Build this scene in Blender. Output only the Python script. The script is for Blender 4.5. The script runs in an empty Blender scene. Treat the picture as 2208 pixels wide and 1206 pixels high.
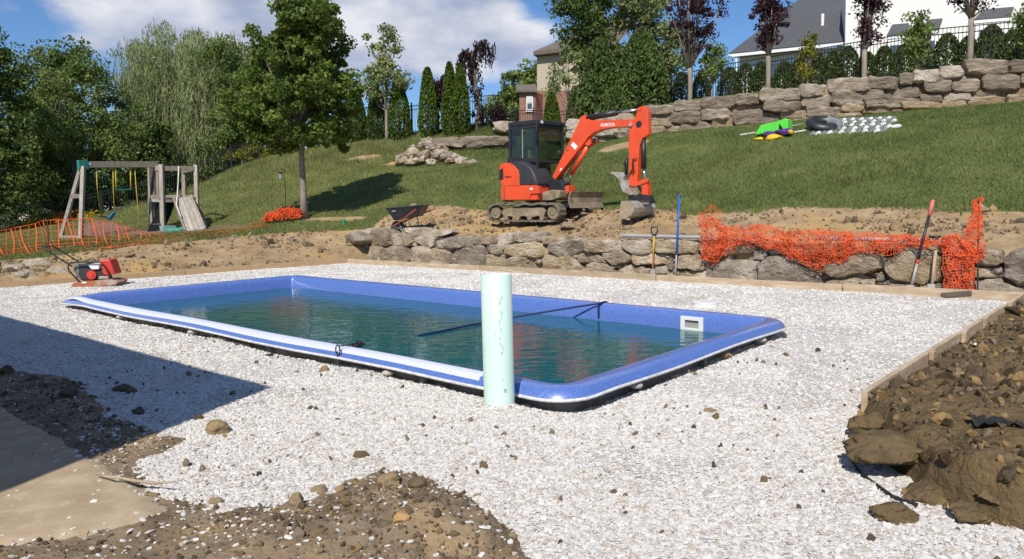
import bpy, math, random
import numpy as np
from math import radians, sin, cos, pi
from mathutils import Matrix, Vector
random.seed(7); RNG = np.random.default_rng(7)
SC = bpy.context.scene
COL = SC.collection

# ------------------------------------------------------------------ camera
CAMZ = 1.5; F_PX = 1600.0; PITCH = radians(5.66); ROLL = radians(0.76)
FWD = np.array([0, cos(PITCH), -sin(PITCH)]); UPV = np.array([0, sin(PITCH), cos(PITCH)]); XV = np.array([1.0, 0, 0])
cam = bpy.data.cameras.new('camera'); camo = bpy.data.objects.new('camera', cam); COL.objects.link(camo)
cam.sensor_width = 36; cam.lens = F_PX / 2208 * 36; cam.clip_start = 0.05; cam.clip_end = 3000
cR = cos(ROLL) * XV - sin(ROLL) * UPV; cU = sin(ROLL) * XV + cos(ROLL) * UPV
M = Matrix([[cR[0], cU[0], -FWD[0], 0], [cR[1], cU[1], -FWD[1], 0], [cR[2], cU[2], -FWD[2], CAMZ], [0, 0, 0, 1]])
camo.matrix_world = M; SC.camera = camo
CAM = np.array([0, 0, CAMZ])

# ------------------------------------------------------------------ world, sun, exposure
SUN_AZ = radians(14)      # light travels away from the camera and a little to the right
SUN_EL = radians(46)
world = bpy.data.worlds.new('World'); SC.world = world; world.use_nodes = True
def build_world():
    nt = world.node_tree; nt.nodes.clear(); N = nt.nodes.new; L = nt.links.new
    def math_(op, a, b=None, c=None, clamp=False):
        n = N('ShaderNodeMath'); n.operation = op; n.use_clamp = clamp
        for i, v in enumerate((a, b, c)):
            if v is None: continue
            if isinstance(v, (int, float)): n.inputs[i].default_value = v
            else: L(v, n.inputs[i])
        return n.outputs[0]
    out = N('ShaderNodeOutputWorld'); sky = N('ShaderNodeTexSky'); sky.sky_type = 'NISHITA'; sky.sun_disc = False
    sky.sun_elevation = SUN_EL; sky.sun_rotation = pi + SUN_AZ
    sky.altitude = 400; sky.air_density = 1.0; sky.dust_density = 0.25; sky.ozone_density = 3.5
    hs = N('ShaderNodeHueSaturation'); hs.inputs['Saturation'].default_value = 1.12; L(sky.outputs[0], hs.inputs['Color'])
    tint = N('ShaderNodeMix'); tint.data_type = 'RGBA'; tint.blend_type = 'MULTIPLY'; tint.inputs[0].default_value = 1.0
    tint.inputs[7].default_value = (0.90, 1.0, 1.16, 1); L(hs.outputs[0], tint.inputs[6])
    bg = N('ShaderNodeBackground'); bg.inputs[1].default_value = 0.10; L(tint.outputs[2], bg.inputs[0])
    tc = N('ShaderNodeTexCoord'); sep = N('ShaderNodeSeparateXYZ'); L(tc.outputs['Generated'], sep.inputs[0])
    stretch = N('ShaderNodeVectorMath'); stretch.operation = 'MULTIPLY'; stretch.inputs[1].default_value = (1, 1, 2.0); L(tc.outputs['Generated'], stretch.inputs[0])
    n1 = N('ShaderNodeTexNoise'); n1.inputs['Scale'].default_value = 4.2; n1.inputs['Detail'].default_value = 9; n1.inputs['Roughness'].default_value = 0.56
    n1.inputs['Distortion'].default_value = 0.25; L(stretch.outputs[0], n1.inputs['Vector'])
    n2 = N('ShaderNodeTexNoise'); n2.inputs['Scale'].default_value = 9; n2.inputs['Detail'].default_value = 6; L(stretch.outputs[0], n2.inputs['Vector'])
    def direc(px, py):
        d = ray(px, py); return d / np.linalg.norm(d)
    blob = None
    for px, py, r, amp in ((330, 40, .20, 1.0), (560, 20, .20, 1.0), (820, 60, .20, 1.0), (950, 90, .16, 1.0), (1010, 50, .10, .8), (1095, 85, .085, .75), (700, 190, .13, .5),
                           (20, 20, .10, .55), (200, 90, .12, .7), (-900, -200, .5, .9), (1500, -900, .55, .85), (3200, 100, .4, .8), (500, -1400, .5, .8)):
        c = direc(px, py)
        sb = N('ShaderNodeVectorMath'); sb.operation = 'SUBTRACT'; L(tc.outputs['Generated'], sb.inputs[0]); sb.inputs[1].default_value = tuple(c)
        ml = N('ShaderNodeVectorMath'); ml.operation = 'MULTIPLY'; L(sb.outputs[0], ml.inputs[0]); ml.inputs[1].default_value = (1, 1, 2.3)
        ln = N('ShaderNodeVectorMath'); ln.operation = 'LENGTH'; L(ml.outputs[0], ln.inputs[0])
        v = math_('MULTIPLY', math_('SUBTRACT', 1.0, math_('DIVIDE', ln.outputs['Value'], r), clamp=True), amp)
        blob = v if blob is None else math_('MAXIMUM', blob, v)
    blob = math_('MINIMUM', math_('MULTIPLY', blob, 1.5), 1.0)
    dens = math_('ADD', math_('MULTIPLY', blob, 0.75), math_('MULTIPLY', math_('SUBTRACT', n1.outputs[0], 0.5), 1.5))
    mk = N('ShaderNodeMapRange'); mk.interpolation_type = 'SMOOTHSTEP'; mk.inputs[1].default_value = 0.18; mk.inputs[2].default_value = 0.48; L(dens, mk.inputs[0])
    shade = N('ShaderNodeMapRange'); shade.inputs[1].default_value = 0.36; shade.inputs[2].default_value = 0.62; L(n2.outputs[0], shade.inputs[0])
    cm = N('ShaderNodeMix'); cm.data_type = 'RGBA'; L(shade.outputs[0], cm.inputs[0]); cm.inputs[6].default_value = (0.46, 0.52, 0.70, 1); cm.inputs[7].default_value = (1.0, 1.0, 1.04, 1)
    bg2 = N('ShaderNodeBackground'); L(cm.outputs[2], bg2.inputs[0]); bg2.inputs[1].default_value = 0.86
    mx = N('ShaderNodeMixShader'); L(math_('MULTIPLY', mk.outputs[0], 0.92), mx.inputs[0]); L(bg.outputs[0], mx.inputs[1]); L(bg2.outputs[0], mx.inputs[2]); L(mx.outputs[0], out.inputs[0])
def ray(px, py):
    x = (px - 1104) / F_PX; y = -(py - 603) / F_PX
    return cR * x + cU * y + FWD
build_world()
sl = bpy.data.lights.new('sun', 'SUN'); sl.energy = 4.9; sl.angle = radians(0.53); sl.color = (1, 0.935, 0.83)
so = bpy.data.objects.new('sun', sl); COL.objects.link(so)
SUND = Vector((sin(SUN_AZ) * cos(SUN_EL), cos(SUN_AZ) * cos(SUN_EL), -sin(SUN_EL)))
so.rotation_euler = SUND.to_track_quat('-Z', 'Y').to_euler()
SC.view_settings.view_transform = 'Standard'; SC.view_settings.look = 'None'; SC.view_settings.gamma = 1
SC.view_settings.use_curve_mapping = False; SC.view_settings.exposure = 0.0
SC.render.engine = 'CYCLES'; SC.cycles.max_bounces = 6; SC.cycles.transparent_max_bounces = 8

# ------------------------------------------------------------------ measuring helpers: photograph point -> place in the world
def G(px, py, z=0.0):
    d = ray(px, py); t = (z - CAMZ) / d[2]; return CAM + d * t
def D(px, py, Y):
    d = ray(px, py); return CAM + d * (Y / d[1])
class VPlane:                       # a vertical plane through p0 along direction u
    def __init__(s, p0, u):
        s.p = np.array([p0[0], p0[1], 0.0]); u = np.array([u[0], u[1], 0.0]); s.u = u / np.linalg.norm(u)
        s.n = np.array([s.u[1], -s.u[0], 0.0])
        if s.n @ (CAM - s.p) < 0: s.n = -s.n
    def w(s, px, py, off=0.0):      # world point seen there on the plane moved off metres towards the viewer side
        d = ray(px, py); q = s.p + s.n * off; t = ((q - CAM) @ s.n) / (d @ s.n); return CAM + d * t
    def sz(s, px, py, off=0.0):
        q = s.w(px, py, off); return (q - s.p) @ s.u, q[2]

# ------------------------------------------------------------------ noise
_LAT = np.random.default_rng(3).random((64, 64, 64)).astype(np.float32)
def vnoise(p):
    p = np.asarray(p, dtype=np.float64); i = np.floor(p).astype(int); f = p - i; f = f * f * (3 - 2 * f)
    r = 0
    for dx in (0, 1):
        wx = f[..., 0] if dx else 1 - f[..., 0]
        for dy in (0, 1):
            wy = f[..., 1] if dy else 1 - f[..., 1]
            for dz in (0, 1):
                wz = f[..., 2] if dz else 1 - f[..., 2]
                r = r + wx * wy * wz * _LAT[(i[..., 0] + dx) & 63, (i[..., 1] + dy) & 63, (i[..., 2] + dz) & 63]
    return r * 2 - 1
def fbm(p, oct=4, gain=0.5):
    p = np.asarray(p, dtype=np.float64); a = 1.0; s = 0; t = 0
    for k in range(oct):
        s = s + a * vnoise(p * (2.03 ** k) + 17.3 * k); t += a; a *= gain
    return s / t
def fbm2(x, y, sc, oct=4, gain=.5, seed=0.0):
    return fbm(np.stack([x * sc + seed, y * sc + seed * .7, np.full_like(x, seed + .37)], -1), oct, gain)
def sstep(a, b, x):
    t = np.clip((x - a) / (b - a), 0, 1); return t * t * (3 - 2 * t)
def sdpoly(x, y, poly):             # signed distance, positive inside
    P = np.asarray(poly)[:, :2]; d = np.full(x.shape, 1e18); ins = np.zeros(x.shape, bool)
    for k in range(len(P)):
        a = P[k]; b = P[(k + 1) % len(P)]; e = b - a; wx = x - a[0]; wy = y - a[1]
        t = np.clip((wx * e[0] + wy * e[1]) / (e @ e), 0, 1)
        d = np.minimum(d, (wx - e[0] * t) ** 2 + (wy - e[1] * t) ** 2)
        c = ((a[1] <= y) != (b[1] <= y))
        with np.errstate(divide='ignore', invalid='ignore'):
            xi = a[0] + (y - a[1]) * (b[0] - a[0]) / (b[1] - a[1] if b[1] != a[1] else 1e-9)
        ins ^= c & (x < xi)
    d = np.sqrt(d); return np.where(ins, d, -d)

# ------------------------------------------------------------------ object helpers
def tag(o, label=None, cat=None, group=None, kind=None):
    if label: o['label'] = label
    if cat: o['category'] = cat
    if group: o['group'] = group
    if kind: o['kind'] = kind
    return o
def empty(name, loc, label=None, cat=None, group=None, kind=None):
    o = bpy.data.objects.new(name, None); COL.objects.link(o); o.location = tuple(float(v) for v in loc)
    return tag(o, label, cat, group, kind)
def rootloc(o):
    v = np.zeros(3)
    while o is not None: v = v + np.array(o.location); o = o.parent
    return v
def link(name, me, parent=None, loc=None):
    o = bpy.data.objects.new(name, me); COL.objects.link(o)
    if parent is not None: o.parent = parent
    if loc is not None: o.location = loc
    return o
def mesh(name, V, Fs, m, parent=None, smooth=False, at=None):
    """world-space vertices -> one mesh object; its own origin is the middle of its base"""
    V = np.asarray(V, dtype=np.float64).reshape(-1, 3)
    me = bpy.data.meshes.new(name)
    c = np.array([(V[:, 0].min() + V[:, 0].max()) / 2, (V[:, 1].min() + V[:, 1].max()) / 2, V[:, 2].min()]) if at is None else np.array(at, float)
    if isinstance(Fs, np.ndarray):
        n, k = Fs.shape
        me.vertices.add(len(V)); me.vertices.foreach_set('co', (V - c).astype(np.float32).ravel())
        me.loops.add(n * k); me.loops.foreach_set('vertex_index', Fs.astype(np.int32).ravel())
        me.polygons.add(n); me.polygons.foreach_set('loop_start', np.arange(0, n * k, k, dtype=np.int32))
        me.update(calc_edges=True)
    else:
        me.from_pydata([tuple(v) for v in (V - c)], [], Fs); me.update()
    if smooth: me.polygons.foreach_set('use_smooth', np.ones(len(me.polygons), bool))
    if m is not None: me.materials.append(m)
    base = rootloc(parent) if parent is not None else np.zeros(3)
    return link(name, me, parent, tuple(c - base))
def frame_from(d):
    d = np.asarray(d, float); d = d / (np.linalg.norm(d) + 1e-12)
    a = np.array([0, 0, 1.0]) if abs(d[2]) < .9 else np.array([1.0, 0, 0])
    u = np.cross(a, d); u /= np.linalg.norm(u); return d, u, np.cross(d, u)
class MB:
    def __init__(s): s.v = []; s.f = []
    def add(s, V, F):
        b = len(s.v); s.v += [tuple(map(float, p)) for p in V]; s.f += [tuple(i + b for i in f) for f in F]; return s
    def box(s, c, ax, ay, az):      # centre and three half-axis vectors
        c = np.array(c, float); ax, ay, az = (np.array(a, float) for a in (ax, ay, az))
        V = [c + i * ax + j * ay + k * az for i in (-1, 1) for j in (-1, 1) for k in (-1, 1)]
        return s.add(V, [(0, 1, 3, 2), (4, 6, 7, 5), (0, 4, 5, 1), (2, 3, 7, 6), (0, 2, 6, 4), (1, 5, 7, 3)])
    def bar(s, a, b, w, h, up=(0, 0, 1)):   # rectangular bar between two points
        a = np.array(a, float); b = np.array(b, float); d = b - a; L = np.linalg.norm(d); d /= L
        up = np.array(up, float); sd = np.cross(d, up)
        if np.linalg.norm(sd) < 1e-3: sd = np.cross(d, (0, 1, 0))
        sd /= np.linalg.norm(sd); u2 = np.cross(sd, d)
        return s.box((a + b) / 2, d * L / 2, sd * w / 2, u2 * h / 2)
    def prism(s, pts, ext):         # closed 3-D outline pushed along ext
        n = len(pts); P = [np.array(p, float) for p in pts]; e = np.array(ext, float)
        return s.add(P + [p + e for p in P], [tuple(range(n))[::-1], tuple(range(n, 2 * n))] + [(i, (i + 1) % n, n + (i + 1) % n, n + i) for i in range(n)])
    def tube(s, pts, r, n=8, cap=True):
        P = [np.array(p, float) for p in pts]; m = len(P); rs = [r] * m if np.isscalar(r) else r; V = []; prev = None
        for i in range(m):
            t = P[min(i + 1, m - 1)] - P[max(i - 1, 0)]
            d, u, w = frame_from(t)
            if prev is not None:
                u = prev - d * (prev @ d); u /= np.linalg.norm(u) + 1e-12; w = np.cross(d, u)
            prev = u
            V += [P[i] + rs[i] * (cos(2 * pi * k / n) * u + sin(2 * pi * k / n) * w) for k in range(n)]
        Fc = [(i * n + k, i * n + (k + 1) % n, (i + 1) * n + (k + 1) % n, (i + 1) * n + k) for i in range(m - 1) for k in range(n)]
        if cap: Fc += [tuple(range(n))[::-1], tuple(range((m - 1) * n, m * n))]
        return s.add(V, Fc)
    def disc(s, c, axis, r, h, n=20):
        c = np.array(c, float); a = frame_from(axis)[0]; return s.tube([c - a * h / 2, c + a * h / 2], r, n)
    def ball(s, c, r, n=10, m=6, sq=(1, 1, 1)):
        V = []; F = []
        for i in range(m + 1):
            for k in range(n):
                th = pi * i / m; ph = 2 * pi * k / n
                V.append((c[0] + r * sq[0] * sin(th) * cos(ph), c[1] + r * sq[1] * sin(th) * sin(ph), c[2] + r * sq[2] * cos(th)))
        for i in range(m):
            for k in range(n): F.append((i * n + k, (i + 1) * n + k, (i + 1) * n + (k + 1) % n, i * n + (k + 1) % n))
        return s.add(V, F)
    def build(s, name, m, parent=None, smooth=False, bevel=0.0):
        o = mesh(name, s.v, s.f, m, parent, smooth)
        if bevel:
            md = o.modifiers.new('bevel', 'BEVEL'); md.width = bevel; md.segments = 2; md.limit_method = 'ANGLE'
        return o

# ------------------------------------------------------------------ materials
MATS = {}
def pm(name, c1, c2=None, scale=3.0, rough=0.8, bump=0.0, bscale=20.0, metallic=0.0, spec=0.3, detail=6, rnd=0.0, c3=None, s3=0.8, stretch=None, coat=0.0, voro=None, trans=0.0, bdist=0.02, ramp=(.38, .64), c3r=(.5,.68)):
    if name in MATS: return MATS[name]
    m = bpy.data.materials.new(name); m.use_nodes = True; nt = m.node_tree; N = nt.nodes.new; L = nt.links.new
    b = nt.nodes['Principled BSDF']; b.inputs['Roughness'].default_value = rough; b.inputs['Metallic'].default_value = metallic
    b.inputs['Specular IOR Level'].default_value = spec
    if coat: b.inputs['Coat Weight'].default_value = coat; b.inputs['Coat Roughness'].default_value = .08
    tc = N('ShaderNodeTexCoord'); vec = tc.outputs['Object']
    oi = N('ShaderNodeObjectInfo')
    if rnd:
        ad = N('ShaderNodeVectorMath'); ad.operation = 'MULTIPLY_ADD'; L(oi.outputs['Random'], ad.inputs[0]); ad.inputs[1].default_value = (31, 17, 23); L(vec, ad.inputs[2]); vec = ad.outputs[0]
    if stretch:
        ms = N('ShaderNodeVectorMath'); ms.operation = 'MULTIPLY'; ms.inputs[1].default_value = stretch; L(vec, ms.inputs[0]); svec = ms.outputs[0]
    else: svec = vec
    col = None
    if c2 is not None:
        n = N('ShaderNodeTexNoise'); n.inputs['Scale'].default_value = scale; n.inputs['Detail'].default_value = detail; n.inputs['Roughness'].default_value = .6; L(svec, n.inputs['Vector'])
        r = N('ShaderNodeMapRange'); r.inputs[1].default_value = ramp[0]; r.inputs[2].default_value = ramp[1]; L(n.outputs[0], r.inputs[0])
        mx = N('ShaderNodeMix'); mx.data_type = 'RGBA'; L(r.outputs[0], mx.inputs[0]); mx.inputs[6].default_value = (*c1, 1); mx.inputs[7].default_value = (*c2, 1); col = mx.outputs[2]
        if c3 is not None:
            n3 = N('ShaderNodeTexNoise'); n3.inputs['Scale'].default_value = s3; n3.inputs['Detail'].default_value = 5; L(svec, n3.inputs['Vector'])
            r3 = N('ShaderNodeMapRange'); r3.inputs[1].default_value = c3r[0]; r3.inputs[2].default_value = c3r[1]; L(n3.outputs[0], r3.inputs[0])
            m3 = N('ShaderNodeMix'); m3.data_type = 'RGBA'; L(r3.outputs[0], m3.inputs[0]); L(col, m3.inputs[6]); m3.inputs[7].default_value = (*c3, 1); col = m3.outputs[2]
    if rnd:
        hv = N('ShaderNodeHueSaturation'); v = N('ShaderNodeMapRange'); L(oi.outputs['Random'], v.inputs[0]); v.inputs[3].default_value = 1 - rnd; v.inputs[4].default_value = 1 + rnd
        L(v.outputs[0], hv.inputs['Value'])
        if col is not None: L(col, hv.inputs['Color'])
        else: hv.inputs['Color'].default_value = (*c1, 1)
        col = hv.outputs[0]
    if col is not None: L(col, b.inputs['Base Color'])
    else: b.inputs['Base Color'].default_value = (*c1, 1)
    if bump:
        if voro:
            bn = N('ShaderNodeTexVoronoi'); bn.inputs['Scale'].default_value = voro; L(vec, bn.inputs['Vector']); h = bn.outputs['Distance']
            n5 = N('ShaderNodeTexNoise'); n5.inputs['Scale'].default_value = bscale; n5.inputs['Detail'].default_value = 4; L(svec, n5.inputs['Vector'])
            sm = N('ShaderNodeMath'); sm.operation = 'MULTIPLY_ADD'; L(n5.outputs[0], sm.inputs[0]); sm.inputs[1].default_value = 1.0; L(h, sm.inputs[2]); h = sm.outputs[0]
        else:
            bn = N('ShaderNodeTexNoise'); bn.inputs['Scale'].default_value = bscale; bn.inputs['Detail'].default_value = 7; bn.inputs['Roughness'].default_value = .62; L(svec, bn.inputs['Vector']); h = bn.outputs[0]
        bp = N('ShaderNodeBump'); bp.inputs['Strength'].default_value = bump; bp.inputs['Distance'].default_value = bdist; L(h, bp.inputs['Height']); L(bp.outputs[0], b.inputs['Normal'])
    MATS[name] = m; return m
def leafmat(name, c1, c2, c3=None, trans=0.35, rough=.55):
    if name in MATS: return MATS[name]
    m = bpy.data.materials.new(name); m.use_nodes = True; nt = m.node_tree; N = nt.nodes.new; L = nt.links.new
    b = nt.nodes['Principled BSDF']; out = nt.nodes['Material Output']; b.inputs['Roughness'].default_value = rough; b.inputs['Specular IOR Level'].default_value = .12
    at = N('ShaderNodeAttribute'); at.attribute_name = 'tint'
    mx = N('ShaderNodeMix'); mx.data_type = 'RGBA'; L(at.outputs['Fac'], mx.inputs[0]); mx.inputs[6].default_value = (*c1, 1); mx.inputs[7].default_value = (*c2, 1); col = mx.outputs[2]
    tc = N('ShaderNodeTexCoord'); n = N('ShaderNodeTexNoise'); n.inputs['Scale'].default_value = .9; n.inputs['Detail'].default_value = 3; L(tc.outputs['Object'], n.inputs['Vector'])
    hv = N('ShaderNodeHueSaturation'); v = N('ShaderNodeMapRange'); v.inputs[1].default_value = .3; v.inputs[2].default_value = .7; v.inputs[3].default_value = .78; v.inputs[4].default_value = 1.25; L(n.outputs[0], v.inputs[0]); L(v.outputs[0], hv.inputs['Value']); L(col, hv.inputs['Color']); col = hv.outputs[0]
    L(col, b.inputs['Base Color'])
    t = N('ShaderNodeBsdfTranslucent'); L(col, t.inputs[0]); ms = N('ShaderNodeMixShader'); ms.inputs[0].default_value = trans; L(b.outputs[0], ms.inputs[1]); L(t.outputs[0], ms.inputs[2]); L(ms.outputs[0], out.inputs[0])
    MATS[name] = m; return m

# ------------------------------------------------------------------ scattering many small pieces as one "stuff" object
def scatter(name, P, R, S, protos, label, cat=None, parent=None, kind='stuff'):
    me = bpy.data.meshes.new(name); n = len(P); me.vertices.add(n); me.vertices.foreach_set('co', np.asarray(P, np.float32).ravel())
    a = me.attributes.new('rot', 'FLOAT_VECTOR', 'POINT'); a.data.foreach_set('vector', np.asarray(R, np.float32).ravel())
    a = me.attributes.new('scl', 'FLOAT_VECTOR', 'POINT'); a.data.foreach_set('vector', np.asarray(S, np.float32).ravel())
    o = link(name, me, parent)
    pc = bpy.data.collections.new(name + '_pieces')
    for p in protos: pc.objects.link(p)
    ng = bpy.data.node_groups.new(name, 'GeometryNodeTree'); ng.interface.new_socket('Geometry', in_out='INPUT', socket_type='NodeSocketGeometry'); ng.interface.new_socket('Geometry', in_out='OUTPUT', socket_type='NodeSocketGeometry')
    N = ng.nodes.new; L = ng.links.new; gi = N('NodeGroupInput'); go = N('NodeGroupOutput')
    ci = N('GeometryNodeCollectionInfo'); ci.inputs[0].default_value = pc; ci.inputs['Separate Children'].default_value = True; ci.inputs['Reset Children'].default_value = True
    m2 = N('GeometryNodeMeshToPoints'); L(gi.outputs[0], m2.inputs[0])
    ip = N('GeometryNodeInstanceOnPoints'); L(m2.outputs[0], ip.inputs['Points']); L(ci.outputs[0], ip.inputs['Instance']); ip.inputs['Pick Instance'].default_value = True
    rv = N('FunctionNodeRandomValue'); rv.data_type = 'INT'
    for s_ in rv.inputs:
        if s_.type == 'INT' and s_.name == 'Min': s_.default_value = 0
        if s_.type == 'INT' and s_.name == 'Max': s_.default_value = len(protos) - 1
    L([s_ for s_ in rv.outputs if s_.type == 'INT'][0], ip.inputs['Instance Index'])
    def named(nm):
        q = N('GeometryNodeInputNamedAttribute'); q.data_type = 'FLOAT_VECTOR'; q.inputs['Name'].default_value = nm; return [s_ for s_ in q.outputs if s_.type == 'VECTOR'][0]
    L(named('rot'), ip.inputs['Rotation']); L(named('scl'), ip.inputs['Scale']); L(ip.outputs[0], go.inputs[0])
    md = o.modifiers.new('scatter', 'NODES'); md.node_group = ng
    return tag(o, label, cat, kind=kind)
def rock_verts(seed, sub=2, flat=1.0, jag=.25, cuts=4):
    import bmesh
    bm = bmesh.new(); bmesh.ops.create_icosphere(bm, subdivisions=sub, radius=1.0)
    V = np.array([v.co[:] for v in bm.verts]); F = [tuple(v.index for v in f.verts) for f in bm.faces]; bm.free()
    r = np.random.default_rng(seed)
    for k in range(cuts):
        d = r.normal(size=3); d /= np.linalg.norm(d); lim = r.uniform(.5, .8); over = V @ d - lim; V = V - np.where(over > 0, over, 0)[:, None] * d * .92
    V = V * (1 + jag * fbm(V * 1.3 + seed * 3.1, 3)[:, None]); V[:, 2] *= flat
    return V, F
def proto_rock(name, seed, m, sub=1, flat=.6, jag=.35):
    V, F = rock_verts(seed, sub, flat, jag); me = bpy.data.meshes.new(name); me.from_pydata([tuple(v) for v in V], [], F); me.update(); me.materials.append(m)
    return bpy.data.objects.new(name, me)
# ================================================================== GROUND
WALL_LO = VPlane(G(790, 562), G(2200, 640) - G(790, 562))
BK0, BK1 = G(750, 568), G(2206, 651)
LF0 = G(0, 621); LF0 = BK0 + (LF0 - BK0) * 1.6
RT1 = G(1862, 888)
UPL = np.array([D(px, 300, Y)[:2] for px, Y in ((1180, 33.6), (1300, 31.6), (1400, 30.3), (1600, 28), (1800, 26), (2000, 24.6), (2208, 23.4), (2600, 21.5), (3000, 20))])
def dist_up(x, y):                   # signed distance behind the line of the upper wall
    best = np.full(np.shape(x), 1e9); sg = np.ones(np.shape(x))
    for k in range(len(UPL) - 1):
        a, b = UPL[k], UPL[k + 1]; e = b - a; wx = x - a[0]; wy = y - a[1]; t = np.clip((wx * e[0] + wy * e[1]) / (e @ e), 0, 1)
        d = np.hypot(wx - e[0] * t, wy - e[1] * t); s = np.sign(e[0] * wy - e[1] * wx); m = d < best; best = np.where(m, d, best); sg = np.where(m, s, sg)
    return best * sg
def up_step(x, y):
    return 1.12 * sstep(0.05, 0.5, dist_up(x, y)) * sstep(4.0, 6.0, x + (y - 33) * .2)
def _ctrl():
    P = []
    def a(px, py, Y, dz=0): q = D(px, py, Y); P.append((q[0], q[1], q[2] + dz))
    u = WALL_LO.u; n = -WALL_LO.n
    for s in (-1, 1.5, 4, 6.5, 9, 11.5, 14, 17): q = WALL_LO.p + u * s + n * .45; P.append((q[0], q[1], .64))
    for px, py, Y in ((1060, 468, 22.5), (1150, 464, 22.3), (1300, 456, 20), (1500, 456, 18.6), (1800, 455, 16.6), (2000, 455, 15.6), (2208, 455, 14.6), (2500, 455, 13.5), (960, 452, 23.5), (900, 458, 23.5),
                      (1250, 318, 32), (1400, 292, 30), (1600, 272, 27.6), (1800, 258, 25.6), (2000, 240, 24.2), (2208, 222, 23), (2500, 190, 21.5),
                      (1000, 352, 32), (930, 358, 32), (860, 352, 33), (1080, 330, 33.5), (1150, 322, 33.5), (880, 296, 38), (1000, 285, 38), (1090, 270, 37.5),
                      (800, 304, 38), (700, 325, 38), (600, 345, 37.5), (500, 372, 37), (428, 412, 36.5), (298, 452, 36), (222, 470, 35.5), (150, 488, 35.5), (0, 503, 36), (-200, 508, 36),
                      (655, 471, 24), (500, 491, 25), (440, 493, 25.5), (327, 499, 25), (175, 517, 23), (0, 562, 18.2), (-200, 575, 18), (140, 548, 19), (300, 527, 20.2), (500, 516, 21.4), (650, 499, 22.6), (740, 496, 22.8), (800, 492, 22.8),
                      (760, 440, 27), (845, 385, 28.5), (700, 400, 30), (560, 430, 29), (1000, 400, 27), (860, 500, 21.6)): a(px, py, Y)
    for f_, z in ((0, .1), (.2, .08), (.4, .08), (.6, .06), (.8, .04), (.97, .06)):
        q = LF0 + (BK0 - LF0) * f_; d_ = (BK0 - LF0)[:2]; d_ = d_ / np.linalg.norm(d_); q = q[:2] + np.array([-d_[1], d_[0]]) * .15; P.append((q[0], q[1], z))
    for px, py, Y in ((1400, 225, 31.5), (1800, 168, 27.2), (2208, 130, 24.6), (1230, 262, 36)): a(px, py, Y, -1.35)
    P += [(-80, 60, 0.5), (-80, 100, .5), (-30, 100, 2), (0, 100, 5.5), (40, 100, 5.5), (80, 100, 5.5), (80, 60, 4.8), (40, 50, 4.0), (20, 45, 4.0), (0, 50, 5.2), (-12, 50, 4.5), (-22, 50, 1.8), (-60, 25, .2), (-60, 5, 0), (-30, 8, 0), (30, 5, .6), (40, 18, 3.5), (16, 8, .5), (80, 10, 3), (-30, 60, 1)]
    return np.array(P)
_C = _ctrl()
def _tps_fit(P):
    n = len(P); r = np.hypot(P[:, None, 0] - P[None, :, 0], P[:, None, 1] - P[None, :, 1]); K = np.where(r > 0, r ** 2 * np.log(r + 1e-12), 0) + np.eye(n) * .6
    Q = np.c_[np.ones(n), P[:, :2]]; A = np.block([[K, Q], [Q.T, np.zeros((3, 3))]]); return np.linalg.solve(A, np.r_[P[:, 2], 0, 0, 0])
_W = _tps_fit(_C)
def zt(x, y):
    x = np.asarray(x, float); y = np.asarray(y, float); sh = x.shape; xf = np.clip(x.ravel(), -80, 80); yf = np.clip(y.ravel(), 2, 100); out = np.zeros(xf.size)
    for i in range(0, xf.size, 20000):
        X = xf[i:i + 20000]; Y = yf[i:i + 20000]; r2 = (X[:, None] - _C[None, :, 0]) ** 2 + (Y[:, None] - _C[None, :, 1]) ** 2
        out[i:i + 20000] = (0.5 * r2 * np.log(r2 + 1e-12)) @ _W[:len(_C)] + _W[len(_C)] + _W[len(_C) + 1] * X + _W[len(_C) + 2] * Y
    return out.reshape(sh) + up_step(x, y)
def Z(x, y): return float(zt(np.array([x]), np.array([y]))[0])
def T(px, py, y0=10.0, y1=60.0):     # where the sight line meets the terrain
    ys = np.linspace(y0, y1, 900); d = ray(px, py); t = ys / d[1]; X = d[0] * t; zz = CAMZ + d[2] * t; g_ = zt(X, ys); hit = np.nonzero(g_ >= zz)[0]
    k = hit[0] if len(hit) else len(ys) - 1
    return np.array([X[k], ys[k], g_[k]])
PAD = np.array([LF0[:2], BK0[:2], BK1[:2], RT1[:2], G(1900, 945)[:2], G(1930, 990)[:2], G(2000, 1050)[:2], G(2070, 1085)[:2], G(2150, 1105)[:2], G(2300, 1125)[:2], G(2700, 1170)[:2], (3.9, -4), (-16, -4)])

# pool outline (rectangle fitted to the four corners of the lip)
pa, pb, pc_, pd = [G(*p, z=.1)[:2] for p in ((1232, 853), (1712, 687), (632, 592), (125, 641))]
ctr = (pa + pb + pc_ + pd) / 4; uL = ((pa - pd) + (pb - pc_)); uL /= np.linalg.norm(uL); uW = np.array([-uL[1], uL[0]])
hl = (np.linalg.norm(pa - pd) + np.linalg.norm(pb - pc_)) / 4; hw = (np.linalg.norm(pa - pb) + np.linalg.norm(pd - pc_)) / 4
def pool_ring(off, r=.34, n=7):      # rounded rectangle, off metres outside the outer lip edge
    L_, W_ = hl + off, hw + off; r = max(r + off, .06); out = []
    for cx, cy, a0 in ((L_ - r, W_ - r, 0), (-L_ + r, W_ - r, 90), (-L_ + r, -W_ + r, 180), (L_ - r, -W_ + r, 270)):
        if out:                       # extra points along the straight side
            p0 = np.array(out[-1]); p1 = np.array((cx + r * cos(radians(a0)), cy + r * sin(radians(a0))))
            for k in range(1, 12): out.append(tuple(p0 + (p1 - p0) * k / 12))
        for k in range(n): a = radians(a0 + 90 * k / (n - 1)); out.append((cx + r * cos(a), cy + r * sin(a)))
    p0 = np.array(out[-1]); p1 = np.array(out[0])
    for k in range(1, 12): out.append(tuple(p0 + (p1 - p0) * k / 12))
    return [ctr + uL * a + uW * b for a, b in out]
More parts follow.
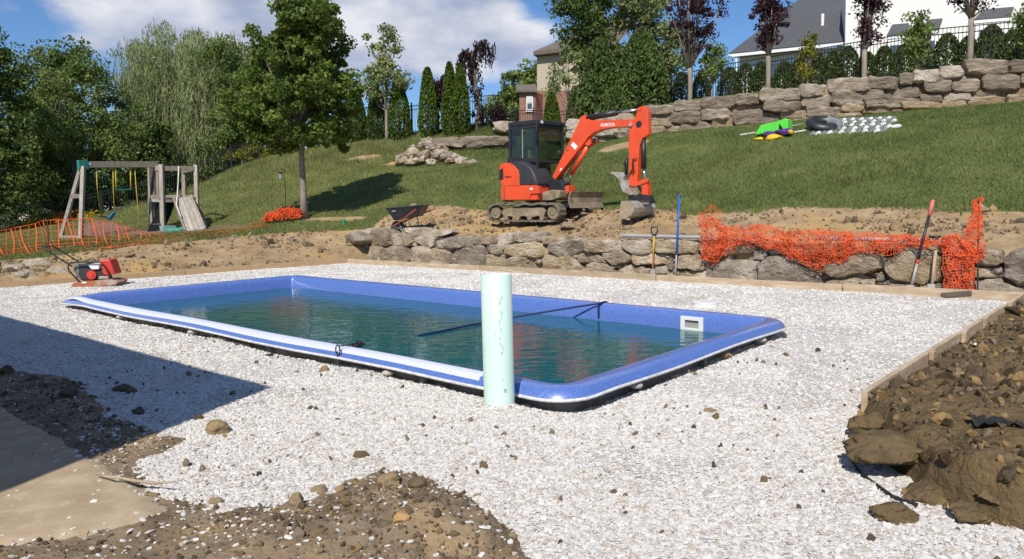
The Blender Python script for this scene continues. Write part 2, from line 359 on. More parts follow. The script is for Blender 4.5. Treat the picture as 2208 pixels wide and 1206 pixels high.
POOLP = np.array(pool_ring(0)); SHELLP = np.array(pool_ring(-.14))
def pool_local(x, y): dx = x - ctr[0]; dy = y - ctr[1]; return dx * uL[0] + dy * uL[1], dx * uW[0] + dy * uW[1]

def zbed(x, y):
    a, b = pool_local(x, y); q = np.hypot(np.maximum(np.abs(a) - hl + .14, 0), np.maximum(np.abs(b) - hw + .14, 0))
    near = np.maximum(sstep(-hw + 1.2, -hw + .3, b), sstep(hl - .6, hl - .1, a))       # the two sides nearest to the camera are dug out
    tr = (1 - sstep(.12, .34, q)) * near * (1 + .5 * fbm2(x, y, 3, 2, seed=9))
    far = (1 - sstep(.1, .5, q)) * (1 - near) * .055
    return .012 * fbm2(x, y, 1.1, 3, seed=2) + .010 * fbm2(x, y, 7, 3, seed=5) - .13 * tr * (.75 + .6 * fbm2(x, y, 1.2, 2, seed=14)) + far
DIRT = np.array([G(*p)[:2] for p in ((-200, 790), (0, 800), (150, 812), (240, 905), (330, 925), (395, 950), (300, 1010), (300, 1035), (360, 1078), (470, 1112), (570, 1095), (640, 1080), (700, 1062), (760, 1040), (830, 1022), (935, 1032), (985, 1080), (1050, 1122), (1112, 1165), (1140, 1240), (1140, 1500), (-900, 1500), (-900, 790))])
PACK = np.array([G(*p)[:2] for p in ((-300, 700), (0, 885), (110, 950), (200, 1004), (290, 1062), (345, 1102), (300, 1135), (150, 1165), (0, 1185), (-500, 1250))])
HEAP = G(930, 1135)[:2]; HEAP2 = G(700, 1180)[:2]
def znear(x, y):                      # loose brown soil on the near left
    sd = sdpoly(x, y, DIRT) + .10 * fbm2(x, y, 4, 4, seed=11) + .05 * fbm2(x, y, 14, 2, seed=12)
    n = .020 * fbm2(x, y, 6, 4, seed=21) + .020 * np.abs(fbm2(x, y, 17, 4, seed=23))
    h = .10 * np.exp(-(((x - HEAP[0]) / .34) ** 2 + ((y - HEAP[1]) / .30) ** 2)) + .05 * np.exp(-(((x - HEAP2[0]) / .45) ** 2 + ((y - HEAP2[1]) / .22) ** 2))
    pk = sstep(-.02, .08, sdpoly(x, y, PACK))
    z = np.clip(sd * .25, -.2, .012) + h * (1 + .5 * fbm2(x, y, 9, 3, seed=31)) * sstep(-.05, .1, sd)
    return np.where(sd > -.3, z + n * (1 - .9 * pk) * sstep(-.1, .05, sd) * (1 + 2.2 * np.clip(h * 8, 0, 1)), -.25)
RTN = (BK1 - RT1)[:2]; RTN = RTN / np.linalg.norm(RTN); RTO = np.array([RTN[1], -RTN[0]])     # board direction, outward
MOUND = np.array([BK1[:2] + RTN * 2 - RTO * .08, RT1[:2] - RTO * .08 , G(1868, 948)[:2], G(1900, 1005)[:2], G(1970, 1062)[:2], G(2035, 1098)[:2], G(2110, 1120)[:2], G(2160, 1140)[:2], G(2208, 1150)[:2], G(2600, 1205)[:2], (9, 3), (16, 6), (16, 14)])
def zmound(x, y):
    sd = sdpoly(x, y, MOUND) + .05 * fbm2(x, y, 5, 3, seed=41) * sstep(.0, .4, (x - RT1[0]) * RTO[0] + (y - RT1[1]) * RTO[1])
    hb = (x - RT1[0]) * RTO[0] + (y - RT1[1]) * RTO[1]; al = (x - RT1[0]) * RTN[0] + (y - RT1[1]) * RTN[1]
    z = (.105 + .05 * fbm2(x, y, 2.2, 2, seed=57)) * sstep(.0, .10, np.maximum(hb, -al)) + .14 * sstep(.1, 1.0, hb) * (1 - .5 * sstep(1, 4, al)) + .12 * sstep(1.0, 3.0, hb)
    z = z + .10 * (1 - sstep(.2, .9, np.hypot(x - RT1[0] - .35, y - RT1[1] + .45)))
    n = .05 * fbm2(x, y, 1.7, 3, seed=51) + .03 * np.abs(fbm2(x, y, 30, 3, seed=58)) + .10 * np.abs(fbm2(x, y, 4.5, 4, seed=53)) + .045 * np.abs(fbm2(x, y, 16, 4, seed=54))
    n = n * sstep(-.02, .35, np.maximum(hb, -al))
    return sstep(-.01, .13, sd) * (z + n + .08) - .10

E_LAWN = []
def lawn_poly():
    P = [T(*p) for p in ((-300, 592), (-100, 577), (0, 566), (140, 551), (300, 530), (400, 524), (500, 516), (650, 500), (740, 498), (800, 492))]
    P += [D(840, 480, 23.6), D(905, 450, 24.2), D(960, 448, 24.2), D(1060, 462, 23), D(1180, 462, 22.4), D(1300, 457, 20.2), D(1400, 456, 19.4), D(1500, 462, 18.2), D(1600, 458, 17.8), D(1750, 452, 17.1), D(2000, 458, 15.5), D(2208, 457, 14.5), D(2500, 457, 13.4), D(3200, 457, 12)]
    return np.array([p[:2] for p in P] + [(400, 10), (400, 400), (-400, 400), (-400, 16)])
LAWN = lawn_poly()
BARE = [(T(785, 343), 1.1, .5), (T(1335, 318), 1.1, .8), (T(900, 352), 1.6, .6), (T(720, 474), 1.2, .35), (T(1010, 354), .9, .3)]
def lawn_sd(x, y):
    sd = sdpoly(x, y, LAWN)
    for c, rx, ry in BARE: sd = np.minimum(sd, (np.hypot((x - c[0]) / rx, (y - c[1]) / ry) - 1) * .5)
    sd = np.minimum(sd, np.abs(dist_up(x, y)) * np.where(x > 5, 1, 50) - .35)
    return sd + .20 * fbm2(x, y, 1.3, 4, seed=61) + .10 * fbm2(x, y, 5, 2, seed=62)

def grid_coords(a, b, st, lo, hi, g=1.25):
    c = list(np.arange(a, b, st)); s = st; x = c[-1]
    while x < hi: s *= g; x += s; c.append(x)
    s = st; x = a
    while x > lo: s *= g; x -= s; c.insert(0, x)
    return np.array(c)
def grid_mesh(name, xs, ys, zf, keep, m, smooth=True):
    X, Y = np.meshgrid(xs, ys); Zv = zf(X, Y); V = np.stack([X, Y, Zv], -1).reshape(-1, 3); nx = len(xs)
    K = keep(X, Y, Zv) if keep is not None else np.ones(X.shape, bool)
    i, j = np.meshgrid(np.arange(len(xs) - 1), np.arange(len(ys) - 1)); q = K[:-1, :-1] | K[1:, :-1] | K[:-1, 1:] | K[1:, 1:]
    a = (j * nx + i)[q]; F = np.stack([a, a + 1, a + nx + 1, a + nx], -1); used = np.unique(F); mp = np.full(len(V), -1); mp[used] = np.arange(len(used))
    return mesh(name, V[used], mp[F], m, smooth=smooth, at=(0, 0, 0))
m_soil = pm('bank_soil', (.42, .31, .18), (.28, .195, .105), 1.6, .95, .9, 9, c3=(.47, .31, .13), s3=.5, bdist=.06, spec=.1)
m_lawn = pm('lawn_ground', (.11, .14, .042), (.16, .175, .06), .55, .95, .8, 40, c3=(.15, .145, .065), s3=.33, bdist=.05, spec=.1, c3r=(.55, .8))
xs = grid_coords(-16, 17, .15, -600, 600); ys = grid_coords(9.5, 34, .15, -60, 900)
def zsoil(x, y):
    sdp = sdpoly(x, y, PAD); sdl = sdpoly(x, y, LAWN); z = zt(x, y)
    rough_ = (.10 * fbm2(x, y, 1.4, 4, seed=71) + .09 * np.abs(fbm2(x, y, 3.8, 4, seed=72)) + .05 * np.abs(fbm2(x, y, 9, 3, seed=74))) * sstep(.5, -.3, sdl) * sstep(0, -1.0, sdp)
    bankL = sstep(-7, -12, x) * sstep(-.05, -.35, sdp) * sstep(-2.0, -1.2, sdp) * .14      # small cut bank at the far left
    behind = (x - WALL_LO.p[0]) * WALL_LO.u[0] + (y - WALL_LO.p[1]) * WALL_LO.u[1]
    dw = -((x - WALL_LO.p[0]) * WALL_LO.n[0] + (y - WALL_LO.p[1]) * WALL_LO.n[1])             # metres behind the lower wall's face
    low = (sstep(.30, .16, dw) * sstep(-.1, .2, behind))
    z = z + rough_ + bankL
    z = z * (1 - low) + (-.05) * low
    return np.where(sdp > -.04, -.45, z - .0) - .25 * sstep(.35, 1.0, lawn_sd(x, y)) * sstep(.4, 1.2, sdl)
grid_mesh('soil_bank', xs, ys, zsoil, None, m_soil)
tag(bpy.data.objects['soil_bank'], 'bare tan soil of the banks and terrace around the pool pad', kind='structure')
def zlawn(x, y): return zt(x, y) + np.clip(lawn_sd(x, y) * .5, -.35, .035) + .02 * fbm2(x, y, 2, 3, seed=81) + .05 * fbm2(x, y, .35, 2, seed=82)
grid_mesh('lawn', xs, ys, zlawn, lambda x, y, z: (lawn_sd(x, y) > -.35) & (sdpoly(x, y, PAD) < -.1), m_lawn)
tag(bpy.data.objects['lawn'], 'sloping mown lawn between the two stone walls and up the hill', kind='structure')

# gravel pad
m_bed = pm('gravel_bed', (.76, .735, .69), (.64, .605, .55), 26, .9, 1.0, 60, c3=(.56, .51, .45), s3=1.1, voro=60, bdist=.02, spec=.2)
gx = np.arange(-15, 8.5, .09); gy = np.arange(1.2, 21.5, .09)
grid_mesh('gravel_pad', gx, gy, zbed, lambda x, y, z: (sdpoly(x, y, PAD) > -.03) & (sdpoly(x, y, SHELLP) < -.03), m_bed)
tag(bpy.data.objects['gravel_pad'], 'compacted bed of white crushed stone around the pool', kind='structure')
m_near = pm('near_soil', (.28, .215, .145), (.17, .125, .08), 5, .95, .9, 22, c3=(.36, .26, .15), s3=2.2, bdist=.03, spec=.1)
grid_mesh('loose_soil', np.arange(-5.5, 1.2, .03), np.arange(1.6, 7.6, .03), znear, lambda x, y, z: z > -.03, m_near)
tag(bpy.data.objects['loose_soil'], 'loose brown soil spilling over the gravel at the near left', kind='structure')
m_pack = pm('packed_soil', (.44, .345, .235), (.35, .27, .175), 3, .95, .35, 40, c3=(.47, .385, .27), s3=8, bdist=.01, spec=.1)
grid_mesh('packed_dirt_path', np.arange(-5.5, 0, .04), np.arange(1.6, 6.5, .04), lambda x, y: .021 + .003 * fbm2(x, y, 5, 3, seed=91) + np.clip(sdpoly(x, y, PACK) + .02 * fbm2(x, y, 3, 3, seed=92), -.2, .03) * .35, lambda x, y, z: z > -.01, m_pack)
tag(bpy.data.objects['packed_dirt_path'], 'smooth packed tan dirt in the near left corner', kind='structure')
m_mound = pm('mound_soil', (.215, .150, .075), (.125, .088, .046), 3.2, .93, 1.0, 16, c3=(.31, .21, .085), s3=1.5, bdist=.08, spec=.15, c3r=(.56, .7))
grid_mesh('soil_mound', np.arange(1.9, 12, .035), np.arange(2.2, 13, .035), zmound, lambda x, y, z: (z > -.085), m_mound)
tag(bpy.data.objects['soil_mound'], 'heaped damp brown soil outside the right form board', kind='structure')

# gravel pieces
def gm(name, c, rnd): return pm(name, c, tuple(v * .86 for v in c), 30, .92, .5, 60, rnd=rnd, spec=.08)
m_w1 = gm('white_chip', (.82, .80, .755), 0); m_w2 = gm('grey_chip', (.68, .645, .59), 0); m_w3 = gm('tan_chip', (.60, .53, .44), 0)
wp = [proto_rock('chip', 100 + k, m_w1, 1, .42, .35) for k in range(8)] + [proto_rock('chip', 120 + k, m_w2, 1, .45, .35) for k in range(2)] + [proto_rock('chip', 130, m_w3, 1, .5, .3)]
def in_view(x, y, mgn=.1): return (np.abs(x) < .73 * y + mgn + .3)
def gravel_pts(n, y0, y1, x0, x1):
    y = np.sqrt(RNG.random(n) * (y1 ** 2 - y0 ** 2) + y0 ** 2); x = (RNG.random(n) * 2 - 1) * (.72 * y + .2)
    la, lb = pool_local(x, y); nearside = (lb < -hw + .3) | (la > hl - .2); sp_ = sdpoly(x, y, PAD); ok = (sp_ > .03) & (sdpoly(x, y, SHELLP) < -.01) & (nearside | (sdpoly(x, y, POOLP) < .0))
    x, y = x[ok], y[ok]; zn = znear(x, y); zm = zmound(x, y); pk = sdpoly(x, y, PACK) > 0; zb = zbed(x, y)
    on = (zn > zb) | pk; keep = (~on) | (RNG.random(len(x)) < .05); keep &= (zm < .0)
    worn = fbm2(x, y, .9, 3, seed=95); keep &= (worn + .25 * fbm2(x, y, 4, 2, seed=96) < (.30 - .28 * sstep(3.6, 5.6, y))) | (RNG.random(len(x)) < .32)
    x, y = x[keep], y[keep]; return x, y, np.maximum(np.maximum(zn, zb)[keep], np.where(pk, .024, -9)[keep])
xa, ya, za = gravel_pts(400000, 2.4, 9.2, 0, 0); k_ = RNG.random(len(xa)) > sstep(5.6, 9.2, ya); xa, ya, za = xa[k_], ya[k_], za[k_]; sa = np.clip(RNG.lognormal(0, .42, len(xa)) * .0098, .004, .021)
xb, yb, zb_ = gravel_pts(400000, 5.6, 21, 0, 0); k_ = RNG.random(len(xb)) < sstep(5.6, 9.2, yb); xb, yb, zb_ = xb[k_], yb[k_], zb_[k_]; sb = np.clip(RNG.lognormal(0, .40, len(xb)) * .0125, .004, .026)
P = np.c_[np.r_[xa, xb], np.r_[ya, yb], np.r_[za, zb_]]; S = np.r_[sa, sb]; P[:, 2] += S * (-.1 + .35 * RNG.random(len(S)))
R = np.c_[RNG.normal(0, .27, len(S)), RNG.normal(0, .27, len(S)), RNG.random(len(S)) * 6.28]
scatter('crushed_stone', P, R, np.c_[S * RNG.uniform(.8, 1.5, len(S)), S * RNG.uniform(.7, 1.1, len(S)), S], wp, 'loose white crushed stone chips covering the pad', 'gravel')

# crumbs of soil
m_cl1 = pm('soil_crumb', (.24, .175, .105), (.15, .11, .065), 20, .95, .6, 40, spec=.1); m_cl2 = pm('soil_crumb_dark', (.15, .115, .075), (.10, .075, .05), 20, .95, .6, 40, spec=.1); m_cl3 = pm('soil_crumb_ochre', (.40, .27, .12), (.30, .2, .1), 20, .95, .6, 40, spec=.1); m_cl4 = pm('grey_pebble', (.29, .235, .165), (.21, .165, .115), 20, .9, .6, 40)
cp = [proto_rock('crumb', 200 + k, mm, 1, .75, .5) for k, mm in enumerate((m_cl1, m_cl1, m_cl2, m_cl1, m_cl2, m_cl3, m_cl4, m_cl4))]
def crumbs(name, n, box, zf, ok, s0, label, sg=.55):
    x = RNG.uniform(box[0], box[1], n); y = RNG.uniform(box[2], box[3], n); z = zf(x, y); k = ok(x, y, z); x, y, z = x[k], y[k], z[k]
    S = RNG.lognormal(0, sg, len(x)) * s0; R = RNG.random((len(x), 3)) * 6.28
    scatter(name, np.c_[x, y, z + S * .1], R, np.c_[S, S * .8, S * .8], cp, label, 'soil crumbs')
crumbs('soil_crumbs', 42000, (-4.5, 1.0, 2.3, 6.5), znear, lambda x, y, z: (z > -.01) & ((sdpoly(x, y, PACK) < 0) | (RNG.random(len(x)) < .04)) & (RNG.random(len(x)) < .35 + 2 * np.exp(-(((x - HEAP[0]) / .5) ** 2 + ((y - HEAP[1]) / .4) ** 2))), .0075, 'crumbs and pebbles in the loose soil at the near left')
crumbs('mound_crumbs', 26000, (1.9, 9, 2.4, 11), zmound, lambda x, y, z: (z > -.06) & (RNG.random(len(x)) < .7), .009, 'crumbs of damp soil on the mound at the right', .7)
cp2 = [proto_rock('clump', 230 + k, mm, 3, .7, .55) for k, mm in enumerate((m_cl1, m_cl1, m_cl2, m_mound, m_mound, m_cl3))]
def clumps(name, n, box, ok, s0, label):
    x = RNG.uniform(box[0], box[1], n); y = RNG.uniform(box[2], box[3], n); z = zmound(x, y); k = ok(x, y, z); x, y, z = x[k], y[k], z[k]; S = np.clip(RNG.lognormal(0, .5, len(x)) * s0, .01, .10)
    scatter(name, np.c_[x, y, z + S * .15], RNG.random((len(x), 3)) * 6.28, np.c_[S * 1.2, S, S * .8], cp2, label, 'soil clods')
clumps('mound_clumps', 9000, (1.9, 9, 2.4, 11), lambda x, y, z: z > -.07, .016, 'knobbly lumps of damp soil all over the right mound')
crumbs('terrace_clods', 42000, (-12, 13, 10.5, 24), zsoil, lambda x, y, z: (sdpoly(x, y, PAD) < -.25) & (sdpoly(x, y, LAWN) < .25) & (z > .02) & (RNG.random(len(x)) < .2 + .8 * (fbm2(x, y, .9, 3, seed=5) > 0)), .024, 'clods of turned soil on the terrace and bank', .6)
x = RNG.uniform(-4, 3.2, 420); y = RNG.uniform(2.6, 9, 420); z = zbed(x, y); k = (sdpoly(x, y, PAD) > .1) & (sdpoly(x, y, POOLP) < -.1) & (zmound(x, y) < 0); S = RNG.lognormal(0, .5, k.sum()) * .014
scatter('stray_crumbs', np.c_[x[k], y[k], z[k] + .01], RNG.random((k.sum(), 3)) * 6, np.c_[S * 1.3, S, S * .7], cp, 'stray crumbs of soil dropped on the white gravel', 'soil crumbs')

# grass blades
def grass():
    n = 1250000; Y = np.sqrt(RNG.random(n) * (39.0 ** 2 - 13.5 ** 2) + 13.5 ** 2); X = (RNG.random(n) * 2 - 1) * (.88 * Y + .3)
    sd = lawn_sd(X, Y); k = (sd > -.06) & (sdpoly(X, Y, PAD) < -.1) & (dist_up(X, Y) < .2) | ((sd > 0) & (X < 5) & (sdpoly(X, Y, PAD) < -.1)); X, Y, sd = X[k], Y[k], sd[k]
    k = RNG.random(len(X)) < np.clip(22 / Y, 0, 1) ** 1.0; X, Y, sd = X[k][:520000], Y[k][:520000], sd[k][:520000]; n = len(X); z = zlawn(X, Y)
    tall = sstep(30, 37, Y) * (X < 0); h = RNG.uniform(.035, .085, n) * (1 + 2.2 * tall) * (1 + .5 * fbm2(X, Y, .8, 2, seed=3)); a = RNG.random(n) * 6.28; w = RNG.uniform(.005, .010, n) * (1 + Y / 40)
    c = np.c_[X, Y, z]; dx = np.c_[np.cos(a), np.sin(a), np.zeros(n)]; ln = np.c_[RNG.normal(0, .35, (n, 2)) * h[:, None], h]
    V = np.stack([c - dx * w[:, None], c + dx * w[:, None], c + ln], 1).reshape(-1, 3); F = np.arange(3 * n).reshape(n, 3)
    m = leafmat('grass_blade', (.105, .160, .047), (.250, .262, .095), trans=.3)
    o = mesh('grass', V, F, m, at=(0, 0, 0)); t = np.clip(RNG.normal(.36, .25, n) + .75 * sstep(0, -8, X) * sstep(20, 27, Y) + .3 * (fbm2(X, Y, .3, 3, seed=7)) + .35 * (fbm2(X, Y, 1.3, 3, seed=8) > .25), 0, 1.4)
    at = o.data.attributes.new('tint', 'FLOAT', 'POINT'); at.data.foreach_set('value', np.repeat(t, 3).astype(np.float32)); tag(o, 'short green grass growing all over the sloping lawn', 'grass', kind='stuff')
grass()

# ================================================================== POOL
m_gel = pm('blue_gelcoat', (.055, .125, .40), (.15, .235, .58), 110, .33, .12, 120, spec=.6, coat=.8, detail=2, bdist=.004, ramp=(.4, .62))
m_rim = pm('white_rim', (.72, .72, .70), (.5, .5, .5), 20, .5, .1, 40)
m_fib = pm('grey_fibreglass', (.20, .20, .19), (.10, .10, .095), 5, .8, .5, 20, stretch=(1, 1, .4))
pool = empty('swimming_pool', (ctr[0], ctr[1], 0), 'blue fibreglass pool shell filled with water, set in white gravel', 'swimming pool')
def ring_loft(prof, closed_bottom=False, wob=0):
    V = []; F = []; n = None
    for off, z in prof:
        R_ = pool_ring(off); n = len(R_)
        for q in R_:
            a, b = pool_local(q[0], q[1]); dz = 0
            t_ = a + hl                                   # the left corner is wavy where the lip is unsupported
            if b < -hw + .5 and wob: dz = .030 * math.exp(-((t_ - .75) / .28) ** 2) - .045 * math.exp(-((t_ - .05) / .35) ** 2) + .010 * sin(t_ * 1.7)
            if a > hl - .5 and wob: dz += .008 * sin(b * 2.3)
            V.append((q[0], q[1], z + dz * wob * sstep(-.3, 0, off)))
    for i in range(len(prof) - 1):
        for k in range(n): F.append((i * n + k, i * n + (k + 1) % n, (i + 1) * n + (k + 1) % n, (i + 1) * n + k))
    return V, F
V, F = ring_loft([(-.42, -1.5), (-.33, -.16), (-.31, -.12)]); mesh('inner_wall', V, F, m_gel, pool, True)
V, F = ring_loft([(-.31, -.12), (-.285, .02), (-.265, .065), (-.235, .095), (-.20, .107), (-.15, .114), (-.115, .112), (-.085, .104), (-.06, .09), (-.038, .070), (-.02, .046), (-.010, .028)], wob=1); mesh('coping_lip', V, F, m_gel, pool, True)
V, F = ring_loft([(-.012, .032), (.004, .028), (.006, .012), (-.006, .006), (-.13, .02)], wob=1); mesh('lip_edge', V, F, m_rim, pool, True)
V, F = ring_loft([(-.13, .06), (-.14, -.1), (-.15, -.6)]); mesh('shell_side', V, F, m_fib, pool, True)
# pale strip that paints the reflected white sheen onto the near long lip
m_sheen = pm('painted_white_sheen', (.64, .67, .78), (.50, .55, .72), 70, .45, .1, 80, spec=.5, ramp=(.45, .7))
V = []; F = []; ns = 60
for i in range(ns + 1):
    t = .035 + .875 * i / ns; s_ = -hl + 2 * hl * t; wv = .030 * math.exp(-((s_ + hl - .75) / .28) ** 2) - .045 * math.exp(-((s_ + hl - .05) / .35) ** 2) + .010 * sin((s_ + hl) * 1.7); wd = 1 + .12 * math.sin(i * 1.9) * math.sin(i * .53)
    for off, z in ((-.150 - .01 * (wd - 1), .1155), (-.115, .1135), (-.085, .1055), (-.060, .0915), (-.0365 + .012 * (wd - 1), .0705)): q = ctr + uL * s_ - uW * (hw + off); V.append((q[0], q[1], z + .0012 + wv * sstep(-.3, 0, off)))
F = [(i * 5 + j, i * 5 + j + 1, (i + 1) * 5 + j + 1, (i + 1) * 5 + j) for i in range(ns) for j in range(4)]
mesh('lip_sheen', V, F, m_sheen, pool, True)
R_ = pool_ring(-.42); mesh('pool_floor', [(q[0], q[1], -1.5) for q in R_], [tuple(range(len(R_)))], m_gel, pool)
def lip_at(t, side, off=0.0):        # point on an edge; side 0 = near long edge, 1 = near short edge, 2 = far long edge
    if side == 0: return ctr + uL * (-hl + t * 2 * hl) - uW * (hw + off)
    if side == 1: return ctr + uL * (hl + off) + uW * (-hw + t * 2 * hw)
    return ctr + uL * (-hl + t * 2 * hl) + uW * (hw + off)
# shell ribs under the lip and the wedges of concrete that hold it
for t in (.12, .24, .36, .48, .60, .72, .84):
    p = lip_at(t, 0, -.11); MB().box((p[0], p[1], -.15), (*uL * .03, 0), (*uW * .03, 0), (0, 0, .18)).build('shell_rib', m_fib, pool)
for t in (.25, .52, .8):
    p = lip_at(t, 1, -.11); MB().box((p[0], p[1], -.15), (*uL * .03, 0), (*uW * .03, 0), (0, 0, .18)).build('shell_rib', m_fib, pool)
m_pad = pm('concrete_pad', (.5, .48, .43), (.36, .34, .3), 12, .9, .5, 30)
for t, sd_ in ((.235, 0), (.44, 0), (.80, 0), (.22, 1), (.80, 1)):
    p = lip_at(t, sd_, -.04); MB().ball((p[0], p[1], -.03), .045, 10, 6, (1.3, 1.3, .6)).build('support_pad', m_pad, pool, True)
# skimmer opening
FW = VPlane((*lip_at(0, 2, -.30), 0), (*uL, 0))
s0, z0 = FW.sz(1469, 668); s1, z1 = FW.sz(1517, 702); z0 = .055; z1 = -.165
def fw(s, z, o=0): q = FW.p + FW.u * s + FW.n * o; return np.array([q[0], q[1], z])
m_wh = pm('white_plastic', (.78, .78, .76), None, rough=.35, spec=.5); m_dk = pm('dark_recess', (.09, .09, .085), None, rough=.9); m_slot = pm('beige_flap', (.36, .35, .30), None, rough=.6)
b = MB(); w_ = s1 - s0
for c, hx, hz in (((s0 + .03, (z0 + z1) / 2), .03, (z0 - z1) / 2), ((s1 - .03, (z0 + z1) / 2), .03, (z0 - z1) / 2), (((s0 + s1) / 2, z0 - .025), w_ / 2 - .06, .025), (((s0 + s1) / 2, z1 + .035), w_ / 2 - .06, .035)):
    b.box(fw(c[0], c[1], .012), FW.u * hx, FW.n * .012, (0, 0, hz))
sk = b.build('skimmer', m_wh, pool, bevel=.004)
MB().box(fw((s0 + s1) / 2, (z0 + z1) / 2 + .01, .004), FW.u * (w_ / 2 - .07), FW.n * .003, (0, 0, .05)).build('weir_flap', m_slot, sk)
MB().box(fw((s0 + s1) / 2, z0 - .065, .0075), FW.u * (w_ / 2 - .075), FW.n * .003, (0, 0, .012)).build('skimmer_throat', m_dk, sk)
# water
mw = bpy.data.materials.new('pool_water'); mw.use_nodes = True; nt = mw.node_tree; N = nt.nodes.new; L = nt.links.new; b_ = nt.nodes['Principled BSDF']
b_.inputs['Roughness'].default_value = .02; b_.inputs['IOR'].default_value = 1.34
tc = N('ShaderNodeTexCoord'); mp = N('ShaderNodeMapping'); mp.inputs['Rotation'].default_value = (0, 0, radians(12)); mp.inputs['Scale'].default_value = (1.0, 1.9, 1); L(tc.outputs['Object'], mp.inputs[0])
n1 = N('ShaderNodeTexNoise'); n1.inputs['Scale'].default_value = 2.6; n1.inputs['Detail'].default_value = 3; L(mp.outputs[0], n1.inputs['Vector'])
n3 = N('ShaderNodeTexNoise'); n3.inputs['Scale'].default_value = .5; L(tc.outputs['Object'], n3.inputs['Vector'])
bp = N('ShaderNodeBump'); bp.inputs['Strength'].default_value = .22; bp.inputs['Distance'].default_value = .05; L(n1.outputs[0], bp.inputs['Height']); L(bp.outputs[0], b_.inputs['Normal'])
mx = N('ShaderNodeMix'); mx.data_type = 'RGBA'; L(n3.outputs[0], mx.inputs[0]); mx.inputs[6].default_value = (.009, .098, .125, 1); mx.inputs[7].default_value = (.012, .105, .108, 1); L(mx.outputs[2], b_.inputs['Base Color'])
R_ = pool_ring(-.318); o = mesh('pool_water', [(q[0], q[1], -.12) for q in R_], [tuple(range(len(R_)))], mw, at=(ctr[0], ctr[1], -.12)); tag(o, 'still blue green water filling the pool', kind='structure')

# green sewer pipe
m_pipe = pm('mint_plastic', (.56, .74, .655), (.62, .785, .71), 5, .38, .03, 30, spec=.4, stretch=(1, 1, .4), c3=(.52, .66, .56), s3=7, c3r=(.66, .8))
pb0 = G(1077, 868); ptop = D(1069.5, 592, pb0[1] + .03); ax = ptop - pb0; rp = .118
pipe = empty('drain_pipe', pb0, 'upright pale mint green plastic pipe standing in gravel at the pool edge', 'pipe')
pp0 = pb0 - ax * .15; d_, u_, w2_ = frame_from(ax); n = 40; V = []; F = []
for c, r in ((pp0, rp), (ptop - ax * .004, rp), (ptop, rp - .003), (ptop, rp - .010), (pb0 + ax * .3, rp - .010)):
    V += [c + r * (cos(2 * pi * k / n) * u_ + sin(2 * pi * k / n) * w2_) for k in range(n)]
for i in range(4): F += [(i * n + k, i * n + (k + 1) % n, (i + 1) * n + (k + 1) % n, (i + 1) * n + k) for k in range(n)]
F.append(tuple(range(4 * n, 5 * n)))
mesh('pipe_wall', V, F, m_pipe, pipe, True)
# scuff marks as thin stains on the pipe
m_scuff = pm('mud_smear', (.46, .54, .43), (.38, .43, .33), 30, .9)
b = MB(); rr = random.Random(4)
fr = CAM - pb0; fr[2] = 0; fr /= np.linalg.norm(fr); sdv = np.cross(np.array([0, 0, 1.0]), fr)
for k in range(60):
    h = .40 + .45 * k / 60; a = .22 + .10 * sin(k * .35) + rr.uniform(-.03, .03); q = pb0 + ax * h + (rp + .0006) * (cos(a) * fr + sin(a) * sdv); tg = -sin(a) * fr + cos(a) * sdv
    if rr.random() < .5: b.box(q, tg * rr.uniform(.001, .0045), ax / np.linalg.norm(ax) * rr.uniform(.003, .01), (cos(a) * fr + sin(a) * sdv) * .0004)
for h, a, s in ((.55, -.15, .004), (.52, -.13, .003), (.2, .25, .005), (.62, -.2, .003), (.12, .4, .012)):
    q = pb0 + ax * h + (rp + .0006) * (cos(a) * fr + sin(a) * sdv); b.box(q, (-sin(a) * fr + cos(a) * sdv) * s, ax / np.linalg.norm(ax) * s * 1.2, (cos(a) * fr + sin(a) * sdv) * .0004)
tag(b.build('mud_streak', m_scuff, pipe), kind='stuff')

# strap across the pool, hooked to the near lip
m_strap = pm('navy_strap', (.012, .022, .09), None, rough=.6); m_blk = pm('black_metal', (.02, .02, .022), None, rough=.45, spec=.4)
qa = lip_at(0, 2, -.12); FWt = VPlane((*qa, 0), (*uL, 0)); sF = FWt.sz(1305, 646)[0]; pF = FWt.p + FWt.u * sF
qn = G(782, 747, .11); qn2 = lip_at(((qn[:2] - lip_at(0, 0)) @ uL) / (2 * hl), 0, -.20)
st = empty('rope_strap', (pF[0], pF[1], .1), 'dark blue strap stretched from the far pool edge down into the water', 'strap')
A = np.array([pF[0], pF[1], .116]); Fi = A + np.array([*(-uW * .17), -.012]); Fj = A + np.array([*(-uW * .2), -.20])
Bp = np.array([qn2[0], qn2[1], .12]); g1, g2, g3 = G(1200, 665, -.09), G(1085, 688, -.100), G(903, 724, -.112); pts = [A + np.array([*(uW * .02), .004]), A + np.array([*(-uW * .16), -.004]), A + (g2 - A) * .35, A + (g2 - A) * .7, g2, (g2 + g3) / 2 + (0, 0, .004), g3, g3 + (Bp - g3) * .2 + (0, 0, -.2), g3 + (Bp - g3) * .8 + (0, 0, -.3), Bp]
MB().tube(pts, .014, 6).build('strap_webbing', m_strap, st)
MB().bar(A + np.array([*(uW * .05), .0]), Fi, .05, .006).build('lip_loop', m_strap, st); MB().bar(Fi, Fj + np.array([*(uL * .02), 0]), .006, .03, up=(*uL, 0)).build('wall_strip', m_strap, st)  # narrow navy strip down the far inner wall below the loop
rk = empty('anchor_hook', (qn2[0], qn2[1], .11), 'black ratchet hook with ring clipped over the near pool lip', 'hook')
MB().box((*qn2, .135), (*uL * .05, 0), (*uW * .03, 0), (0, 0, .016)).box((*(qn2 + uL * .06 + uW * .01), .15), (*uL * .03, 0), (*uW * .016, 0), (0, 0, .012)).tube([(*(qn2 - uL * .02), .15), (*(qn2 + uL * .03), .185), (*(qn2 + uL * .1), .16)], .008, 6).build('ratchet', m_blk, rk)
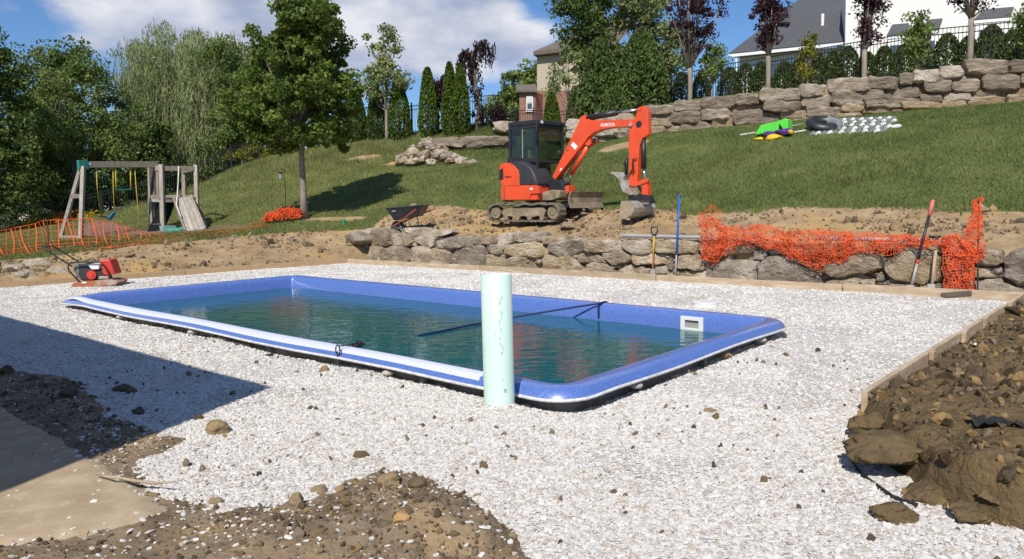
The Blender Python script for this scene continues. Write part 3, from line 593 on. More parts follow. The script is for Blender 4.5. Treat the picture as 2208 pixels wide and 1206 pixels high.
rc = qn2 - uW * .19 - uL * .06; MB().tube([(rc[0] + uL[0] * .035 * cos(a), rc[1] + uL[1] * .035 * cos(a), .105 + .05 * sin(a)) for a in np.linspace(0, 2 * pi, 14)], .007, 5, cap=False).build('ring', m_blk, rk)
MB().tube([(*(rc + uW * .02), .14), (*(qn2 - uL * .03), .14)], .006, 5).build('hook_rod', m_blk, rk); MB().tube([(*rc, .06), (*(rc - uW * .02 - uL * .02), -.02)], .006, 5).build('hook_rod', m_blk, rk)
# ================================================================== OFF-CAMERA HOUSE that throws the shadow at the left
m_hw = pm('house_stucco', (.55, .5, .42), (.5, .45, .38), 3, .9)
hh = 3.3; tr_ = hh / math.tan(SUN_EL); tip = G(585, 835)[:2] - np.array([sin(SUN_AZ), cos(SUN_AZ)]) * tr_
e1 = G(0, 680)[:2] - G(585, 835)[:2]; e1 /= np.linalg.norm(e1); e2 = G(0, 1075)[:2] - G(585, 835)[:2]; e2 /= np.linalg.norm(e2)
hs_ = empty('house_corner', (tip[0] - 3, tip[1] - 1, 0), 'corner of the pale house that shades the ground at the left', 'house')
bk = np.array([sin(SUN_AZ), cos(SUN_AZ)])
oA, oB, oC, oD = tip, tip + e1 * 9, tip + e1 * 9 + e2 * 7 - np.array([2, 0]), tip + e2 * 7
MB().prism([(*p, hh - .18) for p in (oA, oB, oC, oD)], (0, 0, .18)).build('roof', pm('dark_shingle', (.12, .12, .125), (.08, .08, .085), 20, .9, .3, 40), hs_)
ins = [p + (sum((oA, oB, oC, oD)) / 4 - p) * .16 for p in (oA, oB, oC, oD)]
MB().prism([(*p, -.2) for p in ins], (0, 0, hh)).build('wall', m_hw, hs_)

# ================================================================== FORM BOARDS
m_board = pm('form_board', (.47, .36, .24), (.36, .27, .175), 6, .85, .3, 60, stretch=(1, 1, 6), rnd=.16, c3=(.55, .45, .33), s3=3)
m_board_o = pm('form_board_orange', (.50, .34, .19), (.42, .29, .17), 6, .85, .3, 60, stretch=(1, 1, 6), rnd=.1)
def plank(a, b, label, m=m_board, top=.115, h=.15, w=.042, group=None, out=None, dz0=0, dz1=0):
    a = np.array([a[0], a[1], top - h / 2 + dz0]); b = np.array([b[0], b[1], top - h / 2 + dz1]); o = MB().bar(a, b, w, h).build('form_board', m, bevel=.003)
    tag(o, label, 'board', group); return o
gb = 'timber form boards around the gravel pad'
lf = lambda t: LF0 + (BK0 - LF0) * t
def onl(px, py0=595):                 # parameter of the left line under a picture column
    best = min(np.linspace(0, 1, 400), key=lambda t: abs(np.dot(lf(t) - CAM, cR) / np.dot(lf(t) - CAM, FWD) * F_PX + 1104 - px)); return best
tL = [0, onl(60), onl(400), 1]
plank(lf(tL[0]), lf(tL[1]) , 'orange tan form board at the left edge of the photo, behind the compactor', m_board_o, group=gb, top=.12)
plank(lf(tL[1] + .002), lf(tL[2]), 'orange tan form board behind the red plate compactor and the left end of the pool', m_board_o, group=gb)
plank(lf(tL[2] + .002), lf(tL[3]), 'orange tan form board running along the dirt bank to the far corner of the pad', m_board_o, group=gb, top=.13)
VB = VPlane(BK0, BK1 - BK0); sB = [0, VB.sz(1036, 590)[0], VB.sz(1415, 612)[0], VB.sz(1817, 634)[0], np.linalg.norm((BK1 - BK0)[:2]) + .02]
bp_ = lambda s: VB.p + VB.u * s
for k, lb in enumerate(('pale form board at the wall foot, from the far corner to the green pipe', 'pale form board at the foot of the lower stone wall, right of the green pipe', 'pale form board in front of the big boulders under the orange netting', 'darker brown form board in front of the two leaning shovels')):
    plank(bp_(sB[k] + .01), bp_(sB[k + 1] - .01), lb, m_board, group=gb, top=.125 + (.0, .004, -.002, .012)[k])
RT0 = RT1 - 0; nrt = np.linalg.norm((BK1 - RT0)[:2]); rp_ = lambda s: np.array([RT0[0] + RTN[0] * s, RT0[1] + RTN[1] * s, 0])
sR = [0, nrt * .40, nrt * .72, nrt + .03]
for k, lb in enumerate(('nearest weathered form board along the right mound, half buried in soil', 'middle weathered form board on the right, with a stake against it', 'far right form board meeting the back board at the corner')):
    plank(rp_(sR[k] + .005), rp_(sR[k + 1] - .005), lb, m_board, group=gb, top=.15 - .012 * k, h=.24)
for s, lb in ((nrt * .42, 'short wooden stake at the first joint of the right form boards'), (nrt * .57, 'wooden stake block in the middle of the right form boards'), (nrt * .80, 'wooden stake near the far end of the right form boards'), (nrt * .24, 'low wooden stake beside the nearest right form board')):
    q = rp_(s); q = q + np.array([*RTO, 0]) * .045
    tag(MB().box((q[0], q[1], 0.0), (*RTN * .045, 0), (*RTO * .02, 0), (0, 0, .165)).build('wooden_stake', m_board, bevel=.003), lb, 'stake', 'wooden stakes behind the right form boards')
plank(bp_(sB[3] + 1.45) + VB.n * .035, bp_(sB[3] + 1.85) + VB.n * .035, 'short dark bar set aslant on the face of the back form board', pm('dark_bar', (.14, .11, .085), (.1, .08, .06), 6, .8), top=.1, h=.07, w=.02, dz0=-.03, dz1=.03)  # small slanted bar, darker than the board behind it

# ================================================================== STONE WALLS
def rockmat(name, c1, c2, c3, st, bump=1.0):
    return pm(name, c1, c2, 3.6, .93, bump, 11, rnd=.20, c3=c3, s3=1.7, stretch=st, bdist=.09, ramp=(.36, .60), spec=.12, c3r=(.52, .7))
m_rock = rockmat('wall_rock', (0.425, 0.342, 0.248), (0.242, 0.189, 0.130), (0.543, 0.472, 0.366), (1, 1, 1.5)); m_rock_t = rockmat('tan_rock', (0.472, 0.378, 0.248), (0.307, 0.230, 0.142), (0.566, 0.496, 0.389), (1, 1, 1.5))
m_rock_g = rockmat('grey_rock', (0.378, 0.325, 0.260), (0.230, 0.195, 0.153), (0.507, 0.454, 0.378), (1, 1, 1.5)); m_rock_p = rockmat('pale_rock', (0.519, 0.448, 0.354), (0.354, 0.295, 0.224), (0.590, 0.525, 0.431), (1, 1, 1.5))
m_ledge = rockmat('ledge_rock', (0.401, 0.330, 0.248), (0.206, 0.165, 0.124), (0.519, 0.448, 0.354), (.8, .8, 3.5), 1.0); m_ledge_t = rockmat('ledge_rock_tan', (0.425, 0.330, 0.224), (0.283, 0.206, 0.130), (0.507, 0.448, 0.366), (.8, .8, 3.0), 1.0)
def resample(P, n):
    P = np.array(P, float); Q = np.r_[P, P[:1]]; L_ = np.r_[0, np.cumsum(np.hypot(*np.diff(Q, axis=0).T))]; t = np.linspace(0, L_[-1], n, endpoint=False)
    return np.c_[np.interp(t, L_, Q[:, 0]), np.interp(t, L_, Q[:, 1])]
def chaikin(P, it=1, q=.2):
    P = np.array(P, float)
    for _ in range(it):
        N_ = np.roll(P, -1, 0); P = np.stack([P * (1 - q) + N_ * q, P * q + N_ * (1 - q)], 1).reshape(-1, 2)
    return P
_sk = [0]
def stone(pl, sz, m, parent, thick=.45, bulge=.09, push=0.0, n=22, grow=1.07, tilt=0.0):
    """a boulder from its face outline (metres along and up the wall plane)"""
    _sk[0] += 1; k = _sk[0]; r = np.random.default_rng(k); P = resample(chaikin(sz, 2, .12), n); c = P.mean(0); ext = (P.max(0) - P.min(0)); b_ = min(bulge, .28 * ext.min())
    rings = [(-thick, .9), (-thick * .5, 1.03), (-.02 - b_ * .3, grow), (b_ * .30, 1.0), (b_ * .80, .935), (b_ * .98, .78), (b_ * 1.0, .40)]
    V = []; jag = 1 + .035 * r.normal(size=n); tl = r.normal(0, .16, 2)
    for o, s in rings:
        Q = c + (P - c) * s * jag[:, None] ** (1 if s > .8 else .3)
        for q in Q:
            dd = q - c; w = pl.p + pl.u * q[0] + pl.n * (o + push + (dd[0] * tl[0] + dd[1] * (tl[1] - .06 + tilt)) * (1 if o > -.1 else 0)); V.append((w[0], w[1], q[1]))
    q = c; w = pl.p + pl.u * q[0] + pl.n * (b_ * 1.02 + push); V.append((w[0], w[1], q[1]))
    V = np.array(V); sc_ = 1.0 / max(.12, ext.min()); N3 = np.stack([fbm(V * 4.2 + k * 5.1 + d * 9.7, 3) for d in range(3)], -1); N4 = np.stack([fbm(V * 13 + k * 2.1 + d * 9.7, 2) for d in range(3)], -1)
    V = V + N3 * min(.07, ext.min() * .16) + N4 * min(.024, ext.min() * .05); m_ = len(rings)
    F = [(i * n + a, i * n + (a + 1) % n, (i + 1) * n + (a + 1) % n, (i + 1) * n + a) for i in range(m_ - 1) for a in range(n)] + [((m_ - 1) * n + a, (m_ - 1) * n + (a + 1) % n, m_ * n) for a in range(n)] + [tuple(range(n))[::-1]]
    o = mesh('stone', V, F, m, parent, False)
    me = o.data; me.polygons.foreach_set('use_smooth', np.ones(len(me.polygons), bool)); 
    try: me.set_sharp_from_angle(angle=radians(26))
    except Exception: pass
    return o
def rect_poly(x0, y0, x1, y1, r):
    w, h = x1 - x0, y1 - y0; a = lambda s: r.uniform(0, .20) * s
    c = min(w, h) * .5
    return [(x0 + a(c), y0 + a(c)), (x0 + w * r.uniform(.3, .6), y0 + r.uniform(-.02, .06) * h), (x1 - a(c), y0 + a(c)), (x1 - r.uniform(-.02, .04) * w, y0 + h * r.uniform(.4, .7)), (x1 - a(c), y1 - a(c)), (x0 + w * r.uniform(.4, .7), y1 + r.uniform(-.04, .03) * h), (x0 + a(c), y1 - a(c)), (x0 + r.uniform(-.02, .03) * w, y0 + h * r.uniform(.3, .6))]
z6 = lambda X, Y: (740 + X / 2.984, 430 + Y / 2.984)
z7 = lambda X, Y: (1400 + X / 2.7327, 400 + Y / 2.7327)
z3 = lambda X, Y: (1400 + X / 2.7327, Y / 2.7327)
z2 = lambda X, Y: (700 + X / 2.941, Y / 2.941)
lw = empty('lower_stone_wall', WALL_LO.w(1400, 610) * np.array([1, 1, 0]), 'low dry wall of big grey brown boulders behind the pool pad', 'stone wall')
rr = np.random.default_rng(5)
def put(lst, zf, pl, parent, mats, **kw):
    for it in lst:
        mm = mats[0]; k2 = dict(kw)
        if isinstance(it[-1], str): mm = {'t': mats[1], 'g': mats[2], 'p': mats[3], 'm': mats[0]}[it[-1]]; it = it[:-1]
        poly = rect_poly(*it, rr) if not isinstance(it[0], (tuple, list)) else list(it)
        stone(pl, [pl.sz(*zf(*q)) for q in poly], mm, parent, push=rr.normal(0, .025), **k2)
LM = (m_rock, m_rock_t, m_rock_g, m_rock_p)
put([((165, 200), (285, 190), (300, 225), (300, 302), (235, 308), (168, 300), 'm'), (298, 222, 455, 303), ((455, 262), (520, 212), (640, 192), (700, 215), (600, 250), (592, 312), (500, 300), 'p'), (592, 235, 842, 316, 'g'), (842, 228, 1003, 292), ((1000, 222), (1098, 212), (1100, 270), (1032, 325), (1005, 290), 'p'), (1102, 212, 1287, 276, 'p'), (1285, 235, 1420, 292, 't'),
     ((1328, 300), (1400, 262), (1555, 248), (1562, 330), (1440, 378), (1340, 350), 'g'), (1560, 258, 1795, 342), ((1790, 265), (1985, 262), (1992, 345), (1880, 360), (1795, 310), 'p'), (2010, 262, 2290, 350, 't'),
     (920, 285, 1022, 358), ((1045, 300), (1140, 278), (1240, 275), (1322, 318), (1300, 378), (1100, 368), (1045, 345), 't'), (1510, 345, 1662, 410), ((1660, 330), (1720, 312), (1800, 325), (1868, 365), (1850, 405), (1740, 422), (1665, 385), 'm'), (1866, 348, 2122, 422, 't'), 
     (60, 240, 162, 400, 'g'), (165, 295, 265, 408), ((265, 312), (440, 298), (455, 400), (380, 418), (268, 408), 'm'), ((452, 320), (500, 298), (660, 318), (688, 350), (685, 430), (470, 418), 'm'), ((690, 350), (790, 305), (900, 298), (925, 345), (905, 445), (700, 430), 'g'), (905, 350, 1066, 455, 't'), ((1066, 400), (1100, 365), (1240, 372), (1300, 430), (1290, 465), (1075, 458), 'm'), ((1300, 370), (1350, 352), (1480, 372), (1530, 440), (1520, 478), (1305, 470), 't'),
     ((1530, 450), (1600, 405), (1690, 408), (1752, 460), (1745, 490), (1540, 484), 'm'), ((1752, 460), (1850, 412), (1935, 425), (1990, 465), (1980, 502), (1760, 492), 'm'), (2000, 430, 2092, 482, 'g'), (2062, 420, 2130, 455)], z6, WALL_LO, lw, LM)
put([(62, 490, 165, 550, 'p'), (165, 395, 342, 497), (165, 500, 357, 560, 't'), (340, 470, 385, 560, 'g'), ((300, 335), (480, 320), (640, 350), (640, 385), (420, 425), (310, 410), 'm'), (615, 380, 697, 440, 'g'), ((665, 345), (820, 340), (1010, 350), (1005, 405), (880, 420), (690, 405), 'm'), (1000, 350, 1180, 420, 't'), (1180, 362, 1320, 405, 't'), (1300, 345, 1500, 380, 'g'), (1700, 350, 1760, 400),
     ((368, 560), (372, 480), (440, 435), (600, 432), (655, 455), (640, 500), (605, 575), (480, 580), 'g'), (605, 470, 660, 578, 'g'), ((652, 500), (690, 430), (770, 412), (880, 440), (1030, 500), (1045, 555), (1015, 600), (830, 598), (680, 580), 'g'), ((1035, 480), (1110, 455), (1200, 405), (1360, 412), (1372, 500), (1250, 525), (1120, 545), (1045, 520), 'm'), ((1030, 580), (1100, 545), (1280, 528), (1362, 580), (1355, 615), (1060, 606), 'm'),
     (1340, 522, 1385, 562, 'g'), ((1370, 575), (1430, 545), (1470, 562), (1450, 595), (1385, 602), 'g'), ((1370, 480), (1430, 425), (1530, 352), (1640, 380), (1720, 400), (1742, 560), (1640, 575), (1500, 572), (1400, 525), 't'), (1410, 575, 1600, 628, 'p'), (1600, 575, 1745, 632, 'p'), (1745, 380, 1900, 475, 'm'), (1745, 480, 1905, 560, 'g'), (1745, 560, 1910, 640, 'p'),
     ((1900, 400), (1960, 368), (2070, 380), (2088, 470), (1960, 480), (1900, 455), 'm'), (1890, 482, 2072, 546, 't'), ((2085, 420), (2150, 388), (2290, 392), (2310, 590), (2160, 588), (2085, 530), 'g'), ((1915, 570), (2060, 560), (2210, 615), (2280, 660), (1920, 648), 'p'), (1975, 548, 2085, 585, 'p')], z7, WALL_LO, lw, LM, thick=.5)
# rubble packed into the joints
rb = MB(); rr2 = np.random.default_rng(8)
for k in range(300):
    s = rr2.uniform(.1, np.linalg.norm((BK1 - BK0)[:2]) + 1.5); z = rr2.uniform(0, .62); w = WALL_LO.p + WALL_LO.u * s - WALL_LO.n * rr2.uniform(.03, .13); V, F = rock_verts(900 + k % 20, 1, .8, .3); a = rr2.uniform(.05, .11)
    rb.add(V * np.array([a * 1.5, a * 1.2, a]) + np.array([w[0], w[1], z]), F)
tag(rb.build('joint_rubble', m_rock_g, lw), kind='stuff')

uw = empty('upper_stone_wall', (*UPL[3], Z(*UPL[3])), 'tall terraced wall of long layered ledge rocks at the top of the lawn', 'stone wall')
class PolyPlane:                      # the upper wall bends, so every stone takes the plane of its own stretch
    def pick(s, px):
        for k in range(len(UPL) - 1):
            q = UPL[k + 1]; c = np.array([q[0], q[1], 4.5]) - CAM; X = np.dot(c, cR) / np.dot(c, FWD) * F_PX + 1104
            if px < X or k == len(UPL) - 2: return VPlane(UPL[k], UPL[k + 1] - UPL[k])
UPP = [VPlane(UPL[k], UPL[k + 1] - UPL[k]) for k in range(len(UPL) - 1)]; _pp = PolyPlane()
def put_up(lst, zf, mats, **kw):
    for it in lst:
        mm = mats[0]
        if isinstance(it[-1], str): mm = {'t': mats[1], 'g': mats[2], 'p': mats[3]}[it[-1]]; it = it[:-1]
        poly = rect_poly(*it, rr) if not isinstance(it[0], (tuple, list)) else list(it)
        pl = _pp.pick(zf(np.mean([q[0] for q in poly]), 0)[0]); stone(pl, [pl.sz(*zf(*q)) for q in poly], mm, uw, thick=.7, push=rr.normal(0, .08), bulge=.16, **kw)
UM = (m_ledge, m_ledge_t, m_rock_g, m_rock_p)
put_up([(0, 618, 142, 682), (0, 670, 115, 747, 't'), (0, 742, 100, 792, 't'), (95, 738, 187, 787), (145, 588, 300, 657), (112, 655, 302, 732), (185, 715, 368, 787), (298, 568, 502, 642), (303, 640, 478, 712), (368, 698, 497, 768, 't'), (500, 552, 657, 622), (482, 605, 682, 692), (505, 658, 772, 742), (655, 518, 887, 602), (688, 585, 887, 662), (772, 652, 932, 702, 't'), (770, 700, 932, 735, 'p'), (885, 493, 1037, 578, 'p'), (885, 555, 1083, 642), (930, 628, 1133, 692), (1038, 452, 1300, 548), (1280, 450, 1462, 530), (1088, 522, 1392, 628), (1128, 610, 1272, 662, 't'),
        (1385, 503, 1602, 582), (1258, 572, 1592, 637), (1248, 635, 1432, 672, 't'), (1475, 430, 1562, 502), (1558, 412, 1712, 492, 'p'), (1708, 388, 1848, 462, 'p'), (1608, 447, 1780, 552), (1775, 445, 1948, 550), (1592, 553, 1727, 602), (1488, 598, 1722, 642, 't'), (1732, 543, 1893, 592, 'p'), (1855, 345, 2128, 442), (1955, 438, 2182, 532), (1898, 533, 2082, 577), (1720, 588, 1872, 632, 't'), (1872, 573, 2105, 627, 't'), (2128, 350, 2330, 432), (2180, 430, 2330, 500), (2088, 498, 2300, 562, 't'), (2108, 560, 2300, 612, 't'), (1430, 645, 1500, 668, 't'), (930, 690, 1080, 722, 'p'), (1080, 668, 1250, 695, 't')], z3, UM)
put_up([(2030, 668, 2212, 722), (2045, 718, 2212, 800), (2055, 798, 2212, 852), (2060, 850, 2212, 892, 't'), (1920, 760, 2050, 820, 'p'), (1720, 715, 1945, 785, 'p'), (1640, 745, 1765, 802, 'p'), (1700, 800, 1862, 872, 'p'), (1850, 828, 1935, 884), (1740, 868, 1842, 912, 't'), (1535, 755, 1645, 832, 'p'), (1858, 780, 1962, 832), (1930, 815, 2060, 880, 't'), (1620, 800, 1710, 850, 'p'), (1540, 828, 1640, 880, 'p'), (1640, 850, 1745, 900)], z2, UM)
# dirt backing behind both walls
def backing(name, parent, segs, m):
    b = MB()
    for (pl, a0, z0, a1, z1, zb) in segs:
        P = [pl.p + pl.u * a0 - pl.n * .12, pl.p + pl.u * a1 - pl.n * .12]; e = -pl.n * .3
        b.prism([(P[0][0], P[0][1], zb), (P[1][0], P[1][1], zb), (P[1][0], P[1][1], z1), (P[0][0], P[0][1], z0)], e)
    return tag(b.build(name, m, parent), kind='stuff')
Lw = WALL_LO.sz(2260, 600)[0]; backing('earth_core', lw, [(WALL_LO, .0, .5, Lw, .55, -.2)], m_soil)
segs = []
for k, (pl, (xa_, ya_), (xb_, yb_)) in enumerate(zip(UPP[1:-1], ((1300, 262), (1400, 238), (1600, 210), (1800, 178), (2000, 165), (2208, 140)), ((1400, 238), (1600, 210), (1800, 178), (2000, 165), (2208, 140), (2500, 100)))):
    a = pl.sz(xa_, ya_); b2 = pl.sz(xb_, yb_); segs.append((pl, a[0], a[1] - .1, b2[0], b2[1] - .1, 3.6))
backing('earth_core', uw, segs, m_soil)

# lone rocks: big ledge slab, pale boulders, rubble pile
def boulder(name, c, r, m, label=None, cat='rock', parent=None, seed=1, jag=.28, sub=3, rz=0.0, group=None, cuts=5):
    V, F = rock_verts(seed, sub, 1.0, jag, cuts); V = V * np.array(r); cz, sz_ = cos(rz), sin(rz); V = np.c_[V[:, 0] * cz - V[:, 1] * sz_, V[:, 0] * sz_ + V[:, 1] * cz, V[:, 2]] + np.array(c)
    o = mesh(name, V, F, m, parent, True)
    try: o.data.set_sharp_from_angle(angle=radians(30))
    except Exception: pass
    if parent is None: tag(o, label, cat, group)
    return o
LP = VPlane(D(870, 310, 34.5), D(1100, 310, 34.0) - D(870, 310, 34.5))
lr = empty('ledge_outcrop', LP.w(990, 325), 'long flat ledge rock jutting from the grass bank left of the excavator cab', 'rock')
for poly, mm in ((((640, 900), (720, 880), (830, 882), (900, 905), (880, 940), (760, 930)), m_ledge), (((820, 890), (900, 868), (1165, 868), (1180, 925), (1060, 930), (900, 950), (840, 950)), m_ledge), (((1060, 930), (1180, 925), (1180, 965), (1090, 960)), m_ledge_t), (((1060, 775), (1180, 765), (1190, 840), (1100, 835)), m_rock_p), (((700, 878), (840, 870), (860, 890), (730, 892)), m_ledge_t)):
    stone(LP, [LP.sz(*z2(*q)) for q in poly], mm, lr, thick=1.3, bulge=.3, push=.15)
for poly in (((820, 940), (900, 950), (1060, 932), (1170, 930), (1170, 975), (980, 985), (860, 975)),):
    stone(LP, [LP.sz(*z2(*q)) for q in poly], m_ledge, lr, thick=.8, bulge=.1, push=-.6)
pile = empty('rubble_pile', T(925, 352), 'heap of broken grey brown rocks on the lawn below the ledge', 'rock pile'); rr3 = np.random.default_rng(12)
for k in range(95):
    fx = rr3.uniform(0, 1); px = 858 + 140 * fx; hmx = 56 * max(0.05, 1 - abs(fx - .48) * 1.7); py = 353 - hmx * rr3.random() ** .8 - 2
    q = D(px, py, 31.6 + (353 - py) * .045 + rr3.uniform(-.1, .1)); a = rr3.uniform(.12, .26)
    boulder('rock', q, (a * 1.3, a, a * .75), (m_rock, m_rock_t, m_rock_g, m_rock_p)[k % 4], parent=pile, seed=k + 40, sub=1, rz=rr3.uniform(0, 3), jag=.2)
for k, (px, py, Y, s, lb) in enumerate(((1098, 276, 36, .55, 'pale boulder at the foot of the fence behind the excavator cab'), (1015, 352, 31.8, .30, 'flat pale stone lying in the grass right of the rubble pile'), (868, 350, 32, .3, 'round grey stone at the left end of the rubble pile'))):
    boulder('boulder', D(px, py, Y), (s * 1.5, s, s * .6), m_rock_p if k < 2 else m_rock_g, lb, seed=70 + k)

# dirt heap behind the wheelbarrow and loose rocks on the terrace
for k, (px, py, Y, r, m, lb) in enumerate(((950, 468, 23.4, (.95, .7, .36), m_soil, 'heap of tan soil behind the red handles of the wheelbarrow'), (916, 476, 22.9, (.5, .5, .34), m_soil, 'low hump of tan soil just right of the wheelbarrow tray'), (982, 464, 23.4, (.20, .2, .12), m_rock_p, 'pale stone on top of the soil heap right of the wheelbarrow'),
        (2118, 452, 14.9, (.16, .14, .1), m_rock_t, 'ochre stone on the churned dirt near the tall orange net post'), (1222, 487, 18.4, (.22, .16, .1), m_rock_t, 'ochre rock in the dirt below the excavator blade'), (905, 498, 20.7, (.55, .3, .16), m_rock_p, 'pale rock slab under the wheelbarrow on the wall top'), (815, 500, 21.5, (.5, .3, .14), m_rock_p, 'pale flat rock at the left end of the lower wall'), (770, 515, 21.0, (.40, .3, .20), m_rock_g, 'rough grey boulder at the left end of the lower wall'))):
    boulder('soil_heap' if m is m_soil else 'loose_rock', D(px, py, Y), r, m, lb, 'soil heap' if m is m_soil else 'rock', seed=90 + k, sub=4 if m is m_soil else 3, jag=.34, cuts=2 if m is m_soil else 5)

# ================================================================== FENCES
m_fence = pm('black_fence_paint', (.012, .013, .014), None, rough=.5, spec=.4)
def fence(name, pts, h, label, spacing=.115, postw=.06, rails=(.96, .84, .14), every=2.4, picket=.017, gz=None):
    """pts: plan points with base heights"""
    pts = [np.array(p, float) for p in pts]; r = empty(name, pts[0], label, 'fence'); pk = MB(); rl = []
    for a, b in zip(pts[:-1], pts[1:]):
        d = b - a; L_ = np.hypot(d[0], d[1]); n = int(L_ / spacing)
        for k in range(n):
            q = a + d * (k + .5) / n; pk.box(q + np.array([0, 0, h * .5]), (d[0] / L_ * picket / 2, d[1] / L_ * picket / 2, 0), (-d[1] / L_ * picket / 2, d[0] / L_ * picket / 2, 0), (0, 0, h * .48))
        for f in rails: rl.append((a + np.array([0, 0, h * f]), b + np.array([0, 0, h * f])))
        np_ = max(1, round(L_ / every))
        for k in range(np_ + 1):
            if k == np_ and b is not pts[-1]: continue
            q = a + d * k / np_; MB().box(q + np.array([0, 0, h * .51]), (postw / 2, 0, 0), (0, postw / 2, 0), (0, 0, h * .53)).box(q + np.array([0, 0, h * 1.05]), (postw * .6, 0, 0), (0, postw * .6, 0), (0, 0, .015)).build('post', m_fence, r)
    tag(pk.build('pickets', m_fence, r), kind='stuff')
    for a, b in rl: MB().bar(a, b, .03, .03).build('rail', m_fence, r)
    return r
def fence_top(name, tops, h, label, **kw): fence(name, [D(px, py, Y) - np.array([0, 0, h]) for px, py, Y in tops], h, label, **kw)
fence_top('metal_fence', ((1447, 162, 34), (1557, 137, 32), (1729, 108, 29.5), (2004, 60, 26.6), (2198, 42, 25.4), (2420, 20, 24.4)), 1.65, 'long black picket fence above the upper stone wall at the right')
fence_top('metal_fence', ((870, 230, 39), (887, 226, 39), (1006, 207, 38.5), (1075, 202, 38)), 1.75, 'black picket fence behind the pointed evergreens, seen against the sky', postw=.07)
fence_top('metal_fence', ((1040, 233, 37.4), (1150, 236, 37), (1245, 238, 36.5), (1420, 215, 35.5)), 1.45, 'black picket fence in front of the brick house behind the excavator')
pf = []
for px, py, Y in ((-260, 512, 36), (0, 503, 36), (150, 488, 35.8), (222, 470, 35.8), (298, 452, 36.2), (428, 412, 36.8), (500, 372, 37.3), (560, 350, 37.8)): q = D(px, py, Y); pf.append((q[0], q[1], Z(q[0], q[1])))
fence('metal_fence', pf, 1.3, 'low black picket fence running up the hill behind the wooden play set')

# ================================================================== HOUSES
m_side = pm('white_siding', (.74, .73, .70), None, rough=.6); m_trim = pm('white_trim', (.80, .80, .79), None, rough=.5); m_shing = pm('grey_shingle', (.105, .108, .118), (.065, .068, .076), 9, .95, .5, 40, stretch=(1, 1, 3)); m_glass = pm('window_glass', (.06, .08, .10), None, rough=.08, spec=.8); m_blind = pm('window_blind', (.62, .62, .6), None, rough=.6)
nt = m_side.node_tree; N = nt.nodes.new; L = nt.links.new; tcn = N('ShaderNodeTexCoord'); wv = N('ShaderNodeTexWave'); wv.wave_type = 'BANDS'; wv.bands_direction = 'Z'; wv.wave_profile = 'SAW'; wv.inputs['Scale'].default_value = 1.55; L(tcn.outputs['Object'], wv.inputs['Vector']); bpn = N('ShaderNodeBump'); bpn.invert = True; bpn.inputs['Strength'].default_value = .45; bpn.inputs['Distance'].default_value = .03; L(wv.outputs[0], bpn.inputs['Height']); L(bpn.outputs[0], nt.nodes['Principled BSDF'].inputs['Normal'])
MV = VPlane(D(1824, 100, 41), D(2300, 100, 37.5) - D(1824, 100, 41))
wh = empty('white_house', MV.w(2000, 190) * np.array([1, 1, 0]) + np.array([0, 0, 5]), 'white sided house with grey shingle roofs behind the fence at the right', 'house')
def vp(pl, px, py, off=0): return pl.w(px, py, off)
# gabled wall seen from its end; lap siding
P_ = [vp(MV, 1824, 150), vp(MV, 2420, 150), vp(MV, 2420, -160), vp(MV, 2050, -260), vp(MV, 1900, -120), vp(MV, 1824, -20)]
P_[0][2] = P_[1][2] = 5.0; MB().prism(P_, -MV.n * 8).build('wall', m_side, wh)
# garage wing: wall, roof, gutter
E0 = D(1572, 124, 44.5); E1 = D(1820, 88, 41.6); E1[2] = E0[2] = (E0[2] + E1[2]) / 2; GV = VPlane(E0, E1 - E0)
e = GV.u; back = -GV.n
b = MB(); w0 = E0 + back * .5 + e * .5; w1 = E1 + back * .5 + e * .4; b.prism([(w0[0], w0[1], 5), (w1[0], w1[1], 5), (w1[0], w1[1], E0[2] - .1), (w0[0], w0[1], E0[2] - .1)], back * 6); b.build('wall', m_side, wh)
ridge0 = E0 + back * 5.5 + e * 3.4 + np.array([0, 0, 4.1]); ridge1 = E1 + back * 5.5 + e * 1.5 + np.array([0, 0, 4.1])
up_ = np.cross(e, ridge0 - E0); up_ /= np.linalg.norm(up_); up_ = up_ * np.sign(up_[2])
rf = MB(); rf.prism([E0, E1 + e * .15, ridge1, ridge0], up_ * .12); rf.build('roof', m_shing, wh)
bk2 = ridge0 + back * 5.5 - np.array([0, 0, 4.1]); MB().prism([E0 + back * .02, ridge0, bk2], up_ * .1).build('roof', m_shing, wh)
MB().bar(E0 - back * .06 - np.array([0, 0, .06]), E1 - back * .06 - np.array([0, 0, .06]), .14, .16).build('gutter', m_trim, wh)
MB().bar(E1 + e * .18 + up_ * .05, E1 + e * .18 + up_ * .05 + (ridge1 - E1) * .45, .08, .22).build('rake_board', m_trim, wh)
MB().tube([E1 + back * 1.8 - e * 1.3 + np.array([0, 0, 1.4]), E1 + back * 1.8 - e * 1.3 + np.array([0, 0, 2.1])], .09, 8).build('vent_pipe', m_trim, wh)
q = E0 + e * .4; MB().bar((q[0], q[1], E0[2] - .1), (q[0], q[1], 5.2), .1, .1, up=(0, 1, 0)).build('downspout', m_trim, wh)
wz = GV.p + GV.u * 0
for px in (1640, 1672, 1704, 1735, 1765):
    a = GV.sz(px, 150, -.5); c = GV.p + GV.u * a[0] + GV.n * (-.47); o = MB().box((c[0], c[1], E0[2] - 1.15), e * .42, GV.n * .04, (0, 0, .55)).build('window', m_trim, wh); MB().box((c[0] + GV.n[0] * .05, c[1] + GV.n[1] * .05, E0[2] - 1.15), e * .34, GV.n * .01, (0, 0, .47)).build('pane', m_glass, o)
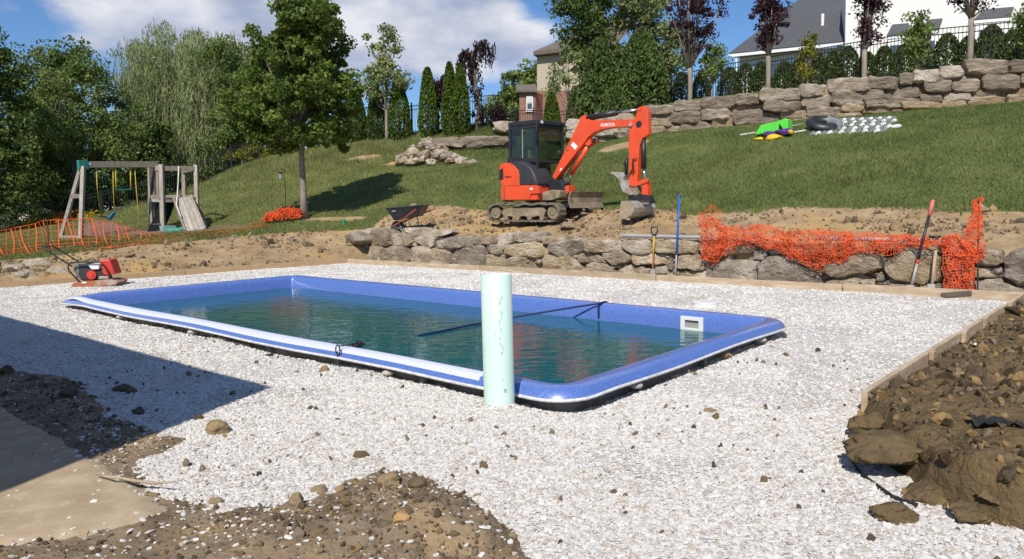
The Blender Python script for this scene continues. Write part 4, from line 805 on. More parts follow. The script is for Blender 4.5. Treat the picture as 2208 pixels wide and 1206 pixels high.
# small roofs over bay windows on the gabled wall
for (xa_, ya_, xb_, yb_, xt, yt, xu, yu) in ((1912, 80, 1958, 72, 1924, 58, 1960, 54), (1992, 70, 2022, 65, 1998, 48, 2032, 44), (2100, 46, 2176, 34, 2120, 30, 2186, 19)):
    a = vp(MV, xa_, ya_, .7); b2 = vp(MV, xb_, yb_, .7); c = vp(MV, xu, yu, .02); d2 = vp(MV, xt, yt, .02); b2[2] = a[2]; d2[2] = c[2]
    MB().prism([a, b2, c, d2], (0, 0, .1)).build('roof', m_shing, wh); MB().bar(a - np.array([0, 0, .05]), b2 - np.array([0, 0, .05]), .08, .14).build('gutter', m_trim, wh)
    mid0 = a - MV.n * .66; s_ = (b2 - a); MB().prism([a - np.array([0, 0, .12]) + s_ * .05, b2 - np.array([0, 0, .12]) - s_ * .05, b2 - s_ * .05 - np.array([0, 0, 3.2]), a + s_ * .05 - np.array([0, 0, 3.2])], -MV.n * .68).build('bay', m_trim, wh)
    o = MB().prism([a - np.array([0, 0, .45]) + s_ * .18 + MV.n * .01, b2 - np.array([0, 0, .45]) - s_ * .18 + MV.n * .01, b2 - s_ * .18 - np.array([0, 0, 1.9]) + MV.n * .01, a + s_ * .18 - np.array([0, 0, 1.9]) + MV.n * .01], -MV.n * .02).build('window', m_glass, wh)

m_tan = pm('tan_siding', (.50, .43, .33), (.45, .385, .29), 3, .8, .4, 3, stretch=(.2, .2, 14)); m_brick = pm('red_brown_brick', (.31, .165, .125), (.24, .125, .095), 6, .9, .5, 30, c3=(.36, .22, .17), s3=14); m_brn = pm('brown_roof', (.17, .145, .12), (.12, .10, .085), 8, .95, .3, 30); m_soff = pm('dark_soffit', (.10, .09, .08), None, rough=.8)
TV = VPlane(D(1160, 200, 52), D(1260, 200, 50.5) - D(1160, 200, 52))
th = empty('brick_house', TV.w(1200, 262) * np.array([1, 1, 0]) + np.array([0, 0, 5.2]), 'two storey house with tan siding over red brick, left of the tall evergreens', 'house')
A_ = [vp(TV, 1158, 112), vp(TV, 1330, 104), vp(TV, 1330, 196), vp(TV, 1158, 196)]; MB().prism(A_, -TV.n * 9).build('wall', m_tan, th)
A_ = [vp(TV, 1158, 196.5, .03), vp(TV, 1330, 196.5, .03), vp(TV, 1330, 285, .03), vp(TV, 1158, 285, .03)]; MB().prism(A_, -TV.n * 9).build('brick_base', m_brick, th)
a = vp(TV, 1150, 111, .5); b2 = vp(TV, 1336, 103, .5); b2[2] = a[2]; c = a - TV.n * 5 + TV.u * 3.2 + np.array([0, 0, 2.6]); d2 = b2 - TV.n * 5 + np.array([0, 0, 2.6]); f2 = a - TV.n * 10
MB().add([a, b2, d2, c, f2], [(0, 1, 2, 3), (0, 3, 4)]).add([a - np.array([0, 0, .25]), b2 - np.array([0, 0, .25]), b2, a], [(0, 1, 2, 3)]).build('roof', m_brn, th)
MB().prism([a - np.array([0, 0, .26]), b2 - np.array([0, 0, .26]), b2 - TV.n * .5 - np.array([0, 0, .3]), a - TV.n * .5 - np.array([0, 0, .3])], (0, 0, .05)).build('soffit', m_soff, th)
A_ = [vp(TV, 1120, 199, 1.2), vp(TV, 1155, 199, 1.2), vp(TV, 1155, 290, 1.2), vp(TV, 1120, 290, 1.2)]; MB().prism(A_, -TV.n * 3).build('brick_bay', m_brick, th)
A_ = [vp(TV, 1112, 199, 1.5), vp(TV, 1158, 199, 1.5), vp(TV, 1155, 186, .3), vp(TV, 1116, 186, .3)]; MB().prism(A_, (0, 0, .12)).build('bay_roof', m_brn, th)
o = MB().prism([vp(TV, 1135, 207, 1.26), vp(TV, 1149, 207, 1.26), vp(TV, 1149, 237, 1.26), vp(TV, 1135, 237, 1.26)], -TV.n * .05).build('window', m_trim, th); MB().prism([vp(TV, 1137, 210, 1.28), vp(TV, 1147, 210, 1.28), vp(TV, 1147, 221, 1.28), vp(TV, 1137, 221, 1.28)], -TV.n * .01).build('pane', m_blind, o); MB().prism([vp(TV, 1137, 223, 1.28), vp(TV, 1147, 223, 1.28), vp(TV, 1147, 235, 1.28), vp(TV, 1137, 235, 1.28)], -TV.n * .01).build('pane', m_glass, o)
MB().prism([vp(TV, 1133, 238, 1.3), vp(TV, 1151, 238, 1.3), vp(TV, 1151, 241, 1.3), vp(TV, 1133, 241, 1.3)], -TV.n * .1).build('sill', m_trim, th)
# pale building glimpsed between the trees at the left
q = D(75, 420, 60); bh = empty('distant_house', (q[0], q[1], 1), 'pale beige house glimpsed between the dark trees at the left', 'house')
MB().box((q[0], q[1], 2.6), (3.2, .5, 0), (-.5, 3.2, 0), (0, 0, 1.9)).build('wall', m_tan, bh); zr = 4.4
MB().prism([(q[0] - 3.9, q[1] - 4.4, zr), (q[0] + 3.4, q[1] - 3.3, zr), (q[0], q[1] - 4.0, zr + 2.2)], (-1, 7.4, 0)).build('roof', m_brn, bh)
MB().box((q[0] + .8, q[1] - 3.15, 2.6), (.5, .08, 0), (-.01, .06, 0), (0, 0, .7)).build('window', m_glass, bh)
# ================================================================== TREES AND PLANTS
m_bark = pm('bark', (.17, .14, .11), (.09, .072, .055), 6, .95, .8, 25, stretch=(1, 1, .25), c3=(.24, .21, .175), s3=3); m_bark_p = pm('pale_bark', (.30, .26, .21), (.19, .155, .12), 6, .95, .7, 25, stretch=(1, 1, .25))
LMAT = dict(
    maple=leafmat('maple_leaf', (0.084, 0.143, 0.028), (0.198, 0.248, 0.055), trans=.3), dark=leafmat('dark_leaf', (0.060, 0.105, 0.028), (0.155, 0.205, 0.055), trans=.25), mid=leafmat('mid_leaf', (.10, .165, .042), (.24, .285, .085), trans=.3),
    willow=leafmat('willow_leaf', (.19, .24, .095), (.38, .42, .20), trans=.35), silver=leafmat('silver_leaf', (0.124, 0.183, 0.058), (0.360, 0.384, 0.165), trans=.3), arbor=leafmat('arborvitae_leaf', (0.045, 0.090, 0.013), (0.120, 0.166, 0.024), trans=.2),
    spruce=leafmat('spruce_needle', (0.046, 0.088, 0.024), (0.130, 0.175, 0.046), trans=.12), purple=leafmat('purple_leaf', (0.036, 0.018, 0.026), (0.098, 0.046, 0.055), trans=.25), beech=leafmat('copper_beech_leaf', (0.016, 0.010, 0.012), (0.050, 0.030, 0.030), trans=.2),
    hedge=leafmat('hedge_leaf', (0.035, 0.061, 0.015), (0.095, 0.125, 0.031), trans=.15), yellow=leafmat('yellow_green_leaf', (0.150, 0.166, 0.022), (0.300, 0.269, 0.050), trans=.35), flower_y=leafmat('yellow_flower', (0.550, 0.380, 0.030), (0.650, 0.480, 0.060), trans=.3), flower_o=leafmat('orange_flower', (0.450, 0.140, 0.030), (0.550, 0.220, 0.050), trans=.3), pale=leafmat('pale_bush_leaf', (0.120, 0.160, 0.075), (0.240, 0.280, 0.150), trans=.3))
def leafmesh(name, C, L_, W_, m, parent, up=0.0, seed=0, hang=False, tint=None):
    r = np.random.default_rng(seed); n = len(C); a = r.normal(size=(n, 3)); a[:, 2] += up
    if hang: a = np.c_[r.normal(0, .28, (n, 2)), -np.ones(n)]
    a /= np.linalg.norm(a, axis=1)[:, None]; b = r.normal(size=(n, 3)); b -= a * np.sum(a * b, 1)[:, None]; b /= np.linalg.norm(b, axis=1)[:, None]
    s = r.uniform(.65, 1.25, n)[:, None]; V = np.stack([C - a * L_ * s, C + b * W_ * s, C + a * L_ * s, C - b * W_ * s], 1).reshape(-1, 3); F = np.arange(4 * n).reshape(n, 4)
    o = mesh(name, V, F, m, parent, at=C.mean(0) if parent is None else C.mean(0)); t = np.clip(r.normal(.45, .28, n) if tint is None else tint, 0, 1.3)
    at = o.data.attributes.new('tint', 'FLOAT', 'POINT'); at.data.foreach_set('value', np.repeat(t, 4).astype(np.float32)); return o
def clusters(ells, K, seed, bias=.55):
    r = np.random.default_rng(seed); out = []; vol = np.array([e[3] * e[4] * e[5] for e in ells]) ** .8; pr = vol / vol.sum()
    for _ in range(K):
        e = ells[r.choice(len(ells), p=pr)]; d = r.normal(size=3); d /= np.linalg.norm(d); q = r.random() ** bias * .93; out.append(np.array(e[:3]) + d * q * np.array(e[3:]))
    return np.array(out)
def fill(Cc, n, rad, seed, flat=.75):
    global LAST_T
    r = np.random.default_rng(seed); k = r.integers(0, len(Cc), n); LAST_T = np.clip(r.normal(.45, .2, n) + r.normal(0, .26, len(Cc))[k], 0, 1.3); rs = r.uniform(.5, 1.35, len(Cc)); d = r.normal(size=(n, 3)); d /= np.linalg.norm(d, axis=1)[:, None]; q = (r.random(n) ** .45)[:, None]
    return Cc[k] + d * q * rad * rs[k][:, None] * np.array([1, 1, flat])
def trunk_limbs(base, ztop, r0, C, seed, m, parent, nl=12, lean=(0, 0), fork=.35):
    r = np.random.default_rng(seed); base = np.array(base, float); H_ = ztop - base[2]; b = MB(); P = []; R_ = []
    for k in range(9):
        t = k / 8; P.append(base + np.array([lean[0] * t + .06 * r.normal() * t, lean[1] * t + .06 * r.normal() * t, -.15 + (H_ + .15) * t])); R_.append(r0 * (1.25 if k == 0 else 1) * (1 - .82 * t))
    b.tube(P, R_, 9); tag_ = b.build('trunk', m, parent, True); lb = MB()
    idx = r.choice(len(C), min(nl, len(C)), replace=False)
    for k in idx:
        t = np.clip(((C[k][2] - base[2]) / H_) * .62, fork, .95) * r.uniform(.85, 1.0); j = t * 8; i = int(j); p0 = P[i] + (P[min(i + 1, 8)] - P[i]) * (j - i); rr_ = r0 * (1 - .82 * t) * .55; md = (p0 + C[k]) / 2 + np.array([0, 0, -.06 * H_ * r.random()])
        lb.tube([p0, md, C[k]], [rr_, rr_ * .6, rr_ * .15], 6)
    o = lb.build('limbs', m, parent, True); tag(o, kind='stuff'); return o
def tree(name, label, base, ells, K, n, rad, leaf, lm, r0=.12, seed=1, up=0.0, group=None, nl=14, bias=.55, trunk_m=None, wr=.55, lean=(0, 0), top=None, fork=.35, flat=.75):
    t = empty(name, base, label, 'shrub' if 'shrub' in name else 'tree', group); C = clusters(ells, K, seed, bias); zt_ = top or max(e[2] + e[5] * .25 for e in ells)
    trunk_limbs(base, zt_, r0, C, seed, trunk_m or m_bark, t, nl, lean, fork)
    LC = fill(C, n, rad, seed + 1, flat); leafmesh('crown', LC, leaf, leaf * wr, LMAT[lm], t, up, seed, tint=LAST_T); return t
def el(px, py, Y, wpx, hpx, depth=1.0):  # an ellipsoid that covers wpx by hpx of the photograph at distance Y
    c = D(px, py, Y); s = Y / F_PX; return (c[0], c[1], c[2], wpx / 2 * s, wpx / 2 * s * depth, hpx / 2 * s)
def gbase(px, py, Y): q = D(px, py, Y); return np.array([q[0], q[1], Z(q[0], q[1])])
# the maple on the lawn
mb = gbase(656, 470, 24)
tree('maple_tree', 'full green maple on the lawn with a straight bare trunk, right of the play set', mb, [el(635, 200, 24, 285, 250), el(652, 110, 24, 235, 190), el(648, 50, 24, 190, 130), el(600, 290, 24, 190, 90), el(700, 285, 24, 150, 90), el(655, 60, 24, 170, 190), el(560, 230, 24, 150, 150), el(730, 220, 24, 120, 170), el(650, -30, 24, 90, 120)], 340, 56000, .36, .074, 'maple', .115, 11, nl=30, bias=.5, fork=.42, trunk_m=m_bark_p)
# left background trees
tree('oak_tree', 'tall dark tree cut off by the left edge of the photo', gbase(-20, 505, 33), [el(-40, 200, 33, 190, 260), el(20, 330, 33, 120, 220), el(-60, 400, 33, 200, 200), el(0, 130, 33, 90, 130)], 170, 24000, .62, .09, 'dark', .3, 12)
tree('maple_tree', 'broad bushy tree above the left half of the swing beam', gbase(170, 480, 38), [el(165, 260, 38, 250, 260), el(90, 330, 38, 180, 200), el(260, 310, 38, 150, 220), el(185, 160, 38, 110, 130), el(60, 400, 38, 160, 150)], 230, 36000, .6, .082, 'mid', .25, 13, bias=.5)
tree('tall_tree', 'dark rounded treetop behind the broad bushy tree', gbase(120, 470, 48), [el(120, 190, 48, 190, 190), el(150, 120, 48, 110, 80), el(80, 250, 48, 150, 130)], 90, 9000, .8, .14, 'dark', .3, 14)
tree('spruce_tree', 'dark spruce standing between the broad tree and the willow', gbase(330, 455, 38.5), [el(325, 370, 38.5, 100, 160), el(335, 300, 38.5, 60, 110)], 90, 9000, .45, .085, 'spruce', .2, 15, up=.3)
tree('leafy_tree', 'yellow green leafy tree between the willow and the lawn maple', gbase(535, 355, 40), [el(520, 190, 40, 150, 220), el(560, 270, 40, 170, 140), el(485, 290, 40, 90, 120), el(470, 120, 40, 90, 100)], 130, 20000, .6, .08, 'mid', .25, 16)
# willow
def willow():
    base = gbase(410, 420, 43); t = empty('willow_tree', base, 'big weeping willow with long hanging pale green branches', 'tree'); r = np.random.default_rng(20)
    ells = [el(400, 150, 43, 280, 200), el(330, 170, 43, 150, 160), el(500, 160, 43, 180, 180), el(400, 230, 42, 230, 180), el(440, 280, 41, 170, 160)]
    C = clusters(ells, 420, 21, .33); trunk_limbs(base, base[2] + 7, .45, C, 21, m_bark, t, 26); pts = []; tn = []
    s = 43 / F_PX
    for c in C:
        for _ in range(13):
            p = c + r.normal(0, .38, 3) * np.array([1, 1, .4]); L_ = r.uniform(1.2, 3.2); dr = r.normal(0, .22, 2); tt = np.linspace(0, 1, 17) ** .85; sw = np.minimum(tt * 3, 1)
            pts.append(np.c_[p[0] + dr[0] * tt * 1.3 + r.normal(0, .03, 17), p[1] + dr[1] * tt * 1.3, p[2] + .25 * np.sin(np.minimum(tt * 6, 3.14)) - L_ * tt]); tn.append(np.full(17, r.normal(.5, .25)))
    Cc = np.concatenate(pts); tn = np.concatenate(tn); k = (Cc[:, 2] > base[2] + 1.2); leafmesh('crown', Cc[k], .15, .019, LMAT['willow'], t, hang=True, seed=22, tint=tn[k]); leafmesh('inner_foliage', fill(C, 14000, .5, 24), .11, .03, LMAT['willow'], t, -.8, 25)
willow()
tree('ash_tree', 'slim young tree with an open silvery crown, between the maple and the evergreens', gbase(835, 312, 37), [el(825, 110, 37, 80, 120), el(850, 165, 37, 75, 110), el(805, 170, 37, 70, 110), el(835, 65, 37, 40, 60)], 60, 4200, .42, .085, 'silver', .10, 23, nl=16, trunk_m=m_bark_p, fork=.3, bias=.6)
# arborvitae
def arborvitae(px, base_py, Y, top_py, wpx, label, seed, lm='arbor', n=5200, name='arborvitae', group='pointed arborvitae in front of the fence', cat='tree', leaf=.07):
    b0 = gbase(px, base_py, Y); top = D(px, top_py, Y)[2]; H_ = top - b0[2]; R_ = wpx / 2 * Y / F_PX; r = np.random.default_rng(seed); t = empty(name, b0, label, cat, group)
    z = r.random(n) ** .85; prof = np.where(z < .18, .80 + z * 1.1, np.sqrt(np.clip(1 - ((z - .18) / .83) ** 1.35, 0, 1))); a = r.random(n) * 6.283; q = 1 - .38 * r.random(n) ** 1.6
    rad = R_ * prof * q * (1 + .16 * fbm(np.c_[np.cos(a) * 1.5, np.sin(a) * 1.5, z * 5] + seed, 3)); C = np.c_[b0[0] + rad * np.cos(a), b0[1] + rad * np.sin(a), b0[2] + .08 + z * H_]
    leafmesh('foliage', C, leaf, leaf * .5, LMAT[lm], t, 1.4, seed); MB().tube([b0 - (0, 0, .1), b0 + (0, 0, H_ * .8)], [R_ * .16, .01], 7).build('trunk', m_bark, t); return t
for k, (px, bp2, Y, tp, w, lb, lm) in enumerate(((925, 297, 37.0, 150, 46, 'lone pointed arborvitae left of the twin pair, standing clear against the sky', 'arbor'), (972, 290, 36.6, 138, 38, 'left one of the twin pointed arborvitae', 'arbor'), (995, 292, 36.4, 141, 40, 'right one of the twin pointed arborvitae', 'arbor'), (862, 306, 37.2, 172, 52, 'wide arborvitae just right of the slim silvery tree', 'arbor'), (815, 312, 37.6, 190, 48, 'dark arborvitae behind the trunk of the slim silvery tree', 'hedge'), (768, 322, 38, 195, 52, 'arborvitae half hidden by the right side of the lawn maple', 'arbor'), (1190, 262, 36.2, 204, 42, 'small bushy evergreen in front of the brick house', 'arbor'))): arborvitae(px, bp2, Y, tp, w, lb, 30 + k, lm)
# weeping copper beech
def beech(px, bpy, Y, tpy, label, seed, w=1.0):
    b0 = gbase(px, bpy, Y); top = D(px - 6, tpy, Y)[2]; H_ = top - b0[2]; t = empty('weeping_beech', b0, label, 'tree'); r = np.random.default_rng(seed); s = Y / F_PX
    P = [b0 + np.array([x * s, 0, z * H_]) for x, z in ((0, 0), (4, .25), (-3, .5), (-6, .72), (-10, .86), (2, .97), (18 * w, 1.0), (30 * w, .93))]; MB().tube(P, [.14, .12, .1, .08, .06, .05, .03, .015], 7).build('trunk', m_bark, t)
    Q = [b0 + np.array([x * s, 0, z * H_]) for x, z in ((-8, .8), (-22 * w, .92), (-34 * w, .84), (-38 * w, .7))]; MB().tube(Q, [.05, .04, .025, .01], 6).build('limb', m_bark, t)
    C = []
    for seg, rad in ((P, .28), (Q, .18)):
        for i in range(len(seg) - 1):
            for _ in range(22):
                p = seg[i] + (seg[i + 1] - seg[i]) * r.random() + r.normal(0, rad * .6, 3) * np.array([1, 1, .5]); L_ = r.uniform(.2, 1.1); C += [p + np.array([r.normal(0, .05), r.normal(0, .05), -L_ * q]) for q in np.linspace(0, 1, 12)]
    C = np.array(C); C = C[C[:, 2] > b0[2]]; leafmesh('foliage', C, .075, .04, LMAT['beech'], t, hang=True, seed=seed)
beech(1030, 278, 37, 92, 'narrow weeping copper beech with a hooked top, right of the twin evergreens', 50)
beech(958, 285, 37.6, 165, 'small drooping copper beech peeking out between the pointed evergreens', 51, .5)
tree('dark_shrub', 'dark purple brown shrub in front of the fence, right of the copper beech', gbase(1075, 282, 37), [el(1075, 255, 37, 60, 50)], 30, 2200, .35, .07, 'beech', .05, 52)
tree('far_tree', 'far green tree sloping down to the left of the brick house', gbase(1110, 280, 70), [el(1130, 200, 70, 120, 110), el(1085, 235, 70, 90, 80), el(1150, 170, 70, 70, 90)], 80, 6000, 1.0, .22, 'mid', .3, 53)
# the dense group right of the brick house
tree('pine_tree', 'tall dark tree whose crown rises out of the photo right of the brick house', gbase(1270, 255, 40), [el(1270, 60, 40, 150, 200), el(1250, -20, 40, 130, 120), el(1300, 150, 40, 150, 160), el(1230, 20, 40, 70, 60)], 130, 14000, .6, .10, 'dark', .3, 54)
tree('poplar_tree', 'big silvery green tree behind the spruces, right of centre at the top', gbase(1400, 240, 39), [el(1400, 60, 39, 150, 220), el(1440, 140, 39, 110, 170), el(1360, 0, 39, 130, 120)], 130, 14000, .55, .095, 'silver', .3, 55)
arborvitae(1292, 245, 36, 88, 100, 'bushy spruce on the left of the pair behind the excavator boom', 56, 'spruce', 9000, 'spruce_tree', None, leaf=.11); arborvitae(1382, 240, 35, 72, 118, 'bushy spruce on the right of the pair behind the excavator boom', 57, 'spruce', 10000, 'spruce_tree', None, leaf=.11)
tree('young_birch', 'thin young tree with airy leaves in front of the brick house', gbase(1228, 262, 38), [el(1215, 150, 38, 80, 100), el(1200, 190, 38, 60, 60)], 30, 1500, .4, .08, 'silver', .06, 58, nl=10)
arborvitae(1240, 262, 37, 190, 46, 'dark evergreen shrub at the left foot of the spruces', 59, 'spruce', 2500, 'evergreen_shrub', None, 'shrub'); arborvitae(1330, 250, 34.5, 190, 90, 'dark evergreen undergrowth below the spruces', 60, 'spruce', 4000, 'evergreen_shrub', None, 'shrub')
# purple pears on the wall terrace
def pear(px, bpy, Y, crown, label, seed, lm='purple', r0=.10, n=3600, K=70, leaf=.055):
    b0 = D(px, bpy, Y); b0[2] = min(Z(b0[0], b0[1]), b0[2]); t = empty('purple_pear_tree' if lm == 'purple' else 'young_tree', b0, label, 'tree', 'purple leaved trees along the upper wall' if lm == 'purple' else None)
    ells = [el(*c[:2], Y, *c[2:]) for c in crown]; C = clusters(ells, K, seed, .6); r = np.random.default_rng(seed); P0 = b0; topz = max(e[2] + e[5] for e in ells); cz = min(e[2] - e[5] for e in ells)
    fk = b0 + np.array([0, 0, max(.6, (cz - b0[2]) * .95)]); MB().tube([b0 - (0, 0, .2), b0 + (fk - b0) * .5 + (.02, 0, 0), fk], [r0 * 1.15, r0 * .9, r0 * .8], 8).build('trunk', m_bark_p, t, True); lb = MB()
    for k in r.choice(len(C), min(26, len(C)), replace=False):
        md = fk + (C[k] - fk) * .5 + np.array([(C[k] - fk)[0] * .12, 0, .1 * abs(C[k][2] - fk[2])]); lb.tube([fk - (0, 0, .15 * r.random()), md, C[k]], [r0 * .45, r0 * .26, .01], 6)
    tag(lb.build('limbs', m_bark_p, t, True), kind='stuff'); leafmesh('crown', fill(C, n, .26, seed), leaf, leaf * .6, LMAT[lm], t, .3, seed)
pear(1487, 214, 29.6, ((1500, 20, 130, 170), (1505, 90, 80, 100), (1480, -50, 120, 120)), 'purple leaved tree with the widest crown, leftmost on the upper wall', 70, n=9000, K=110)
pear(1655, 200, 27.8, ((1660, 20, 85, 150), (1655, 80, 55, 70)), 'purple leaved tree in front of the grey shingle roof, second from the left', 71, n=4200)
pear(1862, 170, 25.8, ((1882, 0, 80, 130), (1870, 70, 45, 60)), 'purple leaved tree in front of the white gable, third from the left', 72, n=3000)
pear(2090, 132, 24.6, ((2100, -25, 90, 110), (2075, -20, 50, 60)), 'purple leaved tree with a forked trunk, rightmost on the upper wall', 73, n=1500, K=50)
pear(1740, 184, 27.2, ((1743, 105, 34, 90), (1740, 150, 30, 50)), 'thin columnar yellow green tree between the second and third purple trees', 74, 'yellow', .045, 1400, 30)
pear(1975, 152, 25.4, ((1976, 70, 46, 110), (1972, 110, 50, 70)), 'small columnar green tree before the white gable with a twisted stem', 75, 'mid', .045, 2600, 40)
pear(1534, 210, 29.2, ((1535, 145, 62, 100), (1545, 120, 50, 60)), 'airy green sapling between the first and second purple trees', 76, 'mid', .04, 2000, 36)
pear(2222, 132, 24.2, ((2215, 60, 60, 90), (2230, 30, 60, 70)), 'leafy green tree cut off by the right edge of the photo', 77, 'mid', .05, 2600, 40)
# hedge of rounded arborvitae behind the fence
hedge = ((1470, 232, 160, 50), (1512, 225, 158, 46), (1572, 215, 150, 52), (1606, 210, 142, 50), (1640, 205, 138, 46), (1690, 198, 138, 52), (1722, 192, 132, 50), (1762, 186, 120, 50), (1795, 182, 115, 44), (1826, 178, 105, 58), (1868, 172, 118, 50), (1905, 166, 105, 52), (1945, 160, 102, 50), (1990, 152, 100, 56), (2040, 148, 78, 62), (2085, 142, 84, 54), (2135, 136, 60, 70), (2180, 130, 70, 60), (2218, 124, 60, 60))
for k, (px, bp2, tp, w) in enumerate(hedge):
    c = D(px, tp, 34.5 - (px - 1450) * .0098); Y = c[1]
    sides = ('first', 'second', 'third', 'fourth', 'fifth', 'sixth', 'seventh', 'eighth', 'ninth', 'tenth', 'eleventh', 'twelfth', 'thirteenth', 'fourteenth', 'fifteenth', 'sixteenth', 'seventeenth', 'eighteenth', 'nineteenth')
    arborvitae(px, bp2, Y, tp, w * 1.12, 'dark rounded hedge shrub behind the upper black fence, %s of the row from the left' % sides[k], 100 + k, 'hedge', 2600, 'hedge_shrub', 'dark hedge shrubs behind the upper fence', 'shrub', leaf=.06)
# plants along the left fence
def bush(px, bpy, Y, w, h, lm, label, seed, n=1500, name='bush', leaf=.06):
    b0 = gbase(px, bpy, Y); t = empty(name, b0, label, 'bush'); e = el(px, bpy - h / 2, Y, w, h); C = clusters([(e[0], e[1], b0[2] + e[5], *e[3:])], 26, seed, .4); leafmesh('foliage', fill(C, n, .28, seed), leaf, leaf * .55, LMAT[lm], t, .3, seed)
    b = MB(); [b.tube([b0, C[k]], [.02, .005], 5) for k in range(6)]; tag(b.build('stems', m_bark, t), kind='stuff')
bush(20, 508, 37.5, 120, 62, 'pale', 'pale round variegated bush behind the fence at the left edge', 140, 3000)
bush(118, 495, 38, 90, 50, 'pale', 'pale bush behind the fence, left of the swing frame', 141, 2500)
bush(78, 503, 35, 46, 26, 'flower_y', 'low bed of yellow flowers against the left fence', 142, 900, 'flower_bed', .05); bush(112, 494, 35, 60, 34, 'yellow', 'yellow green leafy border in front of the left fence', 143, 1500, 'border_plant', .05)
bush(150, 488, 34.8, 56, 34, 'flower_o', 'orange flowering plants behind the left swing leg', 144, 900, 'flower_bed', .05); bush(190, 478, 34.8, 44, 22, 'flower_y', 'small yellow flower clump behind the left swing posts', 145, 500, 'flower_bed', .05)
tree('understory_shrub', 'dense green shrubs filling the gap behind the swings', gbase(240, 462, 39), [el(235, 420, 39, 190, 110), el(320, 410, 39, 130, 110), el(150, 430, 39, 120, 90)], 110, 11000, .5, .09, 'mid', .08, 146)
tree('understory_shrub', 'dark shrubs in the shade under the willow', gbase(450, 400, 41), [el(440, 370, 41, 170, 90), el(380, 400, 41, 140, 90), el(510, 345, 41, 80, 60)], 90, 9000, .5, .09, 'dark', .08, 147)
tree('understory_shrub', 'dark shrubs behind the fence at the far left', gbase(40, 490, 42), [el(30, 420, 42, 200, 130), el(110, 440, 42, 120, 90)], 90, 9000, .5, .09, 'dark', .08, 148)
bush(545, 352, 38.6, 110, 48, 'yellow', 'tall sunlit weeds at the top of the hill left of the maple', 149, 1500, 'tall_weeds', .08); bush(640, 335, 38.8, 120, 50, 'mid', 'green brush on the hill crest behind the maple trunk', 150, 2500); bush(715, 322, 38.8, 110, 46, 'mid', 'green brush on the hill crest right of the maple trunk', 151, 2500)
# a far wood that closes the view behind the left trees
t_ = []; r_ = np.random.default_rng(160)
for px in range(-220, 820, 46):
    hpy = 260 if px < 250 else (215 if px < 640 else 250); t_.append(el(px, (hpy + 470) / 2, 62 + r_.uniform(-3, 3), 110, 470 - hpy))
C = fill(clusters(t_, 420, 161, .5), 26000, 1.2, 162); o = leafmesh('far_wood', C, .21, .13, LMAT['dark'], None, 0, 163); tag(o, 'far off wood that reads as one dark green mass behind the left trees', 'wood', kind='stuff')
# ================================================================== EXCAVATOR
m_or = pm('orange_paint', (.80, .085, .020), (.70, .07, .018), 3, .38, .05, 60, spec=.5, c3=(.46, .13, .055), s3=7, coat=.15, c3r=(.55, .82)); m_blk2 = pm('black_paint', (.018, .020, .024), (.03, .03, .032), 4, .42, .03, 50, spec=.45)
m_plas = pm('charcoal_plastic', (.045, .047, .052), (.035, .036, .04), 4, .5, .05, 60); m_rub = pm('dusty_rubber', (.13, .115, .09), (.26, .215, .155), 7, .95, .5, 40, c3=(.045, .042, .038), s3=3); m_stl = pm('worn_steel', (.42, .40, .37), (.26, .235, .20), 5, .5, .3, 40, spec=.5, c3=(.30, .235, .165), s3=3)
m_mudst = pm('muddy_steel', (.30, .235, .155), (.16, .13, .095), 8, .9, .6, 40, c3=(.42, .33, .22), s3=4); m_chr = pm('chrome_rod', (.6, .6, .6), None, rough=.2, metallic=.9); m_cg = pm('cab_glass', (.035, .045, .045), None, rough=.05, spec=.8); m_lens = pm('lamp_lens', (.7, .72, .72), None, rough=.15, spec=.8)
m_decal = pm('white_decal', (.78, .78, .76), None, rough=.5); m_ddecal = pm('dark_decal', (.08, .02, .015), None, rough=.5)
EO = D(1166, 470, 20.5); EO[2] = 1.5 - 33 * 20.05 / 1600
class Mach:
    def __init__(s, O, yaw, conv): s.O = np.array(O, float); s.u = np.array([cos(yaw), sin(yaw), 0]); s.v = np.array([-sin(yaw), cos(yaw), 0]); s.conv = conv
    def pt(s, X, Y, lat=0):
        px, py = s.conv(X, Y); d = ray(px, py); q = s.O + s.v * lat; n = s.v; t = ((q - CAM) @ n) / (d @ n); return CAM + d * t
    def ext(s, P, lat, w, b=None): return (b or MB()).prism([s.pt(*p, lat) for p in P], s.v * w)
    def L(s, a, l, z): return s.O + s.u * a + s.v * l + np.array([0, 0, z])
z5 = lambda X, Y: (1020 + X / 4.159, 210 + Y / 4.159)
X_ = Mach(EO, radians(-42), z5); UC = Mach(EO, radians(-38), z5)
ex = empty('mini_excavator', EO, 'orange and black mini excavator parked on the dirt terrace with its bucket on the ground', 'excavator')
